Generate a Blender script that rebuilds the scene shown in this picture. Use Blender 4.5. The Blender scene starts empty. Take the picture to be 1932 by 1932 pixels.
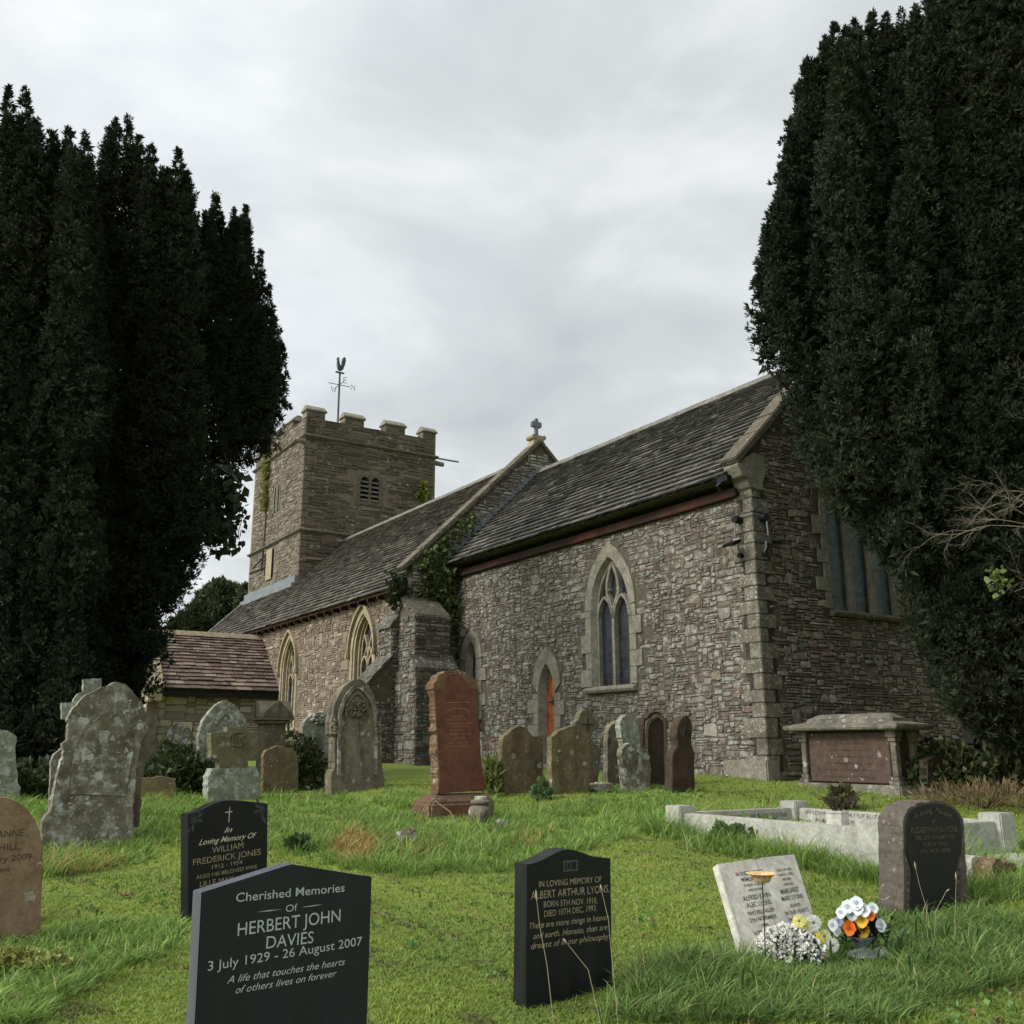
import bpy, bmesh, math, random
import numpy as np
from mathutils import Vector, Matrix, noise as mnoise
from mathutils.geometry import tessellate_polygon
random.seed(7); RNG = np.random.default_rng(11)
scn = bpy.context.scene; COL = scn.collection
R = math.radians
# ------------------------------------------------------------ camera model
EYE = 1.6; FL = 1850.0; CX = CY = 946.0; PITCH = math.atan(464/1850)
cp, sp = math.cos(PITCH), math.sin(PITCH)
def ray(x, y):
    F = FL*cp + (y-CY)*sp
    return (x-CX)/F, (-(y-CY)*cp + FL*sp)/F        # per metre of forward depth
def at(x, y, Y):
    a, b = ray(x, y); return Vector((a*Y, Y, EYE + b*Y))
def gz(x, y):
    # the churchyard rises gently away from the path to the church
    t = -0.35 + 0.095*y
    lo, hi, k = -0.02, 1.2, 0.18
    t = hi - k*math.log1p(math.exp((hi-t)/k)) if (hi-t)/k < 40 else t
    t = lo + k*math.log1p(math.exp((t-lo)/k)) if (t-lo)/k < 40 else t
    fade = min(1, max(0, (y-1)/3))
    return t + fade*(0.035*math.sin(x*1.3+0.6*y) * math.sin(y*0.9-0.4*x) + 0.015*math.sin(3.1*x+1.7*y))
def gza(x, y):
    t = -0.35 + 0.095*y
    k = 0.18
    t = 1.2 - k*np.log1p(np.exp(np.clip((1.2-t)/k, -50, 50)))
    t = -0.02 + k*np.log1p(np.exp(np.clip((t+0.02)/k, -50, 50)))
    fade = np.clip((y-1)/3, 0, 1)
    return t + fade*(0.035*np.sin(x*1.3+0.6*y)*np.sin(y*0.9-0.4*x) + 0.015*np.sin(3.1*x+1.7*y))
def hit(x, y):
    lo, hi = 1.5, 45.0
    for _ in range(50):
        m = (lo+hi)/2; p = at(x, y, m)
        if p.z > gz(p.x, p.y): lo = m
        else: hi = m
    return at(x, y, lo)
cam_d = bpy.data.cameras.new("camera"); cam = bpy.data.objects.new("camera", cam_d); COL.objects.link(cam)
cam.location = (0, 0, EYE); cam.rotation_euler = (math.pi/2 + PITCH, 0, 0)
cam_d.sensor_width = 36; cam_d.lens = 36*FL/1932
cam_d.shift_x = 20/1932; cam_d.shift_y = -20/1932
cam_d.clip_start = 0.05; cam_d.clip_end = 2000
scn.camera = cam
# ------------------------------------------------------------ node helpers
class G:
    def __init__(s, m): s.nt = m.node_tree; s.n = s.nt.nodes; s.l = s.nt.links
    def node(s, t, **kw):
        n = s.n.new(t)
        for k, v in kw.items(): setattr(n, k, v)
        return n
    def put(s, sock, v):
        if isinstance(v, bpy.types.NodeSocket): s.l.new(v, sock)
        elif isinstance(v, (tuple, list)) and len(v) == 3 and sock.type == 'RGBA': sock.default_value = (*v, 1)
        else: sock.default_value = v
    def co(s, which='Object', scale=(1,1,1), off=None):
        tc = s.node('ShaderNodeTexCoord'); o = tc.outputs[which]
        mp = s.node('ShaderNodeMapping'); s.put(mp.inputs['Vector'], o); mp.inputs['Scale'].default_value = scale
        if off is not None: s.put(mp.inputs['Location'], off)
        return mp.outputs[0]
    def rnd(s):
        oi = s.node('ShaderNodeObjectInfo'); m = s.math('MULTIPLY', oi.outputs['Random'], 37.0)
        c = s.node('ShaderNodeCombineXYZ'); s.put(c.inputs[0], m); s.put(c.inputs[1], m); return c.outputs[0]
    def noise(s, v, scale, detail=4, rough=.55, dist=0):
        n = s.node('ShaderNodeTexNoise'); s.put(n.inputs['Vector'], v); n.inputs['Scale'].default_value = scale
        n.inputs['Detail'].default_value = detail; n.inputs['Roughness'].default_value = rough; n.inputs['Distortion'].default_value = dist
        return n.outputs['Fac']
    def voro(s, v, scale, feature='F1', out='Distance', rand=1):
        n = s.node('ShaderNodeTexVoronoi', feature=feature); s.put(n.inputs['Vector'], v); n.inputs['Scale'].default_value = scale
        n.inputs['Randomness'].default_value = rand
        return n.outputs[out]
    def ramp(s, f, stops, interp='LINEAR'):
        n = s.node('ShaderNodeValToRGB'); s.put(n.inputs[0], f); cr = n.color_ramp; cr.interpolation = interp
        while len(cr.elements) < len(stops): cr.elements.new(0.5)
        for e, (p, c) in zip(cr.elements, stops):
            e.position = p; e.color = (*c, 1) if isinstance(c, (tuple, list)) else (c, c, c, 1)
        return n.outputs[0]
    def mix(s, f, a, b, blend='MIX'):
        n = s.node('ShaderNodeMix', data_type='RGBA', blend_type=blend)
        s.put(n.inputs[0], f); s.put(n.inputs[6], a); s.put(n.inputs[7], b); return n.outputs[2]
    def math(s, op, a, b=0.0, clamp=False):
        n = s.node('ShaderNodeMath', operation=op, use_clamp=clamp); s.put(n.inputs[0], a); s.put(n.inputs[1], b); return n.outputs[0]
    def bump(s, h, strength=.5, dist=.01, nrm=None):
        n = s.node('ShaderNodeBump'); n.inputs['Strength'].default_value = strength; n.inputs['Distance'].default_value = dist
        s.put(n.inputs['Height'], h)
        if nrm is not None: s.put(n.inputs['Normal'], nrm)
        return n.outputs[0]
    def attr(s, name='col'):
        n = s.node('ShaderNodeAttribute'); n.attribute_name = name; return n.outputs['Color']
    def xyz(s, v):
        n = s.node('ShaderNodeSeparateXYZ'); s.put(n.inputs[0], v); return n.outputs
def newmat(name):
    m = bpy.data.materials.new(name); m.use_nodes = True; g = G(m)
    b = next(n for n in g.n if n.type == 'BSDF_PRINCIPLED'); return m, g, b
def fin(g, b, color, rough=.85, normal=None, spec=.3, metal=0):
    g.put(b.inputs['Base Color'], color); g.put(b.inputs['Roughness'], rough)
    b.inputs['Specular IOR Level'].default_value = spec; b.inputs['Metallic'].default_value = metal
    if normal is not None: g.put(b.inputs['Normal'], normal)
def plain(name, c, rough=.7, metal=0, var=.25, scale=8, spec=.3, bumpd=.002):
    m, g, b = newmat(name); v = g.co('Object', off=g.rnd()); n = g.noise(v, scale, 5)
    fin(g, b, g.mix(g.ramp(n, [(.3, 0), (.7, 1)]), tuple(x*(1-var) for x in c), tuple(min(1, x*(1+var)) for x in c)), rough, g.bump(g.noise(v, scale*8, 3), .4, bumpd), spec, metal)
    return m
def stonemat(name, a, c2, lich=.5, lc=(.42,.43,.36), ls=14, stain=.5, sc=(.05,.042,.035), moss=.2, mc=(.10,.10,.035), attr=False, bumps=1.0, rough=.92, streak=False, thr=0, wash=.45):
    """weathered stone: two body tones, dark stains, moss and pale round lichen colonies"""
    m, g, b = newmat(name); v = g.co('Object', off=g.rnd())
    n1 = g.noise(v, 3.2, 8, .65); n2 = g.noise(v, 30, 5, .7); n0 = g.noise(v, 1.1, 3)
    if attr: base = g.mix(1.0, g.attr(), g.ramp(n2, [(.2, (.62,.62,.62)), (.8, (1.32,1.3,1.26))]), 'MULTIPLY')
    else: base = g.mix(g.ramp(n1, [(.35, 0), (.65, 1)]), a, c2); base = g.mix(1.0, base, g.ramp(n2, [(.2, (.62,.62,.62)), (.8, (1.32,1.3,1.25))]), 'MULTIPLY'); base = g.mix(1.0, base, g.ramp(g.noise(v, 8, 7, .7), [(.3, (.68,.66,.62)), (.7, (1.28,1.26,1.22))]), 'MULTIPLY')
    if stain:
        vs = g.co('Object', scale=(1,1,.22), off=g.rnd()) if streak else v
        s_ = g.noise(vs, 5.5 if streak else 2.4, 6, .6)
        base = g.mix(g.math('MULTIPLY', g.ramp(s_, [(.48, 0), (.66, 1)]), stain), base, sc)
    if moss:
        q = g.noise(v, 4.1, 6, .7, .5)
        base = g.mix(g.math('MULTIPLY', g.ramp(q, [(.5, 0), (.62, 1)]), moss), base, mc)
    if lich:
        wv = g.node('ShaderNodeVectorMath', operation='ADD'); nn = g.node('ShaderNodeTexNoise'); g.put(nn.inputs['Vector'], v); nn.inputs['Scale'].default_value = ls*2.2; nn.inputs['Detail'].default_value = 4
        sc_ = g.node('ShaderNodeVectorMath', operation='SCALE'); g.put(sc_.inputs[0], nn.outputs['Color']); sc_.inputs[3].default_value = .75/ls
        g.put(wv.inputs[0], v); g.put(wv.inputs[1], sc_.outputs[0])
        d = g.voro(wv.outputs[0], ls); pick = g.voro(wv.outputs[0], ls, out='Color')
        px = g.xyz(pick)
        size = g.math('MULTIPLY', g.math('POWER', px[0], 2.2), .55)
        spot = g.math('LESS_THAN', d, g.math('SUBTRACT', size, .16 - .12*lich))
        d3 = g.voro(wv.outputs[0], ls*2.7); p3 = g.xyz(g.voro(wv.outputs[0], ls*2.7, out='Color'))
        spot2 = g.math('LESS_THAN', d3, g.math('SUBTRACT', g.math('MULTIPLY', g.math('POWER', p3[0], 2.5), .5), .22 - .12*lich))
        zone = g.ramp(g.noise(v, 1.7, 4, .6), [(.40-thr, 0), (.56-thr, 1)])
        f = g.math('MULTIPLY', g.math('MAXIMUM', spot, spot2), zone)
        f = g.math('MULTIPLY', f, g.ramp(g.noise(v, 60, 3), [(.3, .35), (.6, 1)]))
        wash = g.math('MULTIPLY', g.ramp(g.noise(v, 7, 8, .78), [(.52-.04*wash, 0), (.68-.04*wash, 1)]), min(1, wash*lich))
        base = g.mix(g.math('MULTIPLY', wash, zone), base, lc)
        base = g.mix(g.math('MULTIPLY', f, .85), base, g.mix(g.noise(v, 5, 2), lc, tuple(x*.8 for x in lc)))
    h = g.math('ADD', g.math('MULTIPLY', n1, 1.0), g.math('MULTIPLY', n2, .35))
    fin(g, b, base, rough, g.bump(h, .6*bumps, .03, g.bump(g.noise(v, 120, 3), .35*bumps, .004)), .2)
    return m
def leafmat(name, rough=.6, spec=.25, trans=.25, mul=(1,1,1)):
    m, g, b = newmat(name); c = g.mix(1.0, g.attr(), mul, 'MULTIPLY')
    fin(g, b, c, rough, None, spec)
    if trans:
        out = next(n for n in g.n if n.type == 'OUTPUT_MATERIAL'); t = g.node('ShaderNodeBsdfTranslucent'); g.put(t.inputs[0], c)
        mx = g.node('ShaderNodeMixShader'); mx.inputs[0].default_value = trans
        g.l.new(b.outputs[0], mx.inputs[1]); g.l.new(t.outputs[0], mx.inputs[2]); g.l.new(mx.outputs[0], out.inputs[0])
    return m
# ------------------------------------------------------------ object helpers
WL = {}                                            # world location of unrotated roots
def tag(o, label=None, cat=None, group=None, kind=None):
    if label: o['label'] = label
    if cat: o['category'] = cat
    if group: o['group'] = group
    if kind: o['kind'] = kind
    return o
def thing(name, label, cat, loc, rotz=0, group=None, rot=None):
    o = bpy.data.objects.new(name, None); COL.objects.link(o); o.location = loc; o.empty_display_size = .2
    o.rotation_euler = rot if rot else (0, 0, rotz); WL[o.name] = Vector(loc)
    return tag(o, label, cat, group)
class MB:
    """collects shapes; build() links them as one mesh object"""
    def __init__(s): s.v = []; s.f = []; s.c = []; s.cc = (.5,.5,.5)
    def add(s, vs, fs, c=None):
        k = len(s.v); s.v += [tuple(v) for v in vs]; s.f += [tuple(k+i for i in f) for f in fs]; s.c += [c or s.cc]*len(vs)
    def box(s, p, U, V, W, c=None):
        """corner p, edge vectors U V W"""
        p, U, V, W = map(Vector, (p, U, V, W))
        vs = [p, p+U, p+U+V, p+V, p+W, p+U+W, p+U+V+W, p+V+W]
        fs = [(0,3,2,1), (4,5,6,7), (0,1,5,4), (1,2,6,5), (2,3,7,6), (3,0,4,7)]
        if U.cross(V).dot(W) < 0: fs = [f[::-1] for f in fs]
        s.add(vs, fs, c)
    def cbox(s, c, sx, sy, sz, col=None):
        s.box((c[0]-sx/2, c[1]-sy/2, c[2]), (sx,0,0), (0,sy,0), (0,0,sz), col)
    def tube(s, pts, r, n=6, c=None, cap=True):
        pts = [Vector(p) for p in pts]; rs = r if isinstance(r, (list, tuple)) else [r]*len(pts); vs = []; k = len(pts)
        a = None
        for i, p in enumerate(pts):
            d = (pts[min(i+1, k-1)] - pts[max(i-1, 0)]).normalized()
            if a is None: a = d.orthogonal().normalized()
            a = (a - d*a.dot(d)).normalized() if (a - d*a.dot(d)).length > 1e-4 else d.orthogonal().normalized()
            b = d.cross(a)
            vs += [p + (a*math.cos(2*math.pi*j/n) + b*math.sin(2*math.pi*j/n))*rs[i] for j in range(n)]
        fs = [(i*n+j, i*n+(j+1)%n, (i+1)*n+(j+1)%n, (i+1)*n+j) for i in range(k-1) for j in range(n)]
        if cap: fs += [tuple(range(n))[::-1], tuple(range((k-1)*n, k*n))]
        s.add(vs, fs, c)
    def lathe(s, prof, o=(0,0,0), n=24, c=None, wob=None):
        o = Vector(o); vs = []
        for r, z in prof:
            for j in range(n):
                a = 2*math.pi*j/n; rr = r*(1 + (wob(a, z) if wob else 0)); vs.append(o + Vector((rr*math.cos(a), rr*math.sin(a), z)))
        k = len(prof)
        fs = [(i*n+j, i*n+(j+1)%n, (i+1)*n+(j+1)%n, (i+1)*n+j) for i in range(k-1) for j in range(n)]
        fs += [tuple(range(n))[::-1], tuple(range((k-1)*n, k*n))]
        s.add(vs, fs, c)
    def prism(s, poly, O, U, V, N, d0, d1, c=None, back=True):
        """2D polygon (u,v) in plane O,U,V between depths d0 and d1 along N"""
        O, U, V, N = map(Vector, (O, U, V, N)); n = len(poly)
        A = [O+U*u+V*v+N*d1 for u, v in poly]; B = [O+U*u+V*v+N*d0 for u, v in poly]
        tri = tessellate_polygon([[Vector((u, v, 0)) for u, v in poly]])
        area = sum(poly[i][0]*poly[(i+1)%n][1]-poly[(i+1)%n][0]*poly[i][1] for i in range(n))
        flip = (area < 0) ^ (U.cross(V).dot(N) < 0)
        fs = []
        for t in tri:
            a, b, cc = t
            ar = (poly[b][0]-poly[a][0])*(poly[cc][1]-poly[a][1])-(poly[cc][0]-poly[a][0])*(poly[b][1]-poly[a][1])
            if abs(ar) < 1e-12: continue
            if (ar < 0) ^ (U.cross(V).dot(N) < 0): a, b = b, a
            fs.append((a, b, cc))
            if back: fs.append((n+b, n+a, n+cc))
        for i in range(n):
            j = (i+1) % n
            fs.append((i, n+i, n+j, j) if not flip else (j, n+j, n+i, i))
        s.add(A+B, fs, c)
    def band(s, outer, inner, O, U, V, N, d0, d1, c=None, closed=False):
        """ring or open strip between two outlines of equal point count, with thickness"""
        O, U, V, N = map(Vector, (O, U, V, N)); n = len(outer); m = n if closed else n-1
        P = lambda q, d: O+U*q[0]+V*q[1]+N*d
        vs = [P(q, d1) for q in outer]+[P(q, d1) for q in inner]+[P(q, d0) for q in outer]+[P(q, d0) for q in inner]
        fs = []
        for i in range(m):
            j = (i+1) % n
            fs += [(i, j, n+j, n+i), (2*n+i, 2*n+j, j, i), (n+i, n+j, 3*n+j, 3*n+i), (3*n+i, 3*n+j, 2*n+j, 2*n+i)]
        if not closed: fs += [(0, n, 3*n, 2*n), (n-1, 2*n-1, 4*n-1, 3*n-1)]
        s.add(vs, fs, c)
    def build(s, name, m, parent=None, smooth=False, bevel=0, local=False, fixn=False, origin=None, **tg):
        me = bpy.data.meshes.new(name); v = np.array(s.v, dtype=float)
        if local: org = Vector((0,0,0))
        elif origin is not None: org = Vector(origin)
        else: org = Vector(((v[:,0].min()+v[:,0].max())/2, (v[:,1].min()+v[:,1].max())/2, v[:,2].min()))
        me.from_pydata([tuple(x) for x in (v - np.array(org))], [], s.f)
        me.validate(clean_customdata=False)
        if len(me.vertices) == len(s.c):
            a = me.color_attributes.new('col', 'FLOAT_COLOR', 'POINT'); arr = np.ones((len(s.c), 4), dtype=np.float32); arr[:, :3] = s.c
            a.data.foreach_set('color', arr.ravel())
        if fixn or bevel:
            bm = bmesh.new(); bm.from_mesh(me)
            if bevel:
                bmesh.ops.remove_doubles(bm, verts=bm.verts, dist=1e-5)
                bm.normal_update()
                es = [e for e in bm.edges if len(e.link_faces) == 2 and e.calc_face_angle(0) > .5]
                bmesh.ops.bevel(bm, geom=es, offset=bevel, segments=2, affect='EDGES', clamp_overlap=True)
            bmesh.ops.recalc_face_normals(bm, faces=bm.faces); bm.to_mesh(me); bm.free()
        if smooth: me.shade_smooth()
        me.materials.append(m)
        o = bpy.data.objects.new(name, me); COL.objects.link(o)
        if parent is None: o.location = org; WL[o.name] = org
        else:
            o.parent = parent
            if local: o.location = (0,0,0)
            else: o.location = org - WL[parent.name]; WL[o.name] = org
        if tg: tag(o, **tg)
        return o
def npmesh(name, V, F, m, C=None, parent=None, smooth=False, **tg):
    """V (n,3), F (k,c) index array with c = 3 or 4; C (n,3)"""
    me = bpy.data.meshes.new(name); V = np.asarray(V, dtype=np.float32); F = np.asarray(F, dtype=np.int32)
    org = np.array([(V[:,0].min()+V[:,0].max())/2, (V[:,1].min()+V[:,1].max())/2, V[:,2].min()], dtype=np.float32)
    V = V - org
    me.vertices.add(len(V)); me.vertices.foreach_set('co', V.ravel())
    c = F.shape[1]; me.loops.add(F.size); me.loops.foreach_set('vertex_index', F.ravel())
    me.polygons.add(len(F)); me.polygons.foreach_set('loop_start', np.arange(0, F.size, c, dtype=np.int32))
    me.polygons.foreach_set('loop_total', np.full(len(F), c, dtype=np.int32))
    if C is not None:
        a = me.color_attributes.new('col', 'FLOAT_COLOR', 'POINT'); arr = np.ones((len(V), 4), dtype=np.float32); arr[:, :3] = C
        a.data.foreach_set('color', arr.ravel())
    me.update(calc_edges=True)
    if smooth: me.shade_smooth()
    me.materials.append(m); o = bpy.data.objects.new(name, me); COL.objects.link(o)
    org = Vector([float(x) for x in org])
    if parent is None: o.location = org
    else: o.parent = parent; o.location = org - WL[parent.name]
    WL[o.name] = org
    if tg: tag(o, **tg)
    return o
def txt(body, shear=0, bold=0):
    """built-in font outline as (verts, faces) with the baseline at 0, normalised to cap height 1"""
    cu = bpy.data.curves.new('t', 'FONT'); cu.body = body; cu.size = 1; cu.shear = shear; cu.offset = bold; cu.resolution_u = 3
    o = bpy.data.objects.new('t', cu); COL.objects.link(o)
    dg = bpy.context.evaluated_depsgraph_get(); me = bpy.data.meshes.new_from_object(o.evaluated_get(dg))
    vs = [(v.co.x, v.co.y) for v in me.vertices]; fs = [tuple(p.vertices) for p in me.polygons]
    bpy.data.objects.remove(o); bpy.data.curves.remove(cu); bpy.data.meshes.remove(me)
    x0 = min(v[0] for v in vs); x1 = max(v[0] for v in vs)
    return [((v[0]-x0)/(x1-x0)-.5, v[1]/.73) for v in vs], fs
def put_text(mb, body, x, z, w, h, y=-.0015, shear=0, bold=0.0, rot=0, c=None):
    """line centred at x, baseline z, width w, cap height h, on the local front plane"""
    vs, fs = txt(body, shear, bold); ca, sa = math.cos(rot), math.sin(rot)
    mb.add([(x+v[0]*w*ca-v[1]*h*sa, y, z+v[0]*w*sa+v[1]*h*ca) for v in vs], fs, c)
# ------------------------------------------------------------ world, sun
w = bpy.data.worlds.new("World"); scn.world = w; w.use_nodes = True; g = G(w)
SUN_AZ = R(-112); SUN_EL = R(38)                      # behind the left shoulder, over the south side
bg = next(n for n in g.n if n.type == 'BACKGROUND'); bg.inputs[1].default_value = .1
sky = g.node('ShaderNodeTexSky', sky_type='NISHITA'); sky.sun_disc = False; sky.sun_elevation = SUN_EL; sky.sun_rotation = SUN_AZ
sky.air_density = 1.2; sky.dust_density = 2.0
v = g.co('Generated'); X = g.xyz(v)
den = g.math('ADD', g.math('MAXIMUM', X[2], 0.0), .22)
cv = g.node('ShaderNodeCombineXYZ'); g.put(cv.inputs[0], g.math('DIVIDE', X[0], den)); g.put(cv.inputs[1], g.math('DIVIDE', X[1], den))
big = g.noise(cv.outputs[0], .8, 4, .45, .3); mp = g.node('ShaderNodeMapping'); g.put(mp.inputs[0], cv.outputs[0]); mp.inputs[1].default_value = (3.7, 1.9, .4)
small = g.noise(mp.outputs[0], 2.6, 7, .55, .3)
mp2 = g.node('ShaderNodeMapping'); g.put(mp2.inputs[0], cv.outputs[0]); mp2.inputs[1].default_value = (8.1, 5.2, 0)
n3 = g.noise(mp2.outputs[0], .55, 3, .5)
dens = g.math('ADD', g.math('MULTIPLY', big, .6), g.math('MULTIPLY', small, .4))
cloud = g.ramp(dens, [(.37, (7.0,7.15,7.2)), (.45, (5.5,5.7,5.85)), (.52, (4.4,4.65,4.75)), (.62, (3.55,3.82,3.98))])
cover = g.ramp(n3, [(.34, .5), (.50, 1.0)])
blue = g.mix(.9, sky.outputs[0], (5.0,5.45,5.8))
colr = g.mix(cover, blue, cloud)
# brighter cloud round the veiled sun
sd = (math.sin(SUN_AZ)*math.cos(SUN_EL), math.cos(SUN_AZ)*math.cos(SUN_EL), math.sin(SUN_EL))
dp = g.node('ShaderNodeVectorMath', operation='DOT_PRODUCT'); g.put(dp.inputs[0], v); dp.inputs[1].default_value = sd
glow = g.ramp(dp.outputs['Value'], [(.55, 1.0), (1.0, 3.8)])
colr = g.mix(1.0, colr, glow, 'MULTIPLY')
hz = g.ramp(X[2], [(0.0, (.30,.30,.28)), (.02, (1,1,1))])
g.put(bg.inputs[0], g.mix(1.0, colr, hz, 'MULTIPLY'))
sl = bpy.data.lights.new("sun", 'SUN'); sl.energy = 1.7; sl.angle = R(14); sl.color = (1, .96, .88)
so = bpy.data.objects.new("sun", sl); COL.objects.link(so); so.location = (-20, -10, 30)
so.rotation_euler = Vector(sd).to_track_quat('Z', 'Y').to_euler()
vs_ = scn.view_settings; vs_.view_transform = 'Standard'; vs_.look = 'None'; vs_.gamma = 1; vs_.exposure = 0.64; vs_.use_curve_mapping = False
# ------------------------------------------------------------ shared materials
M = {}
M['rubble'] = stonemat('rubble_stone', 0, 0, lich=.95, lc=(.36,.355,.32), ls=11, stain=.3, sc=(.07,.055,.04), moss=.12, attr=True, thr=.1, wash=.95)
M['rubble_dark'] = stonemat('east_wall_stone', 0, 0, lich=.9, lc=(.40,.39,.36), ls=9, stain=.2, sc=(.05,.035,.028), moss=.08, attr=True, thr=.06, wash=.7)
M['rubble_buff'] = stonemat('nave_wall_stone', 0, 0, lich=.12, ls=12, stain=.1, moss=.04, attr=True)
M['tower'] = stonemat('tower_stone', 0, 0, lich=.35, lc=(.38,.37,.32), ls=4, stain=.2, moss=.06, attr=True)
M['mortar'] = stonemat('mortar', (.115,.102,.083), (.08,.07,.056), lich=.25, ls=8, stain=.4, moss=.1)
M['mortar_buff'] = stonemat('buff_mortar', (.18,.15,.12), (.14,.118,.095), lich=0, stain=.2, moss=.05)
M['dressed'] = stonemat('dressed_stone', (.24,.225,.19), (.18,.17,.14), lich=.35, ls=20, stain=.3, moss=.08, bumps=.6)
M['dressed_lichen'] = stonemat('lichened_quoin', (.155,.137,.11), (.11,.097,.078), lich=1.0, lc=(.42,.43,.38), ls=22, stain=.2, moss=.05, bumps=.8, thr=.12)
M['limestone'] = stonemat('pale_window_stone', (.34,.29,.21), (.28,.235,.17), lich=0, stain=.25, sc=(.13,.11,.08), moss=.05, bumps=.4)
M['coping'] = stonemat('coping_stone', (.125,.108,.082), (.095,.082,.064), lich=.3, ls=16, stain=.3, moss=.1, bumps=.7)
M['ridge'] = stonemat('ridge_tile', (.17,.165,.152), (.12,.117,.108), lich=.5, ls=14, stain=.4, moss=0, bumps=.4)
M['slate'] = stonemat('stone_slate', 0, 0, lich=.8, lc=(.27,.27,.25), ls=6, stain=.25, sc=(.03,.03,.028), moss=.06, attr=True, bumps=.6)
M['lead'] = plain('lead_sheet', (.15,.16,.17), .6, .0, .2, 3)
mt, g, b = newmat('weathered_timber'); v = g.co('Object'); vv = g.co('Object', scale=(.35,.35,1)); a_ = g.noise(vv, 2.2, 5, .6); gr = g.noise(g.co('Object', scale=(1,1,9)), 3, 6, .7)
fin(g, b, g.mix(1.0, g.ramp(a_, [(.3, (.018,.012,.010)), (.54, (.038,.019,.014)), (.64, (.085,.03,.018)), (.68, (.04,.024,.018))]), g.ramp(gr, [(.3, (.55,.5,.5)), (.7, (1.35,1.3,1.25))]), 'MULTIPLY'), .8, g.bump(gr, .6, .01), .2); M['timber'] = mt
M['iron'] = plain('black_iron', (.016,.016,.016), .5, .5, .3, 20)
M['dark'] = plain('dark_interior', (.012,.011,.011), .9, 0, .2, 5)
M['orangedoor'] = plain('orange_timber_door', (.27,.075,.028), .6, 0, .5, 6)
def glassmat(name, c, d, sx, sy, lead=(.10,.10,.09)):
    m, g, b = newmat(name)
    o = g.co('Object'); dp = g.node('ShaderNodeVectorMath', operation='DOT_PRODUCT'); g.put(dp.inputs[0], o); dp.inputs[1].default_value = d
    cc = g.node('ShaderNodeCombineXYZ'); g.put(cc.inputs[0], g.math('MULTIPLY', dp.outputs['Value'], sx)); g.put(cc.inputs[1], g.math('MULTIPLY', g.xyz(o)[2], sy))
    br = g.node('ShaderNodeTexBrick'); g.put(br.inputs['Vector'], cc.outputs[0])
    br.inputs['Color1'].default_value = (*c, 1); br.inputs['Color2'].default_value = (*[x*2.0 for x in c], 1); br.inputs['Mortar'].default_value = (*lead, 1)
    br.inputs['Scale'].default_value = 1; br.inputs['Mortar Size'].default_value = .045; br.inputs['Brick Width'].default_value = 1; br.inputs['Row Height'].default_value = 1
    br.offset = 0
    nn = g.noise(o, 6, 2)
    fin(g, b, br.outputs[0], g.ramp(nn, [(.3, .28), (.7, .5)]), g.bump(nn, .3, .02), .18)
    return m
M['glass'] = glassmat('leaded_glass', (.016,.017,.022), (-.528,.849,0), 6, 7, (.045,.045,.045))
M['glass_green'] = glassmat('pale_green_glass', (.06,.085,.082), (.849,.528,0), 8, 10, (.14,.15,.14))
M['towerquoin'] = stonemat('tower_quoin', (.14,.118,.09), (.11,.092,.07), lich=.2, ls=8, stain=.4, sc=(.09,.07,.05), moss=.05, bumps=.8)
M['slab'] = stonemat('weathering_stone', (.10,.092,.08), (.07,.063,.055), lich=.9, lc=(.38,.38,.34), ls=12, stain=.4, moss=.15, thr=.05)
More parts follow.
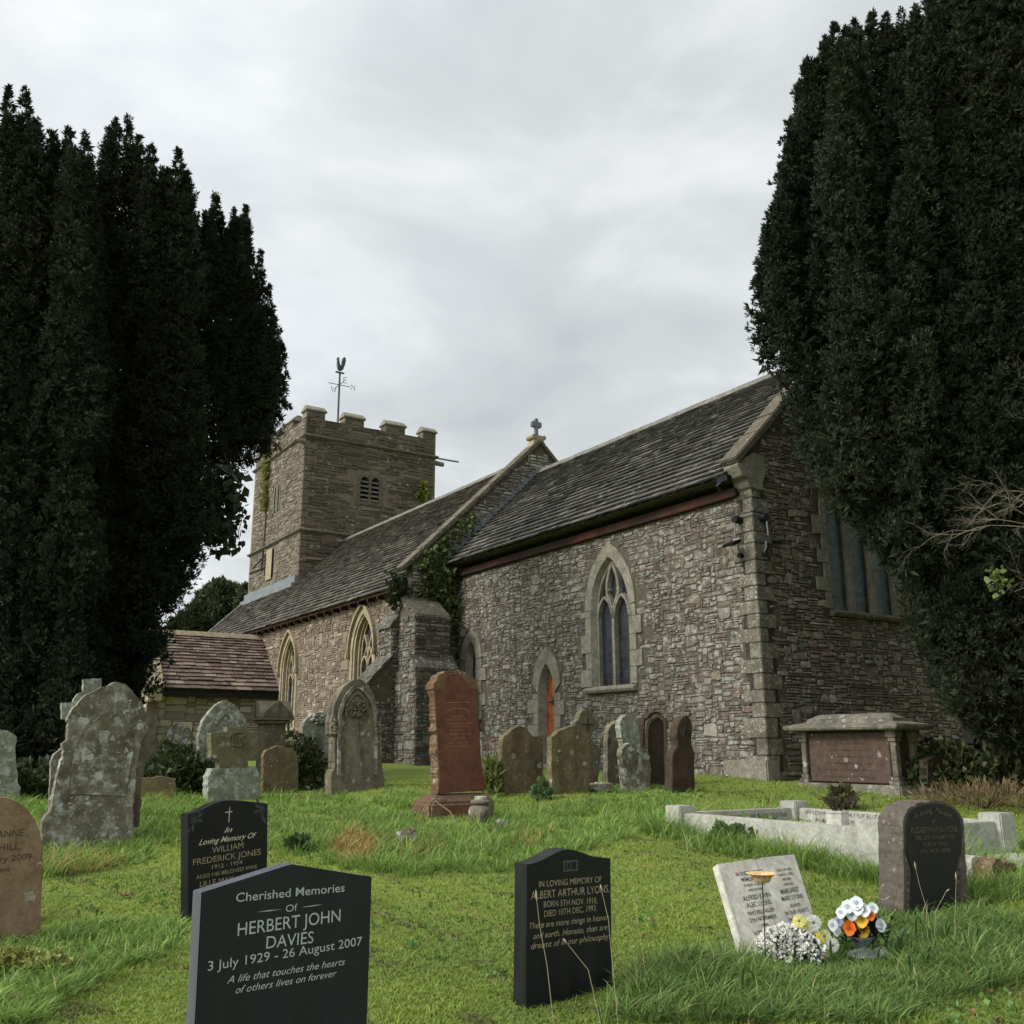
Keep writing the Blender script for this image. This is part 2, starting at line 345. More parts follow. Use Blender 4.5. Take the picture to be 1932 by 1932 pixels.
# ------------------------------------------------------------ church frame: s metres west, n metres north of the chancel corner
C0 = Vector((4.34, 16.5, 0)); Wd = Vector((-.528, .849, 0)).normalized(); Nd = Vector((.849, .528, 0)).normalized()
Sd = -Nd; Ed = -Wd; UP = Vector((0, 0, 1)); TH = math.atan2(Nd.y, Nd.x)
GZ = 1.18                                              # floor of the churchyard at the walls
def cw(s, n, z): return C0 + Wd*s + Nd*n + UP*z
church = thing('church', 'old stone parish church with battlemented west tower and stone slate roofs', 'church', cw(12, 3, GZ))
def rubble(mb, O, U, N, u0, u1, v0, v1, inside, cu, cv, wd, hd, pal, seed, dep=.022, gap=.010, warp=.025, bigp=.02, jag=.2):
    """random bonded rubble: every stone is a raised irregular block with its own tone"""
    rd = random.Random(seed); nu = int((u1-u0)/cu); nv = int((v1-v0)/cv); cu = (u1-u0)/nu; cv = (v1-v0)/nv
    occ = bytearray(nu*nv)
    def wp(u, v):
        a = mnoise.noise(Vector((u*.9+seed, v*2.2, seed*.37))); b = mnoise.noise(Vector((u*1.6, v*1.5+seed, 3.1)))
        return u + b*warp*.8*min(1, (u-u0)*3, (u1-u)*3), v + a*warp*min(1, (v-v0)*2)
    for j in range(nv):
        i = 0
        while i < nu:
            if occ[j*nu+i]: i += 1; continue
            if rd.random() < bigp: hh = rd.choice((4,5,6)); ww = rd.randint(3, 6)
            else: hh = rd.choice(hd); ww = rd.choice(wd)
            if hh == 1: ww += rd.randint(0, 2)
            w_ = 0
            while w_ < ww and i+w_ < nu and not occ[j*nu+i+w_]: w_ += 1
            ww = w_; h_ = 1
            while h_ < hh and j+h_ < nv and not any(occ[(j+h_)*nu+i+q] for q in range(ww)): h_ += 1
            hh = h_
            for a in range(hh):
                for b in range(ww): occ[(j+a)*nu+i+b] = 1
            a0, a1, b0, b1 = u0+i*cu, u0+(i+ww)*cu, v0+j*cv, v0+(j+hh)*cv
            i += ww
            if not (inside((a0+a1)/2, (b0+b1)/2) and inside(a0+.01, b0+.01) and inside(a1-.01, b0+.01) and inside(a0+.01, b1-.01) and inside(a1-.01, b1-.01)): continue
            q = gap*(.6+rd.random()*.9); W_, H_ = a1-a0, b1-b0; cx_, cy_ = min(W_*.28, .05+H_*.2), H_*.3
            jj = lambda k: (rd.random()-.5)*k*jag
            ring = [(a0+q+cx_*rd.random(), b0+q), (a1-q-cx_*rd.random(), b0+q), (a1-q, b0+q+cy_*rd.random()), (a1-q, b1-q-cy_*rd.random()),
                    (a1-q-cx_*rd.random(), b1-q), (a0+q+cx_*rd.random(), b1-q), (a0+q, b1-q-cy_*rd.random()), (a0+q, b0+q+cy_*rd.random())]
            ring = [(u+jj(H_), v+jj(H_)) for u, v in ring]
            mu, mv = (a0+a1)/2, (b0+b1)/2; d = dep*(.35+rd.random()*1.1); t = min(.14, .012/max(H_, .02)+.05)
            tl, tl2 = (rd.random()-.5)*d*.9, (rd.random()-.5)*d*.9
            vs = [O+U*x+UP*y-N*.012 for x, y in (wp(u, v) for u, v in ring)]
            for u, v in ring:
                u2, v2 = mu+(u-mu)*(1-t*.6), mv+(v-mv)*(1-t*1.5); x, y = wp(u2, v2)
                vs.append(O+U*x+UP*y+N*(d+tl*(u2-mu)/(W_/2)+tl2*(v2-mv)/(H_/2)))
            x, y = wp(mu, mv); vs.append(O+U*x+UP*y+N*(d*1.12))
            fs = [(k, (k+1)%8, 8+(k+1)%8, 8+k) for k in range(8)] + [(8+k, 8+(k+1)%8, 16) for k in range(8)]
            if U.cross(UP).dot(N) < 0: fs = [f[::-1] for f in fs]
            c = rd.choice(pal); b = .72+rd.random()*.56; mb.add(vs, fs, (c[0]*b, c[1]*b, c[2]*b))
def sheet(name, outer, holes, O, U, N, m, parent, depth=.35):
    """mortar bed of a wall with real openings and their reveals"""
    mb = MB(); loops = [outer]+holes; pts = [p for l in loops for p in l]
    tri = tessellate_polygon([[Vector((u, v, 0)) for u, v in l] for l in loops]); fs = []
    for a, b, c in tri:
        ar = (pts[b][0]-pts[a][0])*(pts[c][1]-pts[a][1])-(pts[c][0]-pts[a][0])*(pts[b][1]-pts[a][1])
        fs.append((a, b, c) if (ar > 0) == (U.cross(UP).dot(N) > 0) else (a, c, b))
    mb.add([O+U*u+UP*v for u, v in pts], fs)
    for l in loops:
        k = len(l); mb.add([O+U*u+UP*v for u, v in l]+[O+U*u+UP*v-N*depth for u, v in l], [(i, (i+1)%k, k+(i+1)%k, k+i) for i in range(k)])
    return mb.build(name, m, parent)
def arch(a, spring, apex, bottom, c=0, n=9):
    """pointed opening outline, from bottom left over the apex to bottom right"""
    h = apex-spring; k = (h*h-a*a)/(2*a); Rr = k+a; pts = [(c-a, bottom)]
    a1 = math.atan2(h, -k) if True else 0
    for i in range(n+1):
        t = math.pi + (math.atan2(h, -k)-math.pi)*i/n; pts.append((c+k+Rr*math.cos(t), spring+Rr*math.sin(t)))
    r = [(2*c-x, y) for x, y in pts[::-1]][1:]
    return pts+r
def inpoly(pl):
    xs = [p[0] for p in pl]; ys = [p[1] for p in pl]; x0, x1, y0, y1 = min(xs), max(xs), min(ys), max(ys); n = len(pl)
    def f(x, y):
        if x < x0 or x > x1 or y < y0 or y > y1: return False
        r = False
        for i in range(n):
            (ax, ay), (bx, by) = pl[i], pl[i-1]
            if (ay > y) != (by > y) and x < (bx-ax)*(y-ay)/(by-ay)+ax: r = not r
        return r
    return f
def strip(mb, pts, wd, O, U, N, d0, d1, c=None):
    """bar of constant width along a 2D line in the wall plane"""
    L, Rr = [], []
    for i, p in enumerate(pts):
        a = pts[max(i-1, 0)]; b = pts[min(i+1, len(pts)-1)]; dx, dy = b[0]-a[0], b[1]-a[1]; l = math.hypot(dx, dy) or 1
        L.append((p[0]-dy/l*wd/2, p[1]+dx/l*wd/2)); Rr.append((p[0]+dy/l*wd/2, p[1]-dx/l*wd/2))
    mb.band(L, Rr, O, U, UP, N, d0, d1, c)
def ringblocks(mb, outer, inner, O, U, N, d0, d1, seed, c1=(.2,.18,.15), per=2):
    """voussoirs: the surround is cut into separate dressed blocks"""
    rd = random.Random(seed); n = len(outer); i = 0
    while i < n-1:
        j = min(n-1, i+per); b = .85+.3*rd.random(); e = rd.random()*.006
        mb.band(outer[i:j+1], inner[i:j+1], O, U, UP, N, d0, d1+e, tuple(x*b for x in c1)); i = j
def bez(p, q, r, n=7): return [((1-t)**2*p[0]+2*t*(1-t)*q[0]+t*t*r[0], (1-t)**2*p[1]+2*t*(1-t)*q[1]+t*t*r[1]) for t in [i/n for i in range(n+1)]]
# ---- palettes (linear albedo)
PC = [(.20,.178,.15), (.105,.083,.063), (.125,.10,.078), (.145,.125,.102), (.083,.067,.053), (.175,.158,.135), (.13,.10,.076), (.13,.09,.07), (.10,.083,.067), (.145,.118,.09), (.115,.094,.075)]
PE = [(.155,.125,.103), (.13,.107,.09), (.18,.145,.118), (.21,.168,.138), (.18,.118,.093), (.14,.122,.106), (.17,.138,.112), (.25,.215,.18), (.115,.095,.08)]
PN = [(.19,.143,.108), (.22,.17,.13), (.165,.125,.095), (.24,.19,.145), (.18,.137,.105), (.32,.265,.20), (.205,.153,.118), (.17,.128,.103)]
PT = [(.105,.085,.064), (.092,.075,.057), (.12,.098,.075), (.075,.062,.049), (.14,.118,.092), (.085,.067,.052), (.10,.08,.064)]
PTS = [(.16,.132,.102), (.145,.12,.094), (.18,.15,.118), (.13,.107,.083), (.20,.17,.137), (.15,.122,.096)]  # tower south faces: lighter copy of PT, sunlit side put into the colour
Wt = 4.3+EYE                                           # chancel wall head
O_S = C0.copy(); O_E = C0.copy()
# openings of the chancel south wall (u = metres west, v = height)
win_o = arch(.82, 4.38, 5.72, 2.66, 4.02, 12); win_i = arch(.62, 4.36, 5.42, 2.80, 4.02, 12)
door_o = arch(.53, 2.95, 3.76, GZ-.1, 6.32); door_i = arch(.31, 2.75, 3.40, GZ-.1, 6.32)
lan_o = arch(.52, 3.75, 4.45, 2.15, 9.62); lan_i = arch(.24, 3.72, 4.18, 2.25, 9.62)
fo = [inpoly(win_o), inpoly(door_o), inpoly(lan_o)]
jam = []                                              # alternate long and short jamb blocks
rj = random.Random(5)
def jambs(mb, o, i_, seed, d=.035, ext=.16, c=(.22,.2,.17)):
    """long and short work either side of an opening below its springing"""
    rr = random.Random(seed); out = []
    for side in (0, 1):
        xo = o[0][0] if side == 0 else o[-1][0]; xi = i_[0][0] if side == 0 else i_[-1][0]; y = i_[0][1]; top = i_[1][1]; k = rr.randint(0, 1)
        while y < top-.05:
            h = min(top-y, .24+rr.random()*.16); e = ext*(.6+.7*rr.random()) if k % 2 else 0
            x = xo-e if side == 0 else xo+e; a, b = sorted((x, xi)); bb = .82+.36*rr.random()
            mb.prism([(a, y+.005), (b, y+.005), (b, y+h-.005), (a, y+h-.005)], O_S if mb.pl is None else mb.pl[0], Wd if mb.pl is None else mb.pl[1], UP, Sd if mb.pl is None else mb.pl[2], -.02, d+rr.random()*.008, tuple(q*bb for q in c))
            if e: out.append((a, b, y, y+h))
            y += h; k += 1
    return out
MB.pl = None
PW = {}
def surround(name, o, i_, O, U, N, seed, m, quo=True, d=.03, inn=.16, shr=.84, c=(.22,.2,.17)):
    mb = MB(); mb.pl = (O, U, N); ex = []
    ringblocks(mb, o[1:-1], i_[1:-1], O, U, N, -.02, d, seed, c)
    ex = jambs(mb, o, i_, seed, d, .17 if quo else 0, c)
    # splayed reveal going in to the glass line
    k = [((x-i_[0][0]-(i_[-1][0]-i_[0][0])/2)*shr+(i_[-1][0]+i_[0][0])/2, i_[0][1]+(y-i_[0][1])*.965) for x, y in i_]
    n = len(i_); P = lambda q, dd: O+U*q[0]+UP*q[1]+N*dd
    mb.add([P(q, d-.002) for q in i_]+[P(q, -inn) for q in k], [(j, j+1, n+j+1, n+j) for j in range(n-1)], c)
    ob = mb.build(name, m, church, fixn=False); return ob, k, ex
so1, k1, ex1 = surround('window', win_o, win_i, O_S, Wd, Sd, 3, M['dressed'], c=(.22,.2,.17))
so2, k2, ex2 = surround('door_surround', door_o, door_i, O_S, Wd, Sd, 9, M['dressed'], inn=.2)
so3, k3, ex3 = surround('window', lan_o, lan_i, O_S, Wd, Sd, 14, M['dressed'])
exs = ex1+ex2+ex3
def q_out(u, v): return any(a-.005 < u < b+.005 and c_ < v < d_ for a, b, c_, d_ in exs)
def okS(u, v): return not (fo[0](u, v) or fo[1](u, v) or fo[2](u, v) or q_out(u, v)) and v < Wt-.02 and u > .16
mb = MB(); rubble(mb, O_S, Wd, Sd, .14, 10.4, GZ-.15, Wt, okS, .062, .043, (2,2,3,3,4,4,5,6), (1,1,1,2,2,2,3,3), PC, 21, dep=.015, gap=.006, jag=.3, bigp=.045)
wallS = sheet('chancel_wall', [(0, GZ-.4), (10.45, GZ-.4), (10.45, Wt), (0, Wt)], [win_i, door_i, lan_i], O_S, Wd, Sd, M['mortar'], church)
mb.build('rubble_facing', M['rubble'], wallS)
# east wall with gable
RZ = 7.55+EYE; HN = 2.67; PT_ = .97
ew_o = arch(1.06, 5.7, 7.35, 3.90, 2.76); ew_i = arch(.91, 5.7, 7.15, 4.0, 2.76)
so4, k4, ex4 = surround('window', ew_o, ew_i, O_E, Nd, Ed, 31, M['dressed'], quo=True, c=(.17,.15,.125), inn=.10, shr=.97)
fe = inpoly(ew_o); gE = inpoly([(0, 0), (5.34, 0), (5.34, 6.62), (HN, RZ+.17), (0, 6.62)])
def okE(u, v): return gE(u, v) and not fe(u, v) and u > .14 and not any(a < u < b and c_ < v < d_ for a, b, c_, d_ in ex4)
mb = MB(); rubble(mb, O_E, Nd, Ed, .13, 5.34, GZ-.15, RZ+.2, okE, .065, .048, (2,2,3,3,4,5,6), (1,1,1,2,2,3), PE, 33, dep=.022, gap=.007, jag=.35, bigp=.015)
wallE = sheet('east_wall', [(0, GZ-.4), (5.34, GZ-.4), (5.34, 6.64), (HN, RZ+.21), (0, 6.64)], [ew_i], O_E, Nd, Ed, M['mortar'], church)
mb.build('rubble_facing', M['rubble_dark'], wallE)
# closing walls on the far side
mb = MB(); mb.box(cw(.02, 5.34, GZ-.4), Wd*10.4, Nd*.3, UP*(Wt-GZ+.3)); mb.build('north_wall', M['mortar'], church)
# quoins at the chancel corner
rq = random.Random(4); mb = MB(); mb2 = MB(); z = GZ-.2; k = 0
while z < 5.95:
    h = min(5.98-z, .2+rq.random()*.14); a, b = (.36, .18) if k % 2 else (.18, .34); a += rq.random()*.14; b += rq.random()*.1; e = rq.random()*.008+.022
    bb = .85+.3*rq.random()
    mb.box(cw(-e, -e, z+.004), Wd*(a+e), Nd*(b+e), UP*(h-.008), (.16*bb, .145*bb, .12*bb)); z += h; k += 1
mb.build('quoin', M['dressed_lichen'], church, bevel=.012)
mb = MB(); mb.box(cw(-.1, -.14, GZ-.15), Wd*1.0, Nd*.3, UP*.36); mb.build('footing_slab', M['dressed'], church, bevel=.02)
# window fillings
def fill(k, O, U, N, dd, gm, tr, parent, wn='glass_pane'):
    mb = MB(); n = len(k); tri = tessellate_polygon([[Vector((u, v, 0)) for u, v in k]]); fs = []
    mb.add([O+U*u+UP*v+N*dd for u, v in k]+[O+U*u+UP*v+N*(dd-.02) for u, v in k], [t for t in tri]+[tuple(n+q for q in t[::-1]) for t in tri])
    mb.build(wn, gm, parent, fixn=True)
fill(k1, O_S, Wd, Sd, -.17, M['glass'], None, so1)
fill(k3, O_S, Wd, Sd, -.17, M['glass'], None, so3)
fill(k4, O_E, Nd, Ed, -.11, M['glass_green'], None, so4)
# two-light tracery of the chancel window: mullion, dagger and side lights
def two_light(parent, k, O, U, N, c, m, wd=.085, d0=-.168, d1=-.06, name='tracery'):
    x0, x1 = k[0][0], k[-1][0]; a = (x1-x0)/2; bot = k[0][1]; sp_ = k[1][1]; ap = max(y for x, y in k); h = ap-sp_
    mb = MB(); strip(mb, [(c, bot), (c, sp_-.05)], wd, O, U, N, d0, d1)
    for s_ in (-1, 1):
        strip(mb, bez((c, sp_-.06), (c+s_*.06*a, sp_+.10*h), (c+s_*.36*a, sp_+.36*h), 6)+bez((c+s_*.36*a, sp_+.36*h), (c+s_*.40*a, sp_+.66*h), (c, ap-.03), 8)[1:], wd*.8, O, U, N, d0, d1)
        strip(mb, bez((c+s_*a, sp_-.12), (c+s_*.93*a, sp_+.2*h), (c+s_*.52*a, sp_+.30*h), 7), wd*.7, O, U, N, d0, d1)
        strip(mb, bez((c+s_*.52*a, sp_+.30*h), (c+s_*.10*a, sp_+.16*h), (c+s_*.03*a, sp_-.16), 7), wd*.6, O, U, N, d0, d1)
        for fx, fy, r in ((.33, .36, .1), (-.0, .0, 0)):
            if r: mb.prism([(c+s_*(fx*a), sp_+fy*h), (c+s_*(fx*a-.34*a*.3), sp_+(fy+.06)*h), (c+s_*(fx*a), sp_+(fy+.16)*h)][::s_], O, U, UP, N, d0, d1-.01)
    mb.add([], [])
    strip(mb, k, .05, O, U, N, d0, d1-.02)
    return mb.build(name, m, parent, fixn=True)
two_light(so1, k1, O_S, Wd, Sd, 4.02, M['dressed'])
mb = MB(); 
for s_ in (-1, 1): strip(mb, [(2.76+s_*.30, 4.0), (2.76+s_*.30, 6.1)], .10, O_E, Nd, Ed, -.108, .0)
for s_ in (-1, 0, 1): strip(mb, bez((2.76+s_*.6-.30, 5.8), (2.76+s_*.6-.25, 6.15), (2.76+s_*.6, 6.3), 5)+bez((2.76+s_*.6, 6.3), (2.76+s_*.6+.25, 6.15), (2.76+s_*.6+.30, 5.8), 5)[1:], .07, O_E, Nd, Ed, -.108, -.02)
mb.build('mullion', M['dressed'], so4, fixn=True)
# sills
def sill(parent, u0, u1, z, O, U, N, m, h=.13, out=.12):
    mb = MB(); A = O+U*u0+UP*(z-h); L = U*(u1-u0)
    pr = [(0-.1, 0), (out-.03, 0), (out, h*.35), (out, h*.55), (.0, h), (-.25, h+.03)]
    n = len(pr); vs = [A+N*x+UP*y for x, y in pr]+[A+L+N*x+UP*y for x, y in pr]
    mb.add(vs, [(i, (i+1)%n, n+(i+1)%n, n+i) for i in range(n)]+[tuple(range(n))[::-1], tuple(range(n, 2*n))]); mb.build('sill', m, parent, fixn=True)
sill(so1, 3.22, 4.86, 2.80, O_S, Wd, Sd, M['dressed']); sill(so4, 1.78, 3.74, 4.0, O_E, Nd, Ed, M['coping']); sill(so3, 9.3, 9.94, 2.25, O_S, Wd, Sd, M['dressed'], .1, .05)
# priest's door
mb = MB(); n = len(k2); d2 = [(x, max(y, GZ-.05)) for x, y in k2]
mb.prism(d2, O_S, Wd, UP, Sd, -.22, -.16); dr = mb.build('door', M['orangedoor'], church, fixn=True)
mb = MB()
for x in (6.14, 6.26, 6.38, 6.5): mb.box(O_S+Wd*(x-.004)+UP*GZ+Sd*-.158, Wd*.008, UP*(2.0 if abs(x-6.32) < .12 else 1.7), Sd*.002)
mb.build('board_joint', M['dark'], dr)
for zz in (GZ+.45, 2.55):
    mb = MB(); mb.box(O_S+Wd*6.1+UP*zz+Sd*-.158, Wd*.36, UP*.035, Sd*.012)
    mb.box(O_S+Wd*6.3+UP*(zz-.05)+Sd*-.158, Wd*.03, UP*.13, Sd*.012); mb.build('hinge', M['iron'], dr)
mb = MB(); mb.box(O_S+Wd*5.95+UP*(GZ-.1)+Sd*-.2, Wd*.74, UP*.16, Sd*.4); mb.build('step', M['dressed'], church, bevel=.01)
# timber wall plate under the chancel eaves
mb = MB(); mb.box(cw(.25, -.10, Wt-.02), Wd*10.1, Nd*.12, UP*.17); wp_ = mb.build('wall_plate', M['timber'], church, bevel=.012)
# ---- slate roofs
def slates(name, O, U, Sv, N, L, H, nc, seed, pal, wmin=.22, wmax=.5, th=.03, parent=None, clip=None):
    """courses of separate stone slates, narrower towards the ridge"""
    rd = random.Random(seed); mb = MB(); tot = sum(1.25-.5*i/nc for i in range(nc)); y = 0
    for r in range(nc):
        e = H*(1.25-.5*r/nc)/tot; x = -rd.random()*.2; sag = .012*(rd.random()-.5)
        while x < L:
            w_ = rd.uniform(wmin, wmax)*(1.1-.3*r/nc); x1 = min(x+w_, L); x0 = max(x, 0); x += w_
            if x1-x0 < .04: continue
            if clip and not clip((x0+x1)/2, y+e/2): continue
            g_ = .005+.004*rd.random(); t = th*(.7+.7*rd.random()); o_ = sag+(rd.random()-.5)*.022; l1 = (rd.random()-.5)*.014; up_ = .024+.016*rd.random()
            a = O+U*(x0+g_)+Sv*(y-.03+o_); b = O+U*(x1-g_)+Sv*(y-.03+o_+l1); c_ = O+U*(x1-g_)+Sv*(y+e+.02); d_ = O+U*(x0+g_)+Sv*(y+e+.02)
            z0, z1 = up_+t+rd.random()*.006, up_*.2+.002
            c = rd.choice(pal); k_ = .75+.5*rd.random(); c = tuple(q*k_ for q in c)
            vs = [a+N*(z0+.003), b+N*z0, c_+N*z1, d_+N*z1, a+N*(z0-t), b+N*(z0-t), c_+N*(z1-t), d_+N*(z1-t)]
            fs = [(0,1,2,3), (1,0,4,5), (2,1,5,6), (0,3,7,4)]
            if U.cross(Sv).dot(N) < 0: fs = [f[::-1] for f in fs]
            mb.add(vs, fs, c)
        y += e
    return mb.build(name, M['slate'], parent)
PS = [(.078,.073,.066), (.066,.062,.056), (.092,.086,.077), (.058,.055,.050), (.125,.118,.106), (.075,.068,.06)]
PSN = [(.085,.072,.06), (.07,.06,.05), (.105,.09,.075), (.06,.051,.043), (.14,.125,.105), (.08,.066,.055)]
PSP = [(.15,.105,.085), (.115,.08,.068), (.19,.14,.11), (.135,.09,.08), (.22,.175,.14), (.10,.07,.06)]
def roof(nm, s0, s1, n_e, z_e, n_r, z_r, nc, seed, pal, clip=None, coff=0):
    Sv = (Nd*(n_r-n_e)+UP*(z_r-z_e)); H = Sv.length; Sv.normalize(); Nn = (Sd*(z_r-z_e)+UP*(n_r-n_e)).normalized()
    # closed roof body: both slopes
    mb = MB(); a = cw(s0, n_e, z_e)-Nn*.03; far = cw(s0, 2*n_r-n_e, z_e)-Vector((0,0,.03)); rg = cw(s0, n_r, z_r)-UP*.04; D = Wd*(s1-s0)
    mb.add([a, rg, far, a+D, rg+D, far+D], [(0,3,4,1), (1,4,5,2), (0,1,2), (3,5,4), (0,2,5,3)])
    ro = mb.build(nm, M['mortar'], church, fixn=True)
    slates('slate_covering', cw(s0, n_e, z_e), Wd, Sv, Nn, s1-s0, H, nc, seed, pal, parent=ro, clip=clip)
    return ro, Sv, Nn, H
ro1, Sv1, Nn1, H1 = roof('chancel_roof', .22, 10.42, -.36, 4.60+EYE, HN, RZ, 25, 5, PS)
def ridge(parent, s0, s1, n, z, seg=.5):
    mb = MB(); rr = random.Random(int(s0*10)); s = s0
    while s < s1-.05:
        l = min(seg, s1-s); b = .85+.3*rr.random(); h = .01*rr.random()
        pr = [(-.16, -.13), (-.04, .02), (.04, .02), (.16, -.13), (.13, -.16), (0, -.04), (-.13, -.16)]; k = len(pr)
        vs = [cw(s+.004, n+x, z+y+h) for x, y in pr]+[cw(s+l-.004, n+x, z+y+h) for x, y in pr]
        mb.add(vs, [(i, (i+1)%k, k+(i+1)%k, k+i) for i in range(k)]+[tuple(range(k)), tuple(range(k, 2*k))], (.25*b, .24*b, .22*b)); s += l
    mb.build('ridge_tile', M['ridge'], parent, fixn=True)
ridge(ro1, .2, 10.4, HN, RZ+.07)
# east gable coping with kneeler
def coping(name, s0, s1, n0, z0, n1, z1, th, m, parent, over=.0):
    mb = MB(); V = Nd*(n1-n0)+UP*(z1-z0); L = V.length; V.normalize(); Q = (Sd*(z1-z0)+UP*(n1-n0)).normalized() if n1 > n0 else (Nd*(z1-z0)+UP*(n0-n1)).normalized()
    rr = random.Random(int(n0*7+s0*3)); y = 0
    while y < L-.05:
        l = min(L-y, .55+rr.random()*.3); A = cw(s0, n0, z0)+V*(y+.004)+Q*rr.random()*.008
        mb.box(A, Wd*(s1-s0), V*(l-.008), Q*th); y += l
    return mb.build(name, m, parent, bevel=.02)
coping('gable_coping', -.10, .32, -.32, 4.86+EYE-.1, HN+.05, RZ+.22, .13, M['coping'], church)
coping('gable_coping', -.10, .32, 5.66, 4.86+EYE-.1, HN-.05, RZ+.22, .13, M['coping'], church)
mb = MB(); pr = [(.05, 5.95), (-.06, 5.98), (-.10, 6.04), (-.12, 6.12), (-.24, 6.16), (-.30, 6.26), (-.34, 6.34), (-.32, 6.38), (.05, 6.62), (.34, 6.6), (.34, 6.28), (.26, 6.1), (.26, 5.95)]
mb.prism(pr, cw(.3, 0, 0), Nd, UP, Ed, 0, .36); mb.build('kneeler', M['dressed'], church, bevel=.012, fixn=True)
mb = MB(); mb.tube([cw(.25, -.42, 6.1), cw(.32, -.48, 6.02), cw(.3, -.4, 5.92)], .035, 8); mb.box(cw(.1, -.46, 6.08), Wd*.25, Nd*.12, UP*.1); mb.build('gutter_end', M['iron'], church)
# ------------------------------------------------------------ nave
NW = -1.3; NE_Z = 3.98+EYE; NR_Z = 8.05+EYE; SL = .965
Gs = 10.45
def gcop(n): return 8.46+EYE-abs(HN-n)*SL
wa_o = arch(.92, 4.75, 5.42, 2.2, 13.35, 10); wa_o = arch(.84, 4.15, 5.42, 2.12, 13.35, 10); wa_i = arch(.68, 4.15, 5.20, 2.2, 13.35, 10)
wb_o = arch(.80, 4.0, 5.26, 2.12, 19.15, 10); wb_i = arch(.64, 4.0, 5.05, 2.2, 19.15, 10)
O_N = cw(0, NW, 0)
def navewin(o, i_, c, seed):
    mb = MB(); n = len(o)
    # hood mould, face order, and two stepped orders inside
    sc_ = lambda pl, f, dz: [(c+(x-c)*f, pl[0][1]+(y-pl[0][1])*(1-dz)) for x, y in pl]
    oo = [(x, y) for x, y in o if y >= o[1][1]-.3]; 
    mb.band([q for q in sc_(o, 1.07, -.025)][1:-1], o[1:-1], O_N, Wd, UP, Sd, 0, .10)
    mb.band(o, i_, O_N, Wd, UP, Sd, -.02, .02)
    p = i_
    for f, dz, d in ((.86, .02, -.05), (.74, .04, -.11), (.64, .06, -.17)):
        q = sc_(i_, f, dz); mb.band(p, q, O_N, Wd, UP, Sd, d-.05, d+.035 if d == -.05 else d); p = q
    w_ = mb.build('window', M['limestone'], church, fixn=True)
    fill(p, O_N, Wd, Sd, -.24, M['glass'], None, w_)
    a = (p[-1][0]-p[0][0])/2; sp_ = p[1][1]; ap = max(y for x, y in p); h = ap-sp_; mb = MB(); bot = p[0][1]
    D0, D1 = -.238, -.15
    strip(mb, [(c, bot), (c, sp_-.1)], .09, O_N, Wd, Sd, D0, D1)
    for s_ in (-1, 1):
        strip(mb, bez((c, sp_-.12), (c+s_*.05*a, sp_+.35*h), (c+s_*.62*a, sp_+.62*h), 8), .06, O_N, Wd, Sd, D0, D1)
        strip(mb, bez((c+s_*a, sp_-.3), (c+s_*a*.95, sp_-.05), (c+s_*a*.5, sp_+.02*h), 6)+bez((c+s_*a*.5, sp_+.02*h), (c+s_*a*.08, sp_-.05), (c, sp_-.35), 6)[1:], .06, O_N, Wd, Sd, D0, D1)
        strip(mb, bez((c+s_*.5*a, sp_+.03*h), (c+s_*.3*a, sp_+.25*h), (c+s_*.12*a, sp_+.3*h), 5), .045, O_N, Wd, Sd, D0, D1)
    mb.build('tracery', M['limestone'], w_, fixn=True)
    sill(w_, o[0][0]-.05, o[-1][0]+.05, i_[0][1], O_N, Wd, Sd, M['limestone'], .12, .08)
    for s_ in (-1, 1):
        mb = MB(); P_ = O_N+Wd*(c+s_*(o[-1][0]-c)*1.05)+UP*(o[1][1]-.02)+Sd*.05; mb.box(P_-Wd*.07-UP*.12-Sd*.05, Wd*.14, UP*.18, Sd*.13); mb.build('label_stop', M['limestone'], w_, bevel=.03)
    return w_
navewin(wa_o, wa_i, 13.35, 1); navewin(wb_o, wb_i, 19.15, 2)
fa, fb = inpoly([(13.35+(x-13.35)*1.07, y+.03) for x, y in wa_o]), inpoly([(19.15+(x-19.15)*1.07, y+.03) for x, y in wb_o])
rp = random.Random(6); mb = MB()
rubble(mb, O_N, Wd, Sd, Gs+.1, 30.6, GZ-.1, NE_Z, lambda u, v: not (fa(u, v) or fb(u, v)), .09, .062, (1,2,2,3,3,4), (1,1,1,2,2,3), PN, 51, dep=.018, gap=.007, warp=.01, bigp=.03, jag=.1)
wn = sheet('nave_wall', [(Gs, GZ-.4), (30.6, GZ-.4), (30.6, NE_Z), (Gs, NE_Z)], [wa_i, wb_i], O_N, Wd, Sd, M['mortar_buff'], church, .3)
mb.build('squared_stone_facing', M['rubble_buff'], wn)
mb = MB(); mb.box(cw(Gs, 2*HN-NW, GZ-.4), Wd*20, Sd*.3, UP*(NE_Z-GZ+.35)); mb.build('north_wall', M['mortar'], church)
ro2, Sv2, Nn2, H2 = roof('nave_roof', Gs+.25, 30.5, NW-.26, NE_Z, HN, NR_Z, 33, 9, PSN, clip=lambda x, y: not (x > 24.3-Gs-.25+.05 and y > 3.15))
ridge(ro2, Gs+.3, 24.25, HN, NR_Z+.07)
# verge stones closing the west end of the long slope
coping('verge_coping', 30.45, 30.75, NW-.3, NE_Z-.02, .9, NR_Z-(HN-.9)*SL+.02, .08, M['ridge'], church)
mb = MB(); z6 = NR_Z-(HN-.72)*SL
mb.box(cw(24.3, .60, z6-.12), Wd*6.3, Nd*.16, UP*.42); mb.box(cw(24.25, .45, z6-.20), Wd*6.4, Nd*.2, UP*.2); mb.build('lead_flashing', M['lead'], church, bevel=.01)
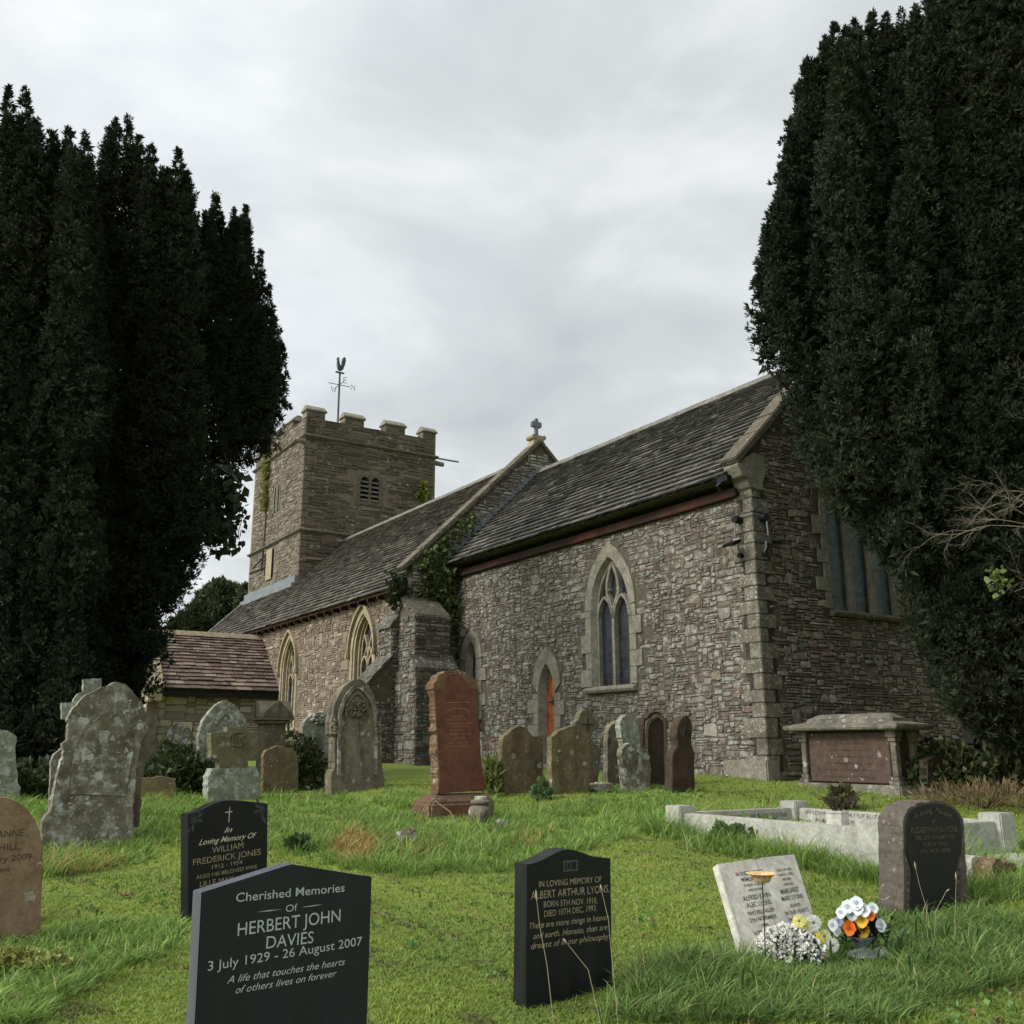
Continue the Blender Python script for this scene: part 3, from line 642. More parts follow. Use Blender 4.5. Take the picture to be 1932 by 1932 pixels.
# rafter feet under the nave eave
mb = MB(); s = Gs+.9
while s < 24: mb.box(cw(s, NW-.24, NE_Z-.16), Wd*.07, Nd*.26, UP*.10); s += .62
mb.box(cw(Gs+.3, NW-.24, NE_Z-.075), Wd*19.5, Nd*.05, UP*.07); mb.build('rafter_end', M['timber'], ro2)
# east gable parapet of the nave, above the chancel roof
gp = [(NW, GZ-.4), (2*HN-NW, GZ-.4), (2*HN-NW, gcop(2*HN-NW)-.05), (HN, gcop(HN)-.03), (NW, gcop(NW)-.05)]
O_G = cw(Gs, 0, 0); gi = inpoly(gp)
mb = MB(); rubble(mb, O_G, Nd, Ed, NW+.02, 2*HN-NW, GZ-.1, 8.6+EYE, lambda u, v: gi(u, v) and (u < .05 or v > 6.0), .08, .045, (2,3,3,4,5,6), (1,1,2,2), [(.26,.245,.21), (.21,.195,.165), (.32,.305,.265), (.17,.155,.13), (.36,.34,.30)], 61, dep=.022)
wg = sheet('nave_gable_wall', gp, [], O_G, Nd, Ed, M['mortar'], church, .35)
mb.build('rubble_facing', M['rubble'], wg)
coping('gable_coping', Gs-.08, Gs+.42, NW-.22, gcop(NW-.22)-.06, HN+.04, gcop(HN)-.02, .12, M['coping'], church)
coping('gable_coping', Gs-.08, Gs+.42, 2*HN-NW+.22, gcop(NW-.22)-.06, HN-.04, gcop(HN)-.02, .12, M['coping'], church)
# stepped lead flashing where the chancel roof meets the gable
mb = MB(); n = -.30
while n < HN-.1:
    z = 4.60+EYE+(n+.36)*PT_; mb.box(cw(Gs-.055, n, z-.05), Wd*.03, Nd*.24, UP*.38); n += .2
mb.build('stepped_flashing', M['lead'], church, bevel=.004)
# cross on the apex
az = gcop(HN)+.06; A = cw(Gs+.17, HN, az)
mb = MB(); mb.prism([(-.26, -.22), (.26, -.22), (.12, .10), (.14, .16), (-.14, .16), (-.12, .10)], A, Nd, UP, Ed, -.16, .16)
mb.build('cross_base', M['limestone'], church, bevel=.02, fixn=True)
mb = MB()
mb.prism([(-.055, .14), (.055, .14), (.045, .44), (.13, .42), (.17, .45), (.17, .58), (.13, .61), (.05, .59), (.06, .66), (0, .72), (-.06, .66), (-.05, .59), (-.13, .61), (-.17, .58), (-.17, .45), (-.13, .42), (-.045, .44)], A, Nd, UP, Ed, -.055, .055)
mb.build('gable_cross', M['lead'], church, bevel=.014, fixn=True)
for s_ in (-1, 1):
    mb = MB(); mb.tube([A+Nd*s_*.17+UP*.1+Ed*.17, A+Nd*s_*.17+UP*.1+Ed*-.17], .07, 10); mb.build('scroll', M['limestone'], church)
# ------------------------------------------------------------ buttresses at the junction
PB = [(.12,.11,.095), (.095,.085,.074), (.08,.068,.057), (.15,.138,.118), (.11,.072,.056)]
def block_rubble(mb, s0, s1, n0, n1, z0, z1, seed, mbm, pal=PB):
    """rubble on the south and east faces of a pier"""
    mbm.box(cw(s0, n0, z0), Wd*(s1-s0), Nd*(n1-n0), UP*(z1-z0))
    rubble(mb, cw(s0, n0, 0), Wd, Sd, .0, s1-s0, z0, z1, lambda u, v: True, .09, .06, (2,3,4), (1,2,2,3), pal, seed, dep=.02, warp=0)
    rubble(mb, cw(s0, n0, 0), Nd, Ed, .0, n1-n0, z0, z1, lambda u, v: True, .09, .05, (2,3,4), (1,1,2,2), pal, seed+1, dep=.02, warp=0)
def slab_roof(mb, s0, s1, n0, n1, z0, z1, k, dirn, seed):
    """weathering of a buttress: overlapping slabs falling south ('S') or east ('E')"""
    rr = random.Random(seed)
    for i in range(k):
        a, b = i/k, (i+1)/k+.06; z_a, z_b = z0+(z1-z0)*a, z0+(z1-z0)*min(b, 1)
        if dirn == 'S':
            na, nb = n0+(n1-n0)*a-.04, n0+(n1-n0)*min(b, 1)
            P = [cw(s0-.05, na, z_a), cw(s1+.05, na, z_a), cw(s1+.05, nb, z_b), cw(s0-.05, nb, z_b)]
        else:
            sa, sb = s0+(s1-s0)*a-.04, s0+(s1-s0)*min(b, 1)
            P = [cw(sa, n0-.05, z_a), cw(sa, n1+.05, z_a), cw(sb, n1+.05, z_b), cw(sb, n0-.05, z_b)]
        t = .07+rr.random()*.02; c = tuple(x*(.7+.6*rr.random()) for x in (.16,.15,.13))
        mb.add([p+UP*(.045) for p in P]+[p+UP*(.045-t) for p in P], [(0,1,2,3), (7,6,5,4), (0,4,5,1), (1,5,6,2), (2,6,7,3), (3,7,4,0)], c)
def stage_body(mbm, s0, s1, n0, n1, z0, z1, dirn):
    if dirn == 'S': P = [cw(s0, n0, z0), cw(s1, n0, z0), cw(s1, n1, z0), cw(s0, n1, z0), cw(s0, n1, z1), cw(s1, n1, z1)]; F = [(0,1,5,4), (0,4,3), (1,2,5), (0,3,2,1), (3,4,5,2)]
    else: P = [cw(s0, n0, z0), cw(s0, n1, z0), cw(s1, n1, z0), cw(s1, n0, z0), cw(s1, n0, z1), cw(s1, n1, z1)]; F = [(0,1,5,4), (0,4,3), (1,2,5), (0,3,2,1), (3,4,5,2)]
    mbm.add(P, F)
# east-facing buttress
m0 = MB(); m1 = MB(); m2 = MB()
block_rubble(m1, 9.55, 10.45, -1.62, -.66, GZ-.2, 4.75, 71, m0)
stage_body(m0, 9.55, 10.45, -1.62, -.66, 4.75, 5.35, 'E'); slab_roof(m2, 9.55, 10.5, -1.62, -.70, 4.66, 5.3, 3, 'E', 3)
b_ = m0.build('buttress', M['mortar'], church, fixn=True); m1.build('rubble_facing', M['rubble_dark'], b_); m2.build('weathering_slab', M['slab'], b_, fixn=True)
# lower, wider stage in front of it
m0 = MB(); m1 = MB(); m2 = MB()
block_rubble(m1, 9.3, 10.45, -1.70, -.66, GZ-.2, 3.4, 75, m0); slab_roof(m2, 9.3, 9.6, -1.70, -.62, 3.4, 3.75, 1, 'E', 5)
b_ = m0.build('buttress_plinth', M['mortar'], church, fixn=True); m1.build('rubble_facing', M['rubble_dark'], b_); m2.build('weathering_slab', M['slab'], b_, fixn=True)
# south-facing buttress in two stages
m0 = MB(); m1 = MB(); m2 = MB()
block_rubble(m1, 10.46, 11.25, -1.80, NW, GZ-.2, 4.55, 81, m0); stage_body(m0, 10.46, 11.25, -1.80, NW, 4.55, 5.1, 'S'); slab_roof(m2, 10.46, 11.25, -1.84, NW, 4.52, 5.2, 2, 'S', 7); m3_ = m2; m2 = MB()
block_rubble(m1, 10.47, 11.24, -2.75, -1.7, GZ-.2, 2.7, 85, m0); stage_body(m0, 10.47, 11.24, -2.75, -1.78, 2.7, 3.75, 'S'); slab_roof(m2, 10.47, 11.24, -2.8, -1.76, 2.68, 3.8, 4, 'S', 8)
b_ = m0.build('buttress', M['mortar'], church, fixn=True); m1.build('rubble_facing', M['rubble'], b_); m2.build('weathering_slab', M['slab'], b_, fixn=True); m3_.build('weathering_slab', M['slab'], b_, fixn=True)
# ------------------------------------------------------------ tower
TS0, TS1, TN0, TN1 = 24.3, 30.6, .76, 6.64; TZ1, TZ2, TZ3, TZ4 = 8.30+EYE, 12.18+EYE, 12.93+EYE, 13.24+EYE
lw_c = 3.62; lv = [arch(.19, 12.2, 12.42, 11.36, lw_c+s_*.24, 4) for s_ in (-1, 1)]
lvs = [arch(.13, 12.1, 12.45, 11.2, x, 4) for x in (2.85, 3.28)]
slt = [(2.62, 7.1), (2.62, 8.7), (2.80, 8.7), (2.80, 7.1)]
O_TE = cw(TS0, TN0, 0); O_TS = cw(TS0, TN0, 0)
lvE = [[(x-TN0, y) for x, y in p] for p in lv]
box_e = (lw_c-TN0-.62, lw_c-TN0+.62, 11.16, 12.62)
mb = MB(); fe2 = [inpoly([(x+(.08 if x > sum(q[0] for q in p)/len(p) else -.08), y+.05) for x, y in p]) for p in lvE]; fs2 = [inpoly(p) for p in lvs]
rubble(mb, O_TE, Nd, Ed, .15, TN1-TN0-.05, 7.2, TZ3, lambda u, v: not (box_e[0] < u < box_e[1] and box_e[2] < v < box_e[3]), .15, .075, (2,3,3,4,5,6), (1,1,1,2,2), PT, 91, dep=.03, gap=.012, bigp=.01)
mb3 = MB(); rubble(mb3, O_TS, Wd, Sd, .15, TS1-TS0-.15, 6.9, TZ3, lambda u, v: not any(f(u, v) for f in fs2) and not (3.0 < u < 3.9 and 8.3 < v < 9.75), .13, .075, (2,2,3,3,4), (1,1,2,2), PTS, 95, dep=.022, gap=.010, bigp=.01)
tw = sheet('tower_wall', [(0, GZ-.4), (TN1-TN0, GZ-.4), (TN1-TN0, TZ3), (0, TZ3)], [lvE[0], lvE[1]], O_TE, Nd, Ed, M['mortar_buff'], church, .4)
tw2 = sheet('tower_wall', [(0, GZ-.4), (TS1-TS0, GZ-.4), (TS1-TS0, TZ3), (0, TZ3)], [lvs[0], lvs[1]], O_TS, Wd, Sd, M['mortar_buff'], church, .4)
mb.build('rubble_facing', M['tower'], tw); mb3.build('rubble_facing', M['tower'], tw2)
mb = MB(); mb.box(cw(TS1-.4, TN0+.01, GZ-.4), Wd*.4, Nd*(TN1-TN0-.02), UP*(TZ3-GZ+.4)); mb.box(cw(TS0+.01, TN1-.4, GZ-.4), Wd*(TS1-TS0-.42), Nd*.4, UP*(TZ3-GZ+.4)); mb.build('rear_tower_wall', M['tower'], church)
mb = MB(); mb.box(cw(TS0+.4, TN0+.4, TZ2), Wd*(TS1-TS0-.8), Nd*(TN1-TN0-.8), UP*.2); mb.build('tower_roof', M['lead'], church)
# louvred belfry light: dressed jambs, two heads, slats
def dressed_box(mb, c, a, b, d=.04): mb.prism([(c[0], c[1]), (a, c[1]), (a, b), (c[0], b)], O_TE, Nd, UP, Ed, -.02, d)
mb = MB(); cE = lw_c-TN0; rr = random.Random(2)
for s_ in (-1, 1):
    z = 11.17
    while z < 12.15:
        h = .22+rr.random()*.12; e = .3+rr.random()*.4; x0, x1 = sorted((cE+s_*.44, cE+s_*(.44+e*.3))); mb.prism([(x0, z), (x1, z), (x1, min(z+h-.01, 12.17)), (x0, min(z+h-.01, 12.17))], O_TE, Nd, UP, Ed, -.02, .035); z += h
hd_ = [(cE-.56, 12.17), (cE-.44, 12.19)]+lvE[0][1:-1]+[(cE-.05, 12.17), (cE+.05, 12.17)]+lvE[1][1:-1]+[(cE+.56, 12.17), (cE+.54, 12.5), (cE-.54, 12.5)]
mb.prism(hd_, O_TE, Nd, UP, Ed, -.02, .035); mb.prism([(cE-.05, 11.36), (cE+.05, 11.36), (cE+.05, 12.17), (cE-.05, 12.17)], O_TE, Nd, UP, Ed, -.15, .03)
mb.prism([(cE-.5, 11.22), (cE+.5, 11.22), (cE+.5, 11.35), (cE-.5, 11.35)], O_TE, Nd, UP, Ed, -.02, .06)
bw = mb.build('belfry_window', M['coping'], church, fixn=True)
mb = MB()
for s_ in (-1, 1):
    for i in range(5):
        z = 11.4+i*.19; c_ = O_TE+Nd*(cE+s_*.24-.2)+UP*z; mb.add([c_+Ed*.0, c_+Nd*.4+Ed*.0, c_+Nd*.4-Ed*.16+UP*.12, c_-Ed*.16+UP*.12, c_+UP*.035, c_+Nd*.4+UP*.035, c_+Nd*.4-Ed*.16+UP*.155, c_-Ed*.16+UP*.155], [(0,1,5,4), (4,5,6,7), (3,2,1,0), (0,4,7,3), (1,2,6,5)])
mb.build('louvre', M['ridge'], bw, fixn=True)
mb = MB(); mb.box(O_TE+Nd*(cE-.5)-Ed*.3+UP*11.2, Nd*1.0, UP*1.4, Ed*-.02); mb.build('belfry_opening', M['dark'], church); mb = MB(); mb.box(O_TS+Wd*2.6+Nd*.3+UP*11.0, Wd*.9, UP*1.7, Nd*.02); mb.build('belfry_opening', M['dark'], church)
mb = MB()
for x in (2.85, 3.28): mb.band([(a+(.05 if a > x else -.05), b+.04) for a, b in arch(.13, 12.1, 12.45, 11.2, x, 4)], arch(.11, 12.1, 12.45, 11.2, x, 4), O_TS, Wd, UP, Sd, -.1, .03)
mb.build('lancet_surround', M['dressed'], church, fixn=True)
mb = MB(); mb.box(O_TS+Wd*3.15+UP*8.36+Sd*.0, Wd*.75, UP*1.36, Sd*.06); sb = mb.build('wall_slit', M['limestone'], church, bevel=.03)
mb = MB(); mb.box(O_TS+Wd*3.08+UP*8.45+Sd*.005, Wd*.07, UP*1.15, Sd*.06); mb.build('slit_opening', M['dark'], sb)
# tower quoins
mb = MB(); z = 7.0; k = 0; rr = random.Random(8)
while z < TZ2-.3:
    h = .26+rr.random()*.14; a, b = (.55, .3) if k % 2 else (.3, .55); bb = .85+.3*rr.random()
    mb.box(cw(TS0-.03, TN0-.03, z), Wd*a, Nd*b, UP*(h-.01)); z += h; k += 1
mb.build('quoin', M['towerquoin'], church, bevel=.02)
# string courses
def string(z, out=.12, h=.14):
    mb = MB(); pr = [(0, -h), (out*.4, -h*.7), (out, -h*.3), (out, 0), (0, h*.5)]
    a0, a1, b0, b1 = TS0, TS1, TN0, TN1; k = len(pr); V = []
    for x, y in pr:
        for (s, n) in ((a0-x, b1+x), (a0-x, b0-x), (a1+x, b0-x), (a1+x, b1+x)): V.append(cw(s, n, z+y))
    F = [(i*4+j, i*4+(j+1)%4, (i+1)*4+(j+1)%4, (i+1)*4+j) for i in range(k-1) for j in range(4)]
    mb.add(V, F); mb.build('string_course', M['coping'], church, fixn=True)
string(TZ1); string(TZ2)
# battlements: each merlon its own part with a saddle-back cap
def merlon(s0, s1, n0, n1, along, seed):
    mb = MB(); mb.box(cw(s0, n0, TZ3-.02), Wd*(s1-s0), Nd*(n1-n0), UP*(TZ4-TZ3)); m_ = mb.build('merlon', M['mortar_buff'], church)
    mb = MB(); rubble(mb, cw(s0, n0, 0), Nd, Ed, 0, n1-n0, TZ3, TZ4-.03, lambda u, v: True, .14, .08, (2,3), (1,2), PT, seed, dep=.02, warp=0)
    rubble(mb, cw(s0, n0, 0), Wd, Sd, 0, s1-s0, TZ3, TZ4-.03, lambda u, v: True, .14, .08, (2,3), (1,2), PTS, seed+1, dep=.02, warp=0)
    mb.build('rubble_facing', M['tower'], m_)
    mb = MB(); z = TZ4-.02; e = .07; S0, S1, N0, N1 = s0-e, s1+e, n0-e, n1+e
    if along == 'n': r = [(S0, N0), (S1, N0), (S1, N1), (S0, N1)]; t = [((S0+S1)/2-.08, N0+.05), ((S0+S1)/2+.08, N0+.05), ((S0+S1)/2+.08, N1-.05), ((S0+S1)/2-.08, N1-.05)]
    else: r = [(S0, N0), (S1, N0), (S1, N1), (S0, N1)]; t = [(S0+.05, (N0+N1)/2-.08), (S1-.05, (N0+N1)/2-.08), (S1-.05, (N0+N1)/2+.08), (S0+.05, (N0+N1)/2+.08)]
    V = [cw(a, b, z) for a, b in r]+[cw(a, b, z+.07) for a, b in r]+[cw(a, b, z+.28) for a, b in t]
    F = [(3,2,1,0), (8,9,10,11)]+[(i, (i+1)%4, 4+(i+1)%4, 4+i) for i in range(4)]+[(4+i, 4+(i+1)%4, 8+(i+1)%4, 8+i) for i in range(4)]
    mb.add(V, F); mb.build('cap', M['dressed'], m_, bevel=.02, fixn=True)
for i, (a, b) in enumerate([(TN0, TN0+.78), (TN0+1.65, TN0+2.5), (TN0+3.5, TN0+4.4), (TN1-.62, TN1)]): merlon(TS0, TS0+.5, a, b, 'n', 200+i*3)
for i, (a, b) in enumerate([(TS0+1.6, TS0+2.5), (TS0+3.4, TS0+4.3), (TS1-.9, TS1)]): merlon(a, b, TN0, TN0+.5, 's', 230+i*3)
for i, (a, b) in enumerate([(TN0+1.7, TN0+2.6), (TN0+3.4, TN0+4.3), (TN1-.8, TN1)]): merlon(TS1-.5, TS1, a, b, 'n', 250+i*3)
for i, (a, b) in enumerate([(TS0+1.7, TS0+2.6), (TS0+3.4, TS0+4.3)]): merlon(a, b, TN1-.5, TN1, 's', 270+i*3)
# gargoyle spouts under the parapet string
mb = MB(); P = cw(TS0, TN0, TZ2-.28); d = (Sd*.4+Ed*.5); mb.tube([P-d*.2, P+Sd*.35+Ed*.0, P+Sd*.5-UP*.02], [.12, .10, .07], 8); mb.build('water_spout', M['dressed'], church)
mb = MB(); P = cw(TS1, TN0+.3, TZ2-.32); mb.tube([P-Wd*.2, P+Wd*.35, P+Wd*.8-UP*.03], [.13, .12, .05], 8); mb.build('water_spout', M['dressed'], church)
mb = MB(); P = cw(TS0+.2, TN1, TZ2-.2); mb.tube([P-Nd*.2, P+Nd*.5-UP*.03], [.12, .10], 10); mb.tube([P+UP*.18-Nd*.3+Ed*.1, P+UP*.18+Nd*1.2+Ed*.1], .04, 8); mb.build('water_spout', M['lead'], church)
# iron bracket on the south face
mb = MB(); P = O_TS+Wd*4.2+UP*9.0; mb.tube([P, P+Sd*.35+Wd*.9-UP*.15], .04, 5); mb.tube([P+Sd*.02+UP*.55-Wd*.1, P+Sd*.35+Wd*.5], .03, 5); mb.tube([P+Sd*.02-Wd*.1+UP*.6, P+Sd*.02-Wd*.1-UP*.35], .03, 5); mb.build('wall_bracket', M['iron'], church)
# ------------------------------------------------------------ south porch
PR = 22.0; PZ_R = 3.70+EYE; PZ_E = 1.78+EYE; PL = 3.75; hs = 2.05
def pw(s, m, z): return cw(s, NW-m, z)
Svp = (Wd*hs+UP*(PZ_R-PZ_E)); Hp = Svp.length; Svp.normalize(); Nnp = (Ed*(PZ_R-PZ_E)+UP*hs).normalized()
mb = MB(); A = pw(PR-hs, .0, PZ_E)-Nnp*.04; B_ = pw(PR, 0, PZ_R)-UP*.05; Cc = pw(PR+hs, 0, PZ_E)-UP*.04; D = Sd*PL
mb.add([A, B_, Cc, A+D, B_+D, Cc+D], [(0,3,4,1), (1,4,5,2), (0,1,2), (3,5,4), (0,2,5,3)]); ro3 = mb.build('porch_roof', M['mortar'], church, fixn=True)
slates('slate_covering', pw(PR-hs, .02, PZ_E), Sd, Svp, Nnp, PL, Hp, 17, 13, PSP, .22, .5, .028, parent=ro3)
mb = MB(); rr = random.Random(3); m_ = 0
while m_ < PL-.1:
    pr = [(-.17, -.14), (-.05, .03), (.05, .03), (.17, -.14), (0, -.06)]; k = 5; l = min(.6, PL-m_); b = .9+.2*rr.random()
    vs = [pw(PR+x, m_+.005, PZ_R+.08+y) for x, y in pr]+[pw(PR+x, m_+l-.005, PZ_R+.08+y) for x, y in pr]
    mb.add(vs, [(i, (i+1)%k, k+(i+1)%k, k+i) for i in range(k)]+[tuple(range(k)), tuple(range(k, 2*k))]); m_ += l
mb.build('ridge_tile', M['limestone'], ro3, fixn=True)
mb = MB(); mb2 = MB(); mb.box(pw(PR-hs+.3, 0, GZ-.4), Sd*(PL+.05), Wd*.35, UP*(PZ_E-GZ+.4)); mb.box(pw(PR+hs-.65, 0, GZ-.4), Sd*(PL+.05), Wd*.35, UP*(PZ_E-GZ+.4))
rubble(mb2, pw(PR-hs+.3, 0, 0), Sd, Ed, 0, PL+.05, GZ-.1, PZ_E-.02, lambda u, v: True, .13, .075, (3,4,5,6), (1,2,3,3), [(.26,.24,.18), (.22,.2,.155), (.30,.27,.2), (.18,.165,.13), (.2,.18,.14)], 131, dep=.018, bigp=.06)
wp2 = mb.build('porch_wall', M['mortar_buff'], church); mb2.build('rubble_facing', M['rubble_buff'], wp2)
mb = MB(); mb.box(pw(PR-hs+.02, .05, PZ_E-.24), Sd*(PL-.1), Wd*.3, UP*.2); mb.build('porch_eave_board', M['dark'], church)
# porch front gable with coping
pg = [(0, GZ-.4), (2*hs-.5, GZ-.4), (2*hs-.5, PZ_E+.05), (hs-.25, PZ_R+.15), (0, PZ_E+.05)]; O_P = pw(PR-hs+.25, PL+.35, 0)
mb = MB(); mb.prism([(x, y) for x, y in pg], O_P, Wd, UP, Sd, -.35, 0); pf = mb.build('porch_front', M['mortar_buff'], church, fixn=True)
po = arch(.75, 2.5, 3.3, GZ-.1, hs-.25); gi2 = inpoly(pg); pi2 = inpoly(po)
mb = MB(); rubble(mb, O_P, Wd, Sd, 0, 2*hs-.5, GZ-.1, PZ_R+.1, lambda u, v: gi2(u, v) and not pi2(u, v), .13, .08, (2,3,4), (1,2,3), [(.26,.24,.18), (.22,.2,.155), (.30,.27,.2)], 133, dep=.018); mb.build('rubble_facing', M['rubble_buff'], pf)
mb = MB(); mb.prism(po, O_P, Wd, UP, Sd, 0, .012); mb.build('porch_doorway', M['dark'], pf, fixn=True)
def pcop(sg):
    mb = MB(); V = (Wd*hs*sg*-1+UP*(PZ_R-PZ_E)); 
    a = pw(PR+sg*(hs+.08), PL-.05, PZ_E-.02); Vn = (pw(PR, PL-.05, PZ_R+.12)-a); L = Vn.length; Vn.normalize(); Q = Vn.cross(Sd)*sg; Q = Q if Q.z > 0 else -Q; y = 0
    while y < L-.05: l = min(.6, L-y); mb.box(a+Vn*(y+.004), Sd*.42, Vn*(l-.008), Q*.12); y += l
    mb.build('gable_coping', M['limestone'], church, bevel=.02)
pcop(-1); pcop(1)
mb = MB(); mb.box(pw(PR-hs-.12, PL-.02, PZ_E-.42), Sd*.42, Wd*.5, UP*.42); mb.build('kneeler', M['limestone'], church, bevel=.04)
# ------------------------------------------------------------ weather vane, floodlights
vp = cw(27.3, 3.3, 0); vz = TZ2+.2
vane = thing('weather_vane', 'verdigris cockerel weather vane with compass letters on the tower top', 'weather vane', (vp.x, vp.y, vz))
D = {'green': plain('verdigris_metal', (.06,.075,.075), .6, .4, .3, 8)}
P = vp.copy(); P.z = 0
# heights measured up the sight line to the pole
ph = lambda y: EYE + ray(653, y)[1]*P.y
mb = MB(); mb.tube([P+UP*vz, P+UP*ph(705)], .045, 8); mb.build('pole', D['green'], vane)
zc = ph(726)
for d, ch in ((Nd, 'N'), (Ed, 'E'), (Wd, 'W'), (Sd, 'S')):
    mb = MB(); mb.tube([P+UP*zc, P+UP*zc+d*.52], .018, 5)
    q = P+UP*zc+d*.62; h = .25
    L = {'N': [[(-.14,-.5), (-.14,.5), (.14,-.5), (.14,.5)]], 'E': [[(.13,-.5), (-.13,-.5), (-.13,.5), (.13,.5)], [(-.13,0), (.08,0)]], 'W': [[(-.2,.5), (-.1,-.5), (0,.3), (.1,-.5), (.2,.5)]], 'S': []}[ch]
    for l in L: mb.tube([q+d*(x*.6+.04)+UP*(y*h) if ch in 'NS' else q+Nd*x*.55+d*(.04)+UP*(y*h) for x, y in l], .016, 5)
    mb.build('compass_arm', D['green'], vane)
mb = MB(); zt = ph(704); mb.box(P+Nd*-.2+Wd*-.05+UP*zt, Nd*.4, Wd*.1, UP*.05)
mb.build('perch', D['green'], vane)
mb = MB(); zb = ph(694); K = .58
body = [(-.42,.10), (-.34,-.10), (-.15,-.24), (.1,-.25), (.28,-.12), (.34,.06), (.40,.34), (.38,.62), (.46,.66), (.36,.78), (.28,.86), (.24,.74), (.18,.5), (.1,.26), (-.1,.14), (-.2,.3), (-.2,.6), (-.3,.86), (-.46,.98), (-.6,.9), (-.64,.66), (-.54,.3)]
dv = (Ed*.2+Sd*.98).normalized(); mb.prism([(x*K*.72, y*K) for x, y in body], P+UP*zb, dv, UP, dv.cross(UP), -.07, .07)
mb.build('cockerel', D['green'], vane, bevel=.02, fixn=True)
mb = MB()
for x in (-.06, .1): mb.tube([P+UP*(zb-.2)+dv*x, P+UP*(zt+.04)+dv*x*1.1], .02, 5)
mb.build('leg', D['green'], vane)
for nm, lab, O_, nn_, ux in (('floodlight', 'black floodlight on the sunlit long wall beside the chancel corner', cw(.26, -.02, 0), Sd, Wd), ('floodlight', 'black floodlight round the corner on the darker east end wall', cw(-.02, .16, 0), Ed, Nd)):
    t = thing(nm, lab, 'light', (O_.x, O_.y, 5.02), group='floodlights on the chancel corner')
    WL[t.name] = Vector((O_.x, O_.y, 5.02)); B0 = Vector((O_.x, O_.y, 0))
    mb = MB(); mb.tube([B0+UP*5.45+nn_*.02, B0+UP*5.45+nn_*.16], .07, 10); mb.build('junction_box', M['iron'], t)
    mb = MB(); mb.tube([B0+UP*5.45+nn_*.14, B0+UP*5.3+nn_*.15, B0+UP*5.12+nn_*.16], .014, 6); mb.tube([B0+UP*5.05+nn_*.1, B0+UP*4.92+nn_*.1, B0+UP*4.86+nn_*.04], .014, 6); mb.build('conduit', M['lead'], t)
    mb = MB(); c_ = B0+UP*5.0+nn_*.2; mb.box(c_-ux*.13-nn_*.06+UP*.03, ux*.26, nn_*.2-UP*.09, UP*.05+nn_*.02); mb.build('lamp_housing', M['iron'], t, bevel=.01)
    mb = MB(); mb.tube([B0+UP*4.82+nn_*.02, B0+UP*4.82+nn_*.1], .045, 8); mb.build('sensor', M['iron'], t)
mb = MB(); mb.tube([cw(.26, -.06, 5.5), cw(-.06, -.06, 5.51), cw(-.06, .16, 5.5)], .012, 5); mb.build('cable', M['lead'], church)
# ------------------------------------------------------------ gravestone materials
S = {}
S['grey'] = stonemat('lichened_grey_stone', (.18,.165,.13), (.12,.11,.087), lich=1.0, lc=(.50,.51,.43), ls=7, stain=.75, sc=(.065,.048,.036), moss=.3, mc=(.15,.15,.07), thr=.10, wash=.7)
S['greyleft'] = stonemat('heavily_lichened_stone', (.19,.19,.15), (.15,.15,.12), lich=1.0, lc=(.40,.43,.36), ls=10, stain=.45, sc=(.07,.06,.045), moss=.35, mc=(.13,.14,.06), thr=.12, wash=.9)
S['pale'] = stonemat('pale_lichen_stone', (.22,.225,.19), (.17,.175,.14), lich=1.0, lc=(.42,.46,.40), ls=13, stain=.3, moss=.3, mc=(.13,.14,.06), thr=.2, wash=.9)
S['brown'] = stonemat('brown_mossy_stone', (.16,.125,.075), (.12,.10,.055), lich=.42, lc=(.42,.42,.34), ls=9, stain=.55, sc=(.055,.035,.022), moss=.4, mc=(.13,.12,.045), streak=True)
S['olive'] = stonemat('olive_sandstone', (.15,.135,.085), (.12,.11,.07), lich=.3, ls=12, stain=.4, sc=(.06,.05,.035), moss=.5, mc=(.11,.11,.045))
S['dark'] = stonemat('dark_brown_stone', (.062,.045,.032), (.045,.034,.026), lich=0, ls=10, stain=.4, sc=(.025,.018,.014), moss=.15, mc=(.06,.055,.03), streak=True)
S['streaky'] = stonemat('rain_streaked_stone', (.20,.175,.13), (.13,.112,.085), lich=.4, ls=9, stain=.95, sc=(.045,.038,.034), moss=.3, mc=(.13,.12,.06), streak=True)
S['sand'] = stonemat('smooth_brown_sandstone', (.23,.165,.105), (.18,.125,.08), lich=.12, ls=9, stain=.35, sc=(.11,.075,.05), moss=.12, bumps=.35, streak=True)
S['red'] = stonemat('red_sandstone', (.15,.064,.043), (.12,.05,.034), lich=.0, stain=.25, sc=(.10,.035,.025), moss=.0, bumps=.3)
S['redrough'] = stonemat('rough_red_brown_stone', (.16,.105,.06), (.12,.07,.045), lich=.4, ls=14, stain=.6, sc=(.06,.03,.02), moss=.5, mc=(.14,.11,.045), bumps=1.3)
S['tomb'] = stonemat('tomb_brown_stone', (.09,.06,.05), (.075,.05,.042), lich=.1, ls=9, stain=.3, sc=(.07,.045,.035), moss=.15, bumps=.4)
S['tomblid'] = stonemat('tomb_lid_stone', (.19,.175,.145), (.13,.12,.10), lich=.8, lc=(.36,.36,.31), ls=9, stain=.6, sc=(.06,.055,.045), moss=.2, thr=.1)
S['white'] = stonemat('pale_marble_kerb', (.36,.36,.33), (.31,.315,.285), lich=.1, lc=(.5,.5,.45), ls=9, stain=.2, sc=(.27,.27,.22), moss=.12, mc=(.27,.29,.18), bumps=.15, rough=.7)
S['tablet'] = stonemat('pale_grey_tablet', (.50,.49,.45), (.43,.42,.39), lich=0, stain=.15, sc=(.33,.33,.28), moss=.06, bumps=.12, rough=.6)
S['granite'] = stonemat('rough_grey_granite', (.11,.095,.082), (.085,.072,.062), lich=.2, lc=(.25,.23,.2), ls=20, stain=.3, moss=.1, bumps=1.0)
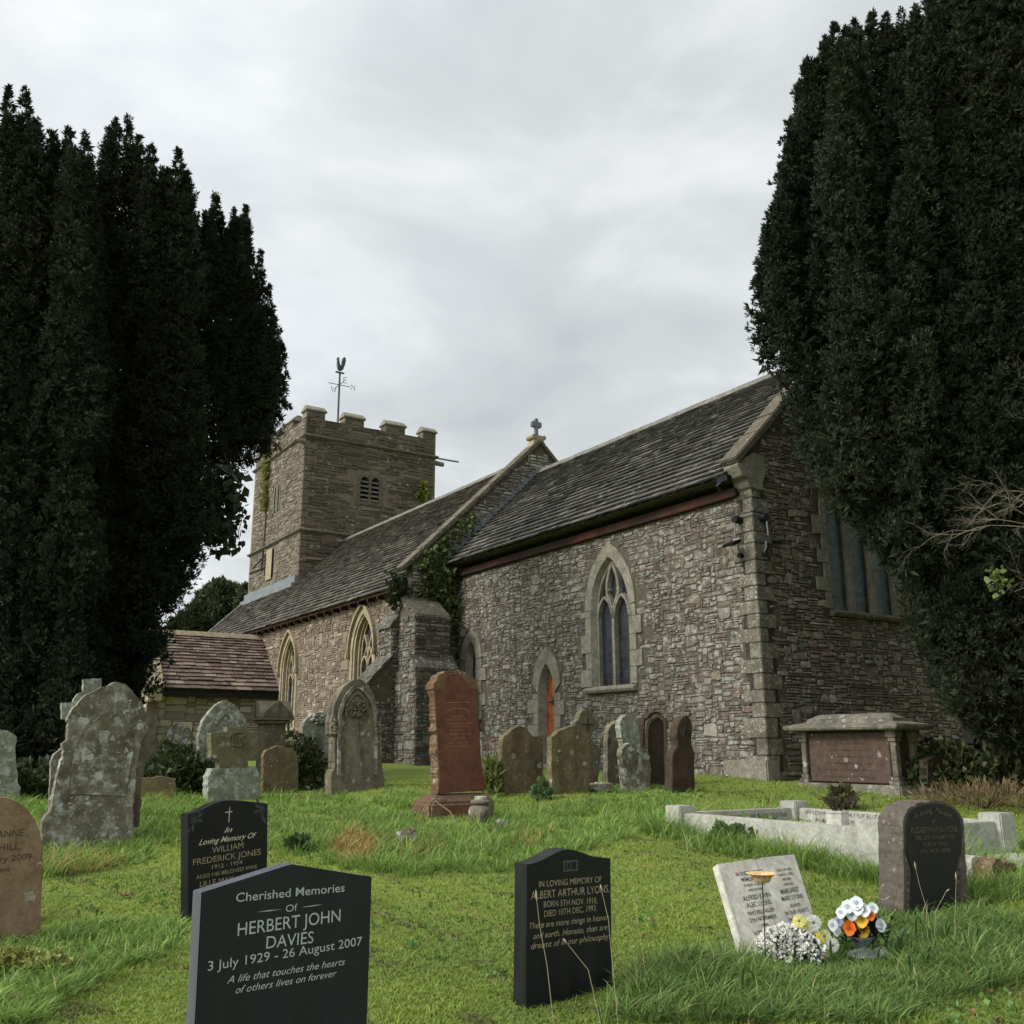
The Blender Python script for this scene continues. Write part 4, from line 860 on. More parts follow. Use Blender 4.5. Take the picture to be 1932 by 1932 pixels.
def polished(name, c, spk=.5, rough=.16):
    m, g, b = newmat(name); v = g.co('Object', off=g.rnd()); n = g.noise(v, 420, 2, .6); d = g.noise(v, 5, 5, .6)
    st_ = g.noise(g.co('Object', scale=(1,1,.12), off=g.rnd()), 9, 6, .65); du = g.math('MULTIPLY', g.ramp(st_, [(.45, 0), (.75, 1)]), .35); c0 = g.mix(g.math('MULTIPLY', g.ramp(n, [(.45, 0), (.75, 1)]), spk), c, tuple(x*2.6+.01 for x in c))
    spl = g.math('MULTIPLY', g.ramp(g.voro(v, 60), [(.06, 1), (.12, 0)]), g.ramp(g.noise(v, 4, 3), [(.52, 0), (.62, .6)]))
    fin(g, b, g.mix(g.math('MAXIMUM', du, spl), c0, tuple(x*2.2+.014 for x in c)), g.math('ADD', g.ramp(d, [(.3, rough), (.7, rough+.16)]), g.math('MULTIPLY', du, .6)), g.bump(d, .03, .01), .3); return m
S['blackblue'] = polished('dark_slate_grey_granite', (.0085,.0115,.014), .25, .5)
S['black'] = polished('polished_black_granite', (.004,.004,.0045), .3, .4)
S['side'] = polished('satin_granite_edge', (.055,.062,.070), .4, .5)
M['silver'] = plain('silver_lettering', (.40,.42,.42), .55, 0, .12, 60)
M['gold'] = plain('faded_gold_lettering', (.30,.25,.16), .6, 0, .3, 40)
M['cream'] = plain('cream_lettering', (.55,.53,.42), .6, 0, .2, 30)
M['etch'] = plain('etched_grey', (.055,.06,.06), .7, 0, .3, 60)
M['dull'] = plain('worn_lettering', (.105,.085,.058), .7, 0, .4, 50)
M['ink'] = plain('grey_cut_lettering', (.045,.045,.045), .8, 0, .3, 60)
M['sandcut'] = plain('dark_cut_lettering', (.055,.038,.024), .9, 0, .2, 30)
M['redcut'] = plain('worn_red_lettering', (.33,.13,.075), .8, 0, .4, 40)
def smooth_pts(pts, step=.03):
    """Catmull-Rom through soft points, straight at corners (third value 1)"""
    P = [(p[0], p[1], (p[2] if len(p) > 2 else 0)) for p in pts]; out = []
    for i in range(len(P)-1):
        p1, p2 = P[i], P[i+1]; p0 = P[i-1] if i > 0 and not p1[2] else p1; p3 = P[i+2] if i+2 < len(P) and not p2[2] else p2
        L = math.hypot(p2[0]-p1[0], p2[1]-p1[1]); n = max(1, int(L/step)); 
        for j in range(n):
            t = j/n; f = lambda a, b, c, d: .5*((2*b)+(-a+c)*t+(2*a-5*b+4*c-d)*t*t+(-a+3*b-3*c+d)*t**3)
            out.append((f(p0[0], p1[0], p2[0], p3[0]), f(p0[1], p1[1], p2[1], p3[1])))
    out.append((P[-1][0], P[-1][1])); return out
class Stone:
    """a gravestone whose front plane stands at its own place; pix() maps points seen on that plane into local metres"""
    def __init__(s, name, label, cat, anchor, th=TH, lean=0, group=None, Y=None):
        p = at(anchor[0], anchor[1], Y) if Y else hit(*anchor)
        s.p = Vector((p.x, p.y, gz(p.x, p.y))); s.M = Matrix.Translation(s.p) @ Matrix.Rotation(th, 4, 'Z') @ Matrix.Rotation(-lean, 4, 'X'); s.I = s.M.inverted()
        s.o = thing(name, label, cat, s.p, 0, group); s.o.matrix_world = s.M; s.rd = random.Random(int(anchor[0]))
        s.o.rotation_euler = (-lean, 0, th); s.o.rotation_euler = s.M.to_euler(); s.o.location = s.p
    def pix(s, x, y, d=0):
        o = s.I @ Vector((0, 0, EYE)); a, b = ray(x, y); r = s.I.to_3x3() @ Vector((a, 1, b)); t = (d-o.y)/r.y; q = o + r*t; return (q.x, q.z)
    def outline(s, pts, d=0, rough=0, step=.03):
        q = [(*s.pix(p[0], p[1], d), p[2] if len(p) > 2 else 0) for p in pts]; q = smooth_pts(q, step)
        if rough: q = [(x+s.rd.gauss(0, rough), z+s.rd.gauss(0, rough)) for x, z in q]
        return q
    def slab(s, name, pts, t, m, d=0, rough=0, bury=.2, bevel=.006, step=.03, raw=False):
        q = pts if raw else s.outline(pts, d, rough, step)
        if bury: q = [(q[0][0], q[0][1]-bury)]+q[1:-1]+[(q[-1][0], q[-1][1]-bury)] if abs(q[0][1]-q[1][1]) > .02 else [(q[0][0], q[0][1]-bury)]+q+[(q[-1][0], q[-1][1]-bury)]
        mb = MB(); mb.prism(q, (0,0,0), (1,0,0), (0,0,1), (0,-1,0), -t-d, -d); return mb.build(name, m, s.o, bevel=bevel, local=True, fixn=True)
    def relief(s, name, outer, inner, m, d0=0, d1=-.02, closed=False):
        mb = MB(); n = 40
        def rs(pts):
            L = [0]; 
            for a, b in zip(pts, pts[1:]): L.append(L[-1]+math.hypot(b[0]-a[0], b[1]-a[1]))
            out = []; j = 0
            for k in range(n+1):
                t = L[-1]*k/n
                while j < len(L)-2 and L[j+1] < t: j += 1
                f = (t-L[j])/max(1e-9, L[j+1]-L[j]); out.append((pts[j][0]+(pts[j+1][0]-pts[j][0])*f, pts[j][1]+(pts[j+1][1]-pts[j][1])*f))
            return out
        mb.band(rs(outer), rs(inner), (0,0,0), (1,0,0), (0,0,1), (0,-1,0), -d0, -d1, closed=closed); return mb.build(name, m, s.o, local=True, fixn=True)
    def words(s, lines, m, d=-.0015, name='inscription'):
        """lines: (text, x0, y0, x1, y1 baseline ends as seen, cap height px, shear, bold)"""
        mb = MB()
        for L in lines:
            body, x0, y0, x1, y1, h = L[:6]; sh = L[6] if len(L) > 6 else 0; bo = L[7] if len(L) > 7 else 0
            a, b = s.pix(x0, y0, d), s.pix(x1, y1, d); mx, my = (x0+x1)/2, (y0+y1)/2; c, e = s.pix(mx, my, d), s.pix(mx, my-h, d)
            put_text(mb, body, (a[0]+b[0])/2, (a[1]+b[1])/2, math.hypot(b[0]-a[0], b[1]-a[1]), e[1]-c[1], d, sh, bo, math.atan2(b[1]-a[1], b[0]-a[0]))
        return mb.build(name, m, s.o, local=True)
def rescale(x0, y0, k): return lambda pts: [(x0+p[0]*k, y0+p[1]*k)+tuple(p[2:]) for p in pts]
r2 = rescale(0, 1288, 1/3); r3 = rescale(644, 1288, 1/3); rm = rescale(901.6, 1320.2, .2333); r7 = rescale(257.6, 1030.4, .3); rl = rescale(0, 1223.6, .2)
def sym_lumps(s, name, c, w, h, k, m, d=-.01):
    """carved foliage in low relief"""
    mb = MB(); rd = random.Random(k)
    for i in range(k):
        a = rd.random()*6.28; r = rd.random()**.5; x, z = c[0]+w*r*math.cos(a), c[1]+h*r*math.sin(a); q = .012+.018*rd.random(); t = rd.random()*3
        mb.tube([(x+q*1.4*math.cos(t), d, z+q*1.4*math.sin(t)), (x, d-q*.5, z), (x-q*1.4*math.cos(t), d, z-q*1.4*math.sin(t))], [q*.4, q, q*.4], 6)
    return mb.build(name, m, s.o, smooth=True, local=True)
# 1 slate-grey peaked stone, nearest
s = Stone('headstone', 'dark blue-grey peaked headstone in memory of Herbert John Davies, nearest the viewer', 'gravestone', (371, 1893), th=R(40), Y=3.5)
pts = [(371, 1893, 1), (381.5, 1685, 1), (540, 1634.5), (553, 1631), (566, 1633.5), (702, 1655, 1), (694.5, 1893, 1)]
q = s.outline(pts); zb = min(q[0][1], q[-1][1]); mb = MB()
mb.prism([(q[0][0]+.012, -.25)]+q[1:-1]+[(q[-1][0]-.012, -.25)], (0,0,0), (1,0,0), (0,0,1), (0,-1,0), -.075, 0); mb.build('slab', S['blackblue'], s.o, local=True, bevel=.004, fixn=True)
mb = MB()
cap = [(q[0][0]+.012, -.24)]+q[1:-1]; mid_ = (q[0][0]+q[-1][0])/2; cap = [(x-.0014 if x < mid_-.3 else x+.0004, z+.0014) for x, z in cap]; mb.add([(x, .004, z) for x, z in cap]+[(x, .071, z) for x, z in cap], [(i, i+1, len(cap)+i+1, len(cap)+i) for i in range(len(cap)-1)]); mb.build('edge_face', S['side'], s.o, local=True)
s.words([('Cherished Memories', 445, 1702, 650, 1682, 17, 0, .004), ('Of', 539, 1721, 561, 1718, 14), ('HERBERT JOHN', 448, 1766, 642, 1738, 25), ('DAVIES', 502, 1790, 591, 1779, 24), ('3 July 1929 - 26 August 2007', 392, 1832, 683, 1783, 18), ('A life that touches the hearts', 428, 1856, 651, 1820, 14, .35), ('of others lives on forever', 444, 1875, 635, 1842, 14, .35)], M['silver'], d=-.002)
mb = MB()
for xa, ya, xb, yb in ((482, 1721, 533, 1715), (567, 1712, 610, 1706)):
    a, b = s.pix(xa, ya), s.pix(xb, yb); mb.add([(a[0], -.002, a[1]), ((a[0]+b[0])/2, -.002, (a[1]+b[1])/2-.0018), (b[0], -.002, b[1]), ((a[0]+b[0])/2, -.002, (a[1]+b[1])/2+.0018)], [(0,1,2,3)])
mb.build('ornament_line', M['silver'], s.o, local=True)
# 2 black stone with cross and roses
s = Stone('headstone', 'polished black headstone of William Frederick Jones with white cross and etched roses', 'gravestone', (355, 1740), th=R(52))
s.slab('slab', [(355, 1740, 1), (355, 1536, 1), (377, 1530), (400, 1518), (423, 1511), (450, 1510.5), (477, 1513), (505, 1516, 1), (503, 1725, 1)], .09, S['black'], bevel=.004)
s.words([('In', 423, 1571, 438, 1570, 11, .4), ('Loving Memory Of', 375, 1595, 484, 1580, 11, .5, .004)], M['cream'], name='script_lettering')
s.words([('WILLIAM', 400, 1610, 459, 1600, 12), ('FREDERICK JONES', 364, 1633, 492, 1612, 12), ('1912 - 1954', 400, 1640, 457, 1630, 8), ('ALSO HIS BELOVED WIFE', 370, 1659, 485, 1638, 7.5), ('LILLE MAY', 377, 1674, 440, 1663, 11)], M['gold'])
mb = MB(); a, b = s.pix(431.5, 1523), s.pix(431.5, 1551); strip_ = lambda p, q_, w_: mb.box((p[0]-w_/2, -.002, p[1]), (w_, 0, 0), (0, 0, q_[1]-p[1]), (0, .001, 0)); strip_(b, a, .006)
c_, d_ = s.pix(425, 1533), s.pix(438, 1531); mb.box((c_[0], -.002, c_[1]-.003), (d_[0]-c_[0], 0, d_[1]-c_[1]), (0, 0, .006), (0, .001, 0)); mb.build('cross', M['cream'], s.o, local=True)
def rose(cx, cy, k):
    mb = MB(); c = s.pix(cx, cy)
    for rr_, n_ in ((.030, 7), (.019, 5), (.009, 4)):
        for i in range(n_):
            a = i*2*math.pi/n_+rr_*40; o = (c[0]+rr_*math.cos(a)*.7, c[1]+rr_*math.sin(a)*.7); P_ = [(o[0]+rr_*.55*math.cos(t*math.pi/5), -.0012-(.03-rr_)*.02, o[1]+rr_*.5*math.sin(t*math.pi/5)) for t in range(10)]
            Q_ = [((x-o[0])*.72+o[0], y, (z-o[1])*.72+o[1]) for x, y, z in P_]; mb.add(P_+Q_, [(j, (j+1)%10, 10+(j+1)%10, 10+j) for j in range(10)])
    for a, r in k:
        o = (c[0]+.055*r*math.cos(a), c[1]+.055*r*math.sin(a)); d1, d2 = (math.cos(a)*.032, math.sin(a)*.032), (-math.sin(a)*.013, math.cos(a)*.013)
        mb.add([(o[0]-d1[0], -.0012, o[1]-d1[1]), (o[0]+d2[0], -.0012, o[1]+d2[1]), (o[0]+d1[0], -.0012, o[1]+d1[1]), (o[0]-d2[0], -.0012, o[1]-d2[1])], [(0,1,2,3)])
    mb.build('etched_rose', M['etch'], s.o, local=True)
rose(365, 1546, [(.5, 1), (-.2, 1), (-1.6, 1.1), (-2.0, 1.6), (.9, 1.4)]); rose(494, 1527, [(2.6, 1), (3.4, 1), (-1.4, 1.1), (-1.2, 1.6), (2.2, 1.4)])
# 3 black serpentine stone
s = Stone('headstone', 'black wavy-topped headstone of Albert Arthur Lyons, alone at bottom centre', 'gravestone', (993, 1905), th=R(32))
s.slab('slab', [(993, 1905, 1), (995, 1631, 1), (1013, 1627), (1040, 1614), (1060, 1604.5), (1080, 1603.5), (1100, 1609), (1124, 1617.5), (1152, 1619.5, 1), (1156, 1900, 1)], .13, S['black'], bevel=.004)
s.words([('IN LOVING MEMORY OF', 1017, 1674, 1135, 1664, 12), ('ALBERT ARTHUR LYONS,', 1002, 1697, 1150, 1683, 15), ('BORN 5TH NOV. 1918,', 1026, 1712, 1127, 1704, 12), ('DIED 10TH DEC. 1993.', 1027, 1730, 1126, 1718, 12), ('There are more things in heaven', 999, 1753, 1149, 1735, 12, .3), ('and earth, Horatio, than are', 1006, 1772, 1146, 1754, 12, .3), ('dreamt of in our philosophy.', 1002, 1791, 1150, 1771, 12, .3)], M['gold'])
mb = MB()
for x0, y0, x1, y1 in ((1063, 1622, 1090, 1645),):
    a, b = s.pix(x0, y1), s.pix(x1, y0); mb.band([(a[0], a[1]), (b[0], a[1]), (b[0], b[1]), (a[0], b[1])], [(a[0]+.01, a[1]+.01), (b[0]-.01, a[1]+.01), (b[0]-.01, b[1]-.01), (a[0]+.01, b[1]-.01)], (0,0,0), (1,0,0), (0,0,1), (0,-1,0), 0, .0015, closed=True)
    c = ((a[0]+b[0])/2, (a[1]+b[1])/2); mb.band([(c[0]-.012+.018*math.cos(t*.5236), c[1]+.022*math.sin(t*.5236)) for t in range(12)], [(c[0]-.012+.012*math.cos(t*.5236), c[1]+.016*math.sin(t*.5236)) for t in range(12)], (0,0,0), (1,0,0), (0,0,1), (0,-1,0), 0, .0015, closed=True)
mb.build('etched_emblem', M['etch'], s.o, local=True)
# 4 pale book-shaped tablet leaning back
s = Stone('memorial_tablet', 'pale grey book-shaped memorial tablet leaning back, behind the potted flowers', 'gravestone', (1407, 1812), th=R(30), lean=R(30))
s.slab('slab', [(1407, 1812, 1), (1353, 1630, 1), (1390, 1625), (1418, 1620), (1426, 1621.5, 1), (1434, 1618.5), (1465, 1615), (1499, 1611.5, 1), (1556, 1790, 1)], .06, S['tablet'], bevel=.005, bury=.1)
mb = MB(); a, b = s.pix(1427, 1625, -.001), s.pix(1480, 1800, -.001); mb.add([(a[0]-.003, -.0012, a[1]), (a[0]+.003, -.0012, a[1]), (b[0]+.003, -.0012, b[1]), (b[0]-.003, -.0012, b[1])], [(0,1,2,3)]); mb.build('page_fold', S['white'], s.o, local=True)
mb = MB(); a, b = s.pix(1360, 1640, -.001), s.pix(1408, 1800, -.001); mb.add([(a[0]-.002, -.001, a[1]), (a[0]+.002, -.001, a[1]), (b[0]+.002, -.001, b[1]), (b[0]-.002, -.001, b[1])], [(0,1,2,3)]); mb.build('page_edge', S['white'], s.o, local=True)
rt = lambda x, y: (1320.2+x*.2, 1577.8+y*.2)
def TL(t, x0, y0, x1, y1, h): a, b = rt(x0, y0), rt(x1, y1); return (t, a[0], a[1], b[0], b[1], h*.22, 0, .012)
s.words([TL('IN EVER LOVING', 348, 378, 606, 342, 34), TL('MEMORY OF', 400, 428, 585, 408, 34), TL('A DEAR HUSBAND', 420, 476, 625, 452, 22), TL('AND FATHER', 462, 522, 600, 500, 22), TL('ALFRED JOHN', 418, 612, 672, 566, 42), TL('ALEC LYONS', 452, 674, 682, 636, 42), TL('WHO FELL ASLEEP', 455, 748, 714, 704, 34), TL('27th NOVEMBER', 482, 812, 734, 766, 34), TL('1989.', 590, 856, 662, 844, 30), TL('AGED 85 YEARS', 518, 936, 768, 886, 34),
 TL('ALSO HIS WIFE', 730, 334, 870, 316, 22), TL('A MUCH LOVED', 744, 378, 884, 360, 22), TL('MOTHER', 790, 418, 866, 408, 22), TL('AND NAN', 800, 464, 886, 456, 22), TL('MARGARET', 772, 546, 945, 516, 42), TL('MARY LYONS', 782, 612, 982, 578, 40), TL('ALWAYS', 862, 672, 956, 656, 32), TL('IN OUR HEARTS', 815, 744, 1032, 704, 34), TL('24th JUNE', 842, 804, 980, 780, 32), TL('AGED 87', 856, 862, 980, 842, 32)], M['ink'])
# 5 rough granite frame with black inset
s = Stone('headstone', 'rough granite headstone with arched black inset for Elizabeth Julia Lyons, right foreground', 'gravestone', (1706, 1735), th=R(32))
s.slab('rough_surround', [(1706, 1735, 1), (1704, 1545, 1), (1712, 1528), (1730, 1517), (1760, 1511), (1780, 1513.5), (1797, 1521), (1812, 1535), (1818, 1546, 1), (1825, 1670), (1826, 1732, 1)], .22, S['granite'], rough=.003, bevel=.012)
s.slab('black_inset', [(1716, 1728, 1), (1722, 1650), (1716, 1625), (1711, 1600), (1712, 1545, 1), (1718, 1532), (1735, 1521.5), (1760, 1516), (1783, 1519), (1803, 1530), (1812, 1546, 1), (1815, 1600), (1808, 1625), (1806, 1650), (1806, 1728, 1)], .012, S['black'], d=-.012, bury=.02, bevel=.003)
re_ = lambda x, y: (1610+x*.15, 1384.6+y*.15)
def EL(t, x0, y0, x1, y1, h, *a): p, q_ = re_(x0, y0), re_(x1, y1); return (t, p[0], p[1], q_[0], q_[1], h*.15, *a)
s.words([EL('In loving', 770, 1060, 1000, 985, 70, .3), EL('Memory', 1030, 985, 1240, 1060, 70, .3), EL('of', 990, 1125, 1045, 1118, 60, .3), EL('ELIZABETH JULIA LYONS', 730, 1252, 1310, 1230, 78), EL('DIED 30TH JANUARY 1972.', 780, 1335, 1280, 1316, 55), EL('AGED 57 YEARS.', 880, 1415, 1190, 1402, 50), EL('UNTIL THE DAY BREAK.', 838, 1500, 1230, 1480, 48)], M['dull'], d=-.0256)
for x in (1716, 1812):
    mb = MB()
    for i in range(6):
        a = s.pix(x, 1640+i*14, -.01); r = .016; mb.band([(a[0]+r*math.cos(t*.785), a[1]+r*math.sin(t*.785)) for t in range(8)], [(a[0]+r*.45*math.cos(t*.785), a[1]+r*.45*math.sin(t*.785)) for t in range(8)], (0,0,0), (1,0,0), (0,0,1), (0,-1,0), -.002, .008, closed=True)
    mb.build('carved_border', S['granite'], s.o, local=True, fixn=True)
# 6 brown sandstone at the left edge
s = Stone('headstone', 'round-topped smooth brown sandstone headstone cut by the left edge, dated 2009', 'gravestone', (77, 1775), th=R(26))
s.slab('slab', [(-95, 1800, 1), (-90, 1600), (-75, 1548), (-45, 1517), (0, 1504.5), (30, 1512), (55, 1532), (72, 1562), (79.5, 1600), (79, 1660), (75, 1775, 1)], .11, S['sand'], bevel=.008)
s.words([('ANNE', -6, 1581, 45, 1577, 14), ('HILL', -3, 1606, 37, 1602, 13), ('ry 2009', -1, 1627, 60, 1621, 12), ('ars', -1, 1646, 18, 1644, 10)], M['sandcut'])
# 7 leftmost lichened
s = Stone('headstone', 'lichen-crusted headstone with sloping shoulders at the far left edge, behind the brown one', 'gravestone', (36, 1512), th=R(32))
s.slab('slab', rl([(-260, 1440, 1), (-250, 880, 1), (-240, 830, 1), (0, 760), (160, 830, 1), (160, 880, 1), (148, 930), (158, 1100), (172, 1270, 1), (195, 1300), (190, 1450, 1)]), .14, S['pale'], rough=.004, bevel=.012)
# 8 big leaning stone
s = Stone('headstone', 'tall leaning pointed headstone blotched with pale lichen, biggest on the left side', 'gravestone', (80, 1604), th=R(30))
s.slab('slab', rl([(405, 1905, 1), (388, 1690), (405, 1610, 1), (478, 1530, 1), (500, 1400), (535, 1240), (565, 1100), (600, 960, 1), (596, 900), (632, 860, 1), (648, 760), (655, 640), (720, 530), (850, 420), (1000, 350), (1135, 315), (1250, 400), (1330, 500), (1388, 620), (1402, 700), (1395, 790, 1), (1335, 880), (1318, 960, 1), (1290, 1100), (1282, 1250), (1256, 1480), (1262, 1640), (1240, 1850, 1)]), .2, S['grey'], rough=.005, bevel=.014)
s.slab('inner_arch', rl([(655, 1380, 1), (690, 1000), (760, 850), (880, 700), (1090, 560), (1200, 700), (1270, 860), (1240, 1100), (1190, 1400, 1)]), .012, S['grey'], d=-.012, bury=0, rough=.003, bevel=.006)
s.words([('SACRED', 160, 1424, 232, 1420, 8), ('TO THE MEMORY OF', 140, 1442, 245, 1436, 7), ('WHO DIED APRIL', 134, 1459, 242, 1453, 6), ('AGED 67', 216, 1490, 240, 1488, 8)], S['grey'], d=-.0165)
# 9 stone cross behind it
s = Stone('stone_cross', 'squared stone ring cross peeping over the tall leaning headstone', 'gravestone', (200, 1530), th=R(30), Y=11.5)
s.slab('cross', rl([(775, 1500, 1), (790, 800, 1), (785, 700, 1), (700, 690), (585, 660, 1), (580, 512, 1), (690, 505, 1), (700, 470), (740, 425), (790, 402, 1), (785, 292, 1), (960, 278, 1), (962, 402, 1), (1010, 425), (1050, 470), (1060, 505, 1), (1180, 505, 1), (1185, 650, 1), (1060, 690), (965, 700, 1), (960, 800, 1), (985, 1500, 1)]), .14, S['pale'], rough=.003, bevel=.01)
s = Stone('headstone', 'dark mossy round headstone showing past the right side of the tall leaning one', 'gravestone', (250, 1530), th=R(30), Y=10.9)
s.slab('slab', rl([(1150, 1500, 1), (1180, 1000), (1230, 800), (1380, 735), (1450, 765), (1488, 860), (1492, 930), (1440, 1000), (1390, 1040), (1350, 1200), (1330, 1500, 1)]), .16, S['streaky'], rough=.006, bevel=.012)
s = Stone('headstone', 'slim grey headstone edge showing past the left side of the tall leaning one', 'gravestone', (97, 1530), th=R(30), Y=11.2)
s.slab('slab', rl([(465, 1500, 1), (480, 1200), (482, 1060), (510, 1000), (545, 970), (640, 960), (700, 1500, 1)]), .16, S['grey'], rough=.004, bevel=.012)
# 10 low block
s = Stone('stone_block', 'low broken brown stone block between the tall leaning headstone and the shrub', 'stone', (262, 1504), th=R(20))
s.slab('block', rl([(1295, 1410, 1), (1300, 1240), (1400, 1225), (1410, 1215), (1560, 1212), (1655, 1235, 1), (1665, 1385, 1)]), .3, S['brown'], rough=.006, bevel=.015, bury=.1)
s = Stone('headstone', 'small weathered round headstone beside the porch wall, behind the shrub', 'gravestone', (310, 1475), th=R(30), Y=16.5)
s.slab('slab', rl([(1510, 1250, 1), (1535, 960), (1560, 840), (1620, 740), (1700, 705), (1780, 745), (1835, 850), (1860, 1000), (1865, 1250, 1)]), .14, S['grey'], rough=.006, bevel=.012)
# 11 - 16
s = Stone('headstone', 'pointed gothic headstone thick with pale lichen, behind the stone cross lettered IHS', 'gravestone', (378, 1494))
s.slab('slab', r7([(395, 1550, 1), (400, 1420), (393, 1250), (397, 1170), (425, 1090), (480, 1020), (520, 985), (560, 968), (610, 995), (660, 1045), (692, 1110), (700, 1200), (700, 1550, 1)]), .17, S['greyleft'], rough=.005, bevel=.014)
s.relief('moulded_arch', s.outline(r7([(440, 1400), (440, 1200), (480, 1100), (560, 1020), (630, 1090), (660, 1200), (660, 1400)])), s.outline(r7([(465, 1400), (465, 1210), (500, 1120), (560, 1060), (610, 1120), (635, 1210), (635, 1400)])), S['greyleft'], -.002, -.025)
s = Stone('stone_cross', 'squat stone cross carved IHS on a lichened base, in front of the pointed gothic stone', 'gravestone', (394, 1513))
s.slab('cross', r7([(455, 1640, 1), (458, 1440, 1), (520, 1405, 1), (520, 1345, 1), (470, 1330, 1), (468, 1175, 1), (572, 1165, 1), (572, 1137, 1), (690, 1137, 1), (690, 1165, 1), (765, 1165, 1), (767, 1315, 1), (700, 1330, 1), (700, 1400, 1), (768, 1435, 1), (772, 1620, 1)]), .2, S['olive'], rough=.003, bevel=.012)
s.slab('base', r7([(448, 1650, 1), (450, 1450, 1), (475, 1400, 1), (755, 1392, 1), (772, 1430, 1), (776, 1620, 1)]), .26, S['pale'], d=-.03, rough=.004, bevel=.015)
a = s.pix(449, 1400); mb = MB(); put_text(mb, 'IHS', a[0], a[1]-.03, .18, .13, -.02, 0, .02); me_ = mb
ob = mb.build('inscription', S['olive'], s.o, local=True); md = None
mb = MB()
cxz = s.pix(449, 1394); mb.band([(cxz[0]+.13*math.cos(t*.3307), cxz[1]+.10*math.sin(t*.3307)) for t in range(19)], [(cxz[0]+.11*math.cos(t*.3307), cxz[1]+.08*math.sin(t*.3307)) for t in range(19)], (0,0,0), (1,0,0), (0,0,1), (0,-1,0), 0, .02, closed=True); mb.build('carved_ring', S['olive'], s.o, local=True, fixn=True)
# 13 pillar with cross-gabled cap
s = Stone('stone_pillar', 'square olive stone pillar monument under a twin-gabled cap', 'monument', (500, 1480), Y=16.3)
L_, R_ = s.pix(499, 1385), s.pix(539, 1385); top = s.pix(519, 1363)[1]; wv = R_[0]-L_[0]; mb = MB(); x0 = L_[0]
mb.box((x0, 0, -.2), (wv, 0, 0), (0, wv, 0), (0, 0, top+.2)); mb.build('shaft', S['olive'], s.o, local=True, bevel=.012)
mb = MB(); mb.box((x0-.06, -.06, top-.02), (wv+.12, 0, 0), (0, wv+.12, 0), (0, 0, .05)); mb.box((x0-.10, -.10, top+.035), (wv+.2, 0, 0), (0, wv+.2, 0), (0, 0, .04)); mb.build('cornice', S['olive'], s.o, local=True, bevel=.008)
mb = MB(); e = .10; h = .27; cx_ = x0+wv/2; cy_ = wv/2; b0 = top+.075
mb.prism([(-wv/2-e, 0), (wv/2+e, 0), (.03, h), (-.03, h)], (cx_, cy_, b0), (1,0,0), (0,0,1), (0,-1,0), -wv/2-e, wv/2+e)
mb.prism([(-wv/2-e, 0), (wv/2+e, 0), (.03, h), (-.03, h)], (cx_, cy_, b0+.001), (0,1,0), (0,0,1), (1,0,0), -wv/2-e+.002, wv/2+e-.002); mb.build('gabled_cap', S['streaky'], s.o, local=True, fixn=True, bevel=.006)
s = Stone('headstone', 'small brown round-topped headstone speckled white beside the IHS cross', 'gravestone', (496, 1497))
s.slab('slab', r7([(795, 1555, 1), (798, 1400), (800, 1330), (820, 1280), (850, 1272), (880, 1256), (930, 1258), (985, 1283), (1013, 1330), (1020, 1540, 1)]), .13, S['brown'], rough=.005, bevel=.012)
s = Stone('headstone', 'pale lichened headstone with carved head, tucked left behind the big gothic one', 'gravestone', (577, 1487))
s.slab('slab', r7([(1062, 1525, 1), (1050, 1350), (1040, 1200), (1050, 1120), (1090, 1070), (1140, 1045), (1200, 1060), (1250, 1120), (1262, 1520, 1)]), .14, S['pale'], rough=.005, bevel=.012)
sym_lumps(s, 'carving', s.pix(601, 1358), .12, .09, 26, S['pale'])
s = Stone('headstone', 'large gothic headstone with carved lancet panel and dark rain streaks, left of the buttress', 'gravestone', (622, 1500))
s.slab('slab', r7([(1225, 1575, 1), (1225, 1440), (1248, 1400, 1), (1246, 1200, 1), (1226, 1180, 1), (1222, 1130, 1), (1236, 1060), (1252, 980), (1300, 892), (1360, 845), (1395, 836), (1440, 855), (1490, 930), (1512, 1020), (1528, 1060, 1), (1545, 1100, 1), (1540, 1200, 1), (1547, 1400, 1), (1560, 1480), (1558, 1560, 1)]), .24, S['streaky'], rough=.004, bevel=.014)
s.relief('moulded_arch', s.outline(r7([(1260, 1440), (1262, 1150), (1275, 1020), (1320, 920), (1390, 866), (1450, 915), (1495, 1010), (1508, 1150), (1510, 1440)])), s.outline(r7([(1280, 1440), (1282, 1155), (1293, 1030), (1332, 942), (1388, 893), (1438, 938), (1478, 1020), (1490, 1155), (1492, 1440)])), S['grey'], -.002, -.035)
s.relief('lancet_rim', s.outline(r7([(1306, 1070), (1318, 990), (1350, 940), (1385, 915), (1420, 940), (1450, 990), (1460, 1070)])), s.outline(r7([(1318, 1070), (1328, 998), (1355, 955), (1385, 932), (1414, 955), (1440, 998), (1448, 1070)])), S['olive'], -.002, -.03)
sym_lumps(s, 'carved_foliage', s.pix(672, 1337), .16, .14, 60, S['olive'])
for x, y in ((631, 1375), (716, 1372)): sym_lumps(s, 'side_scroll', s.pix(x, y), .06, .12, 16, S['grey'])
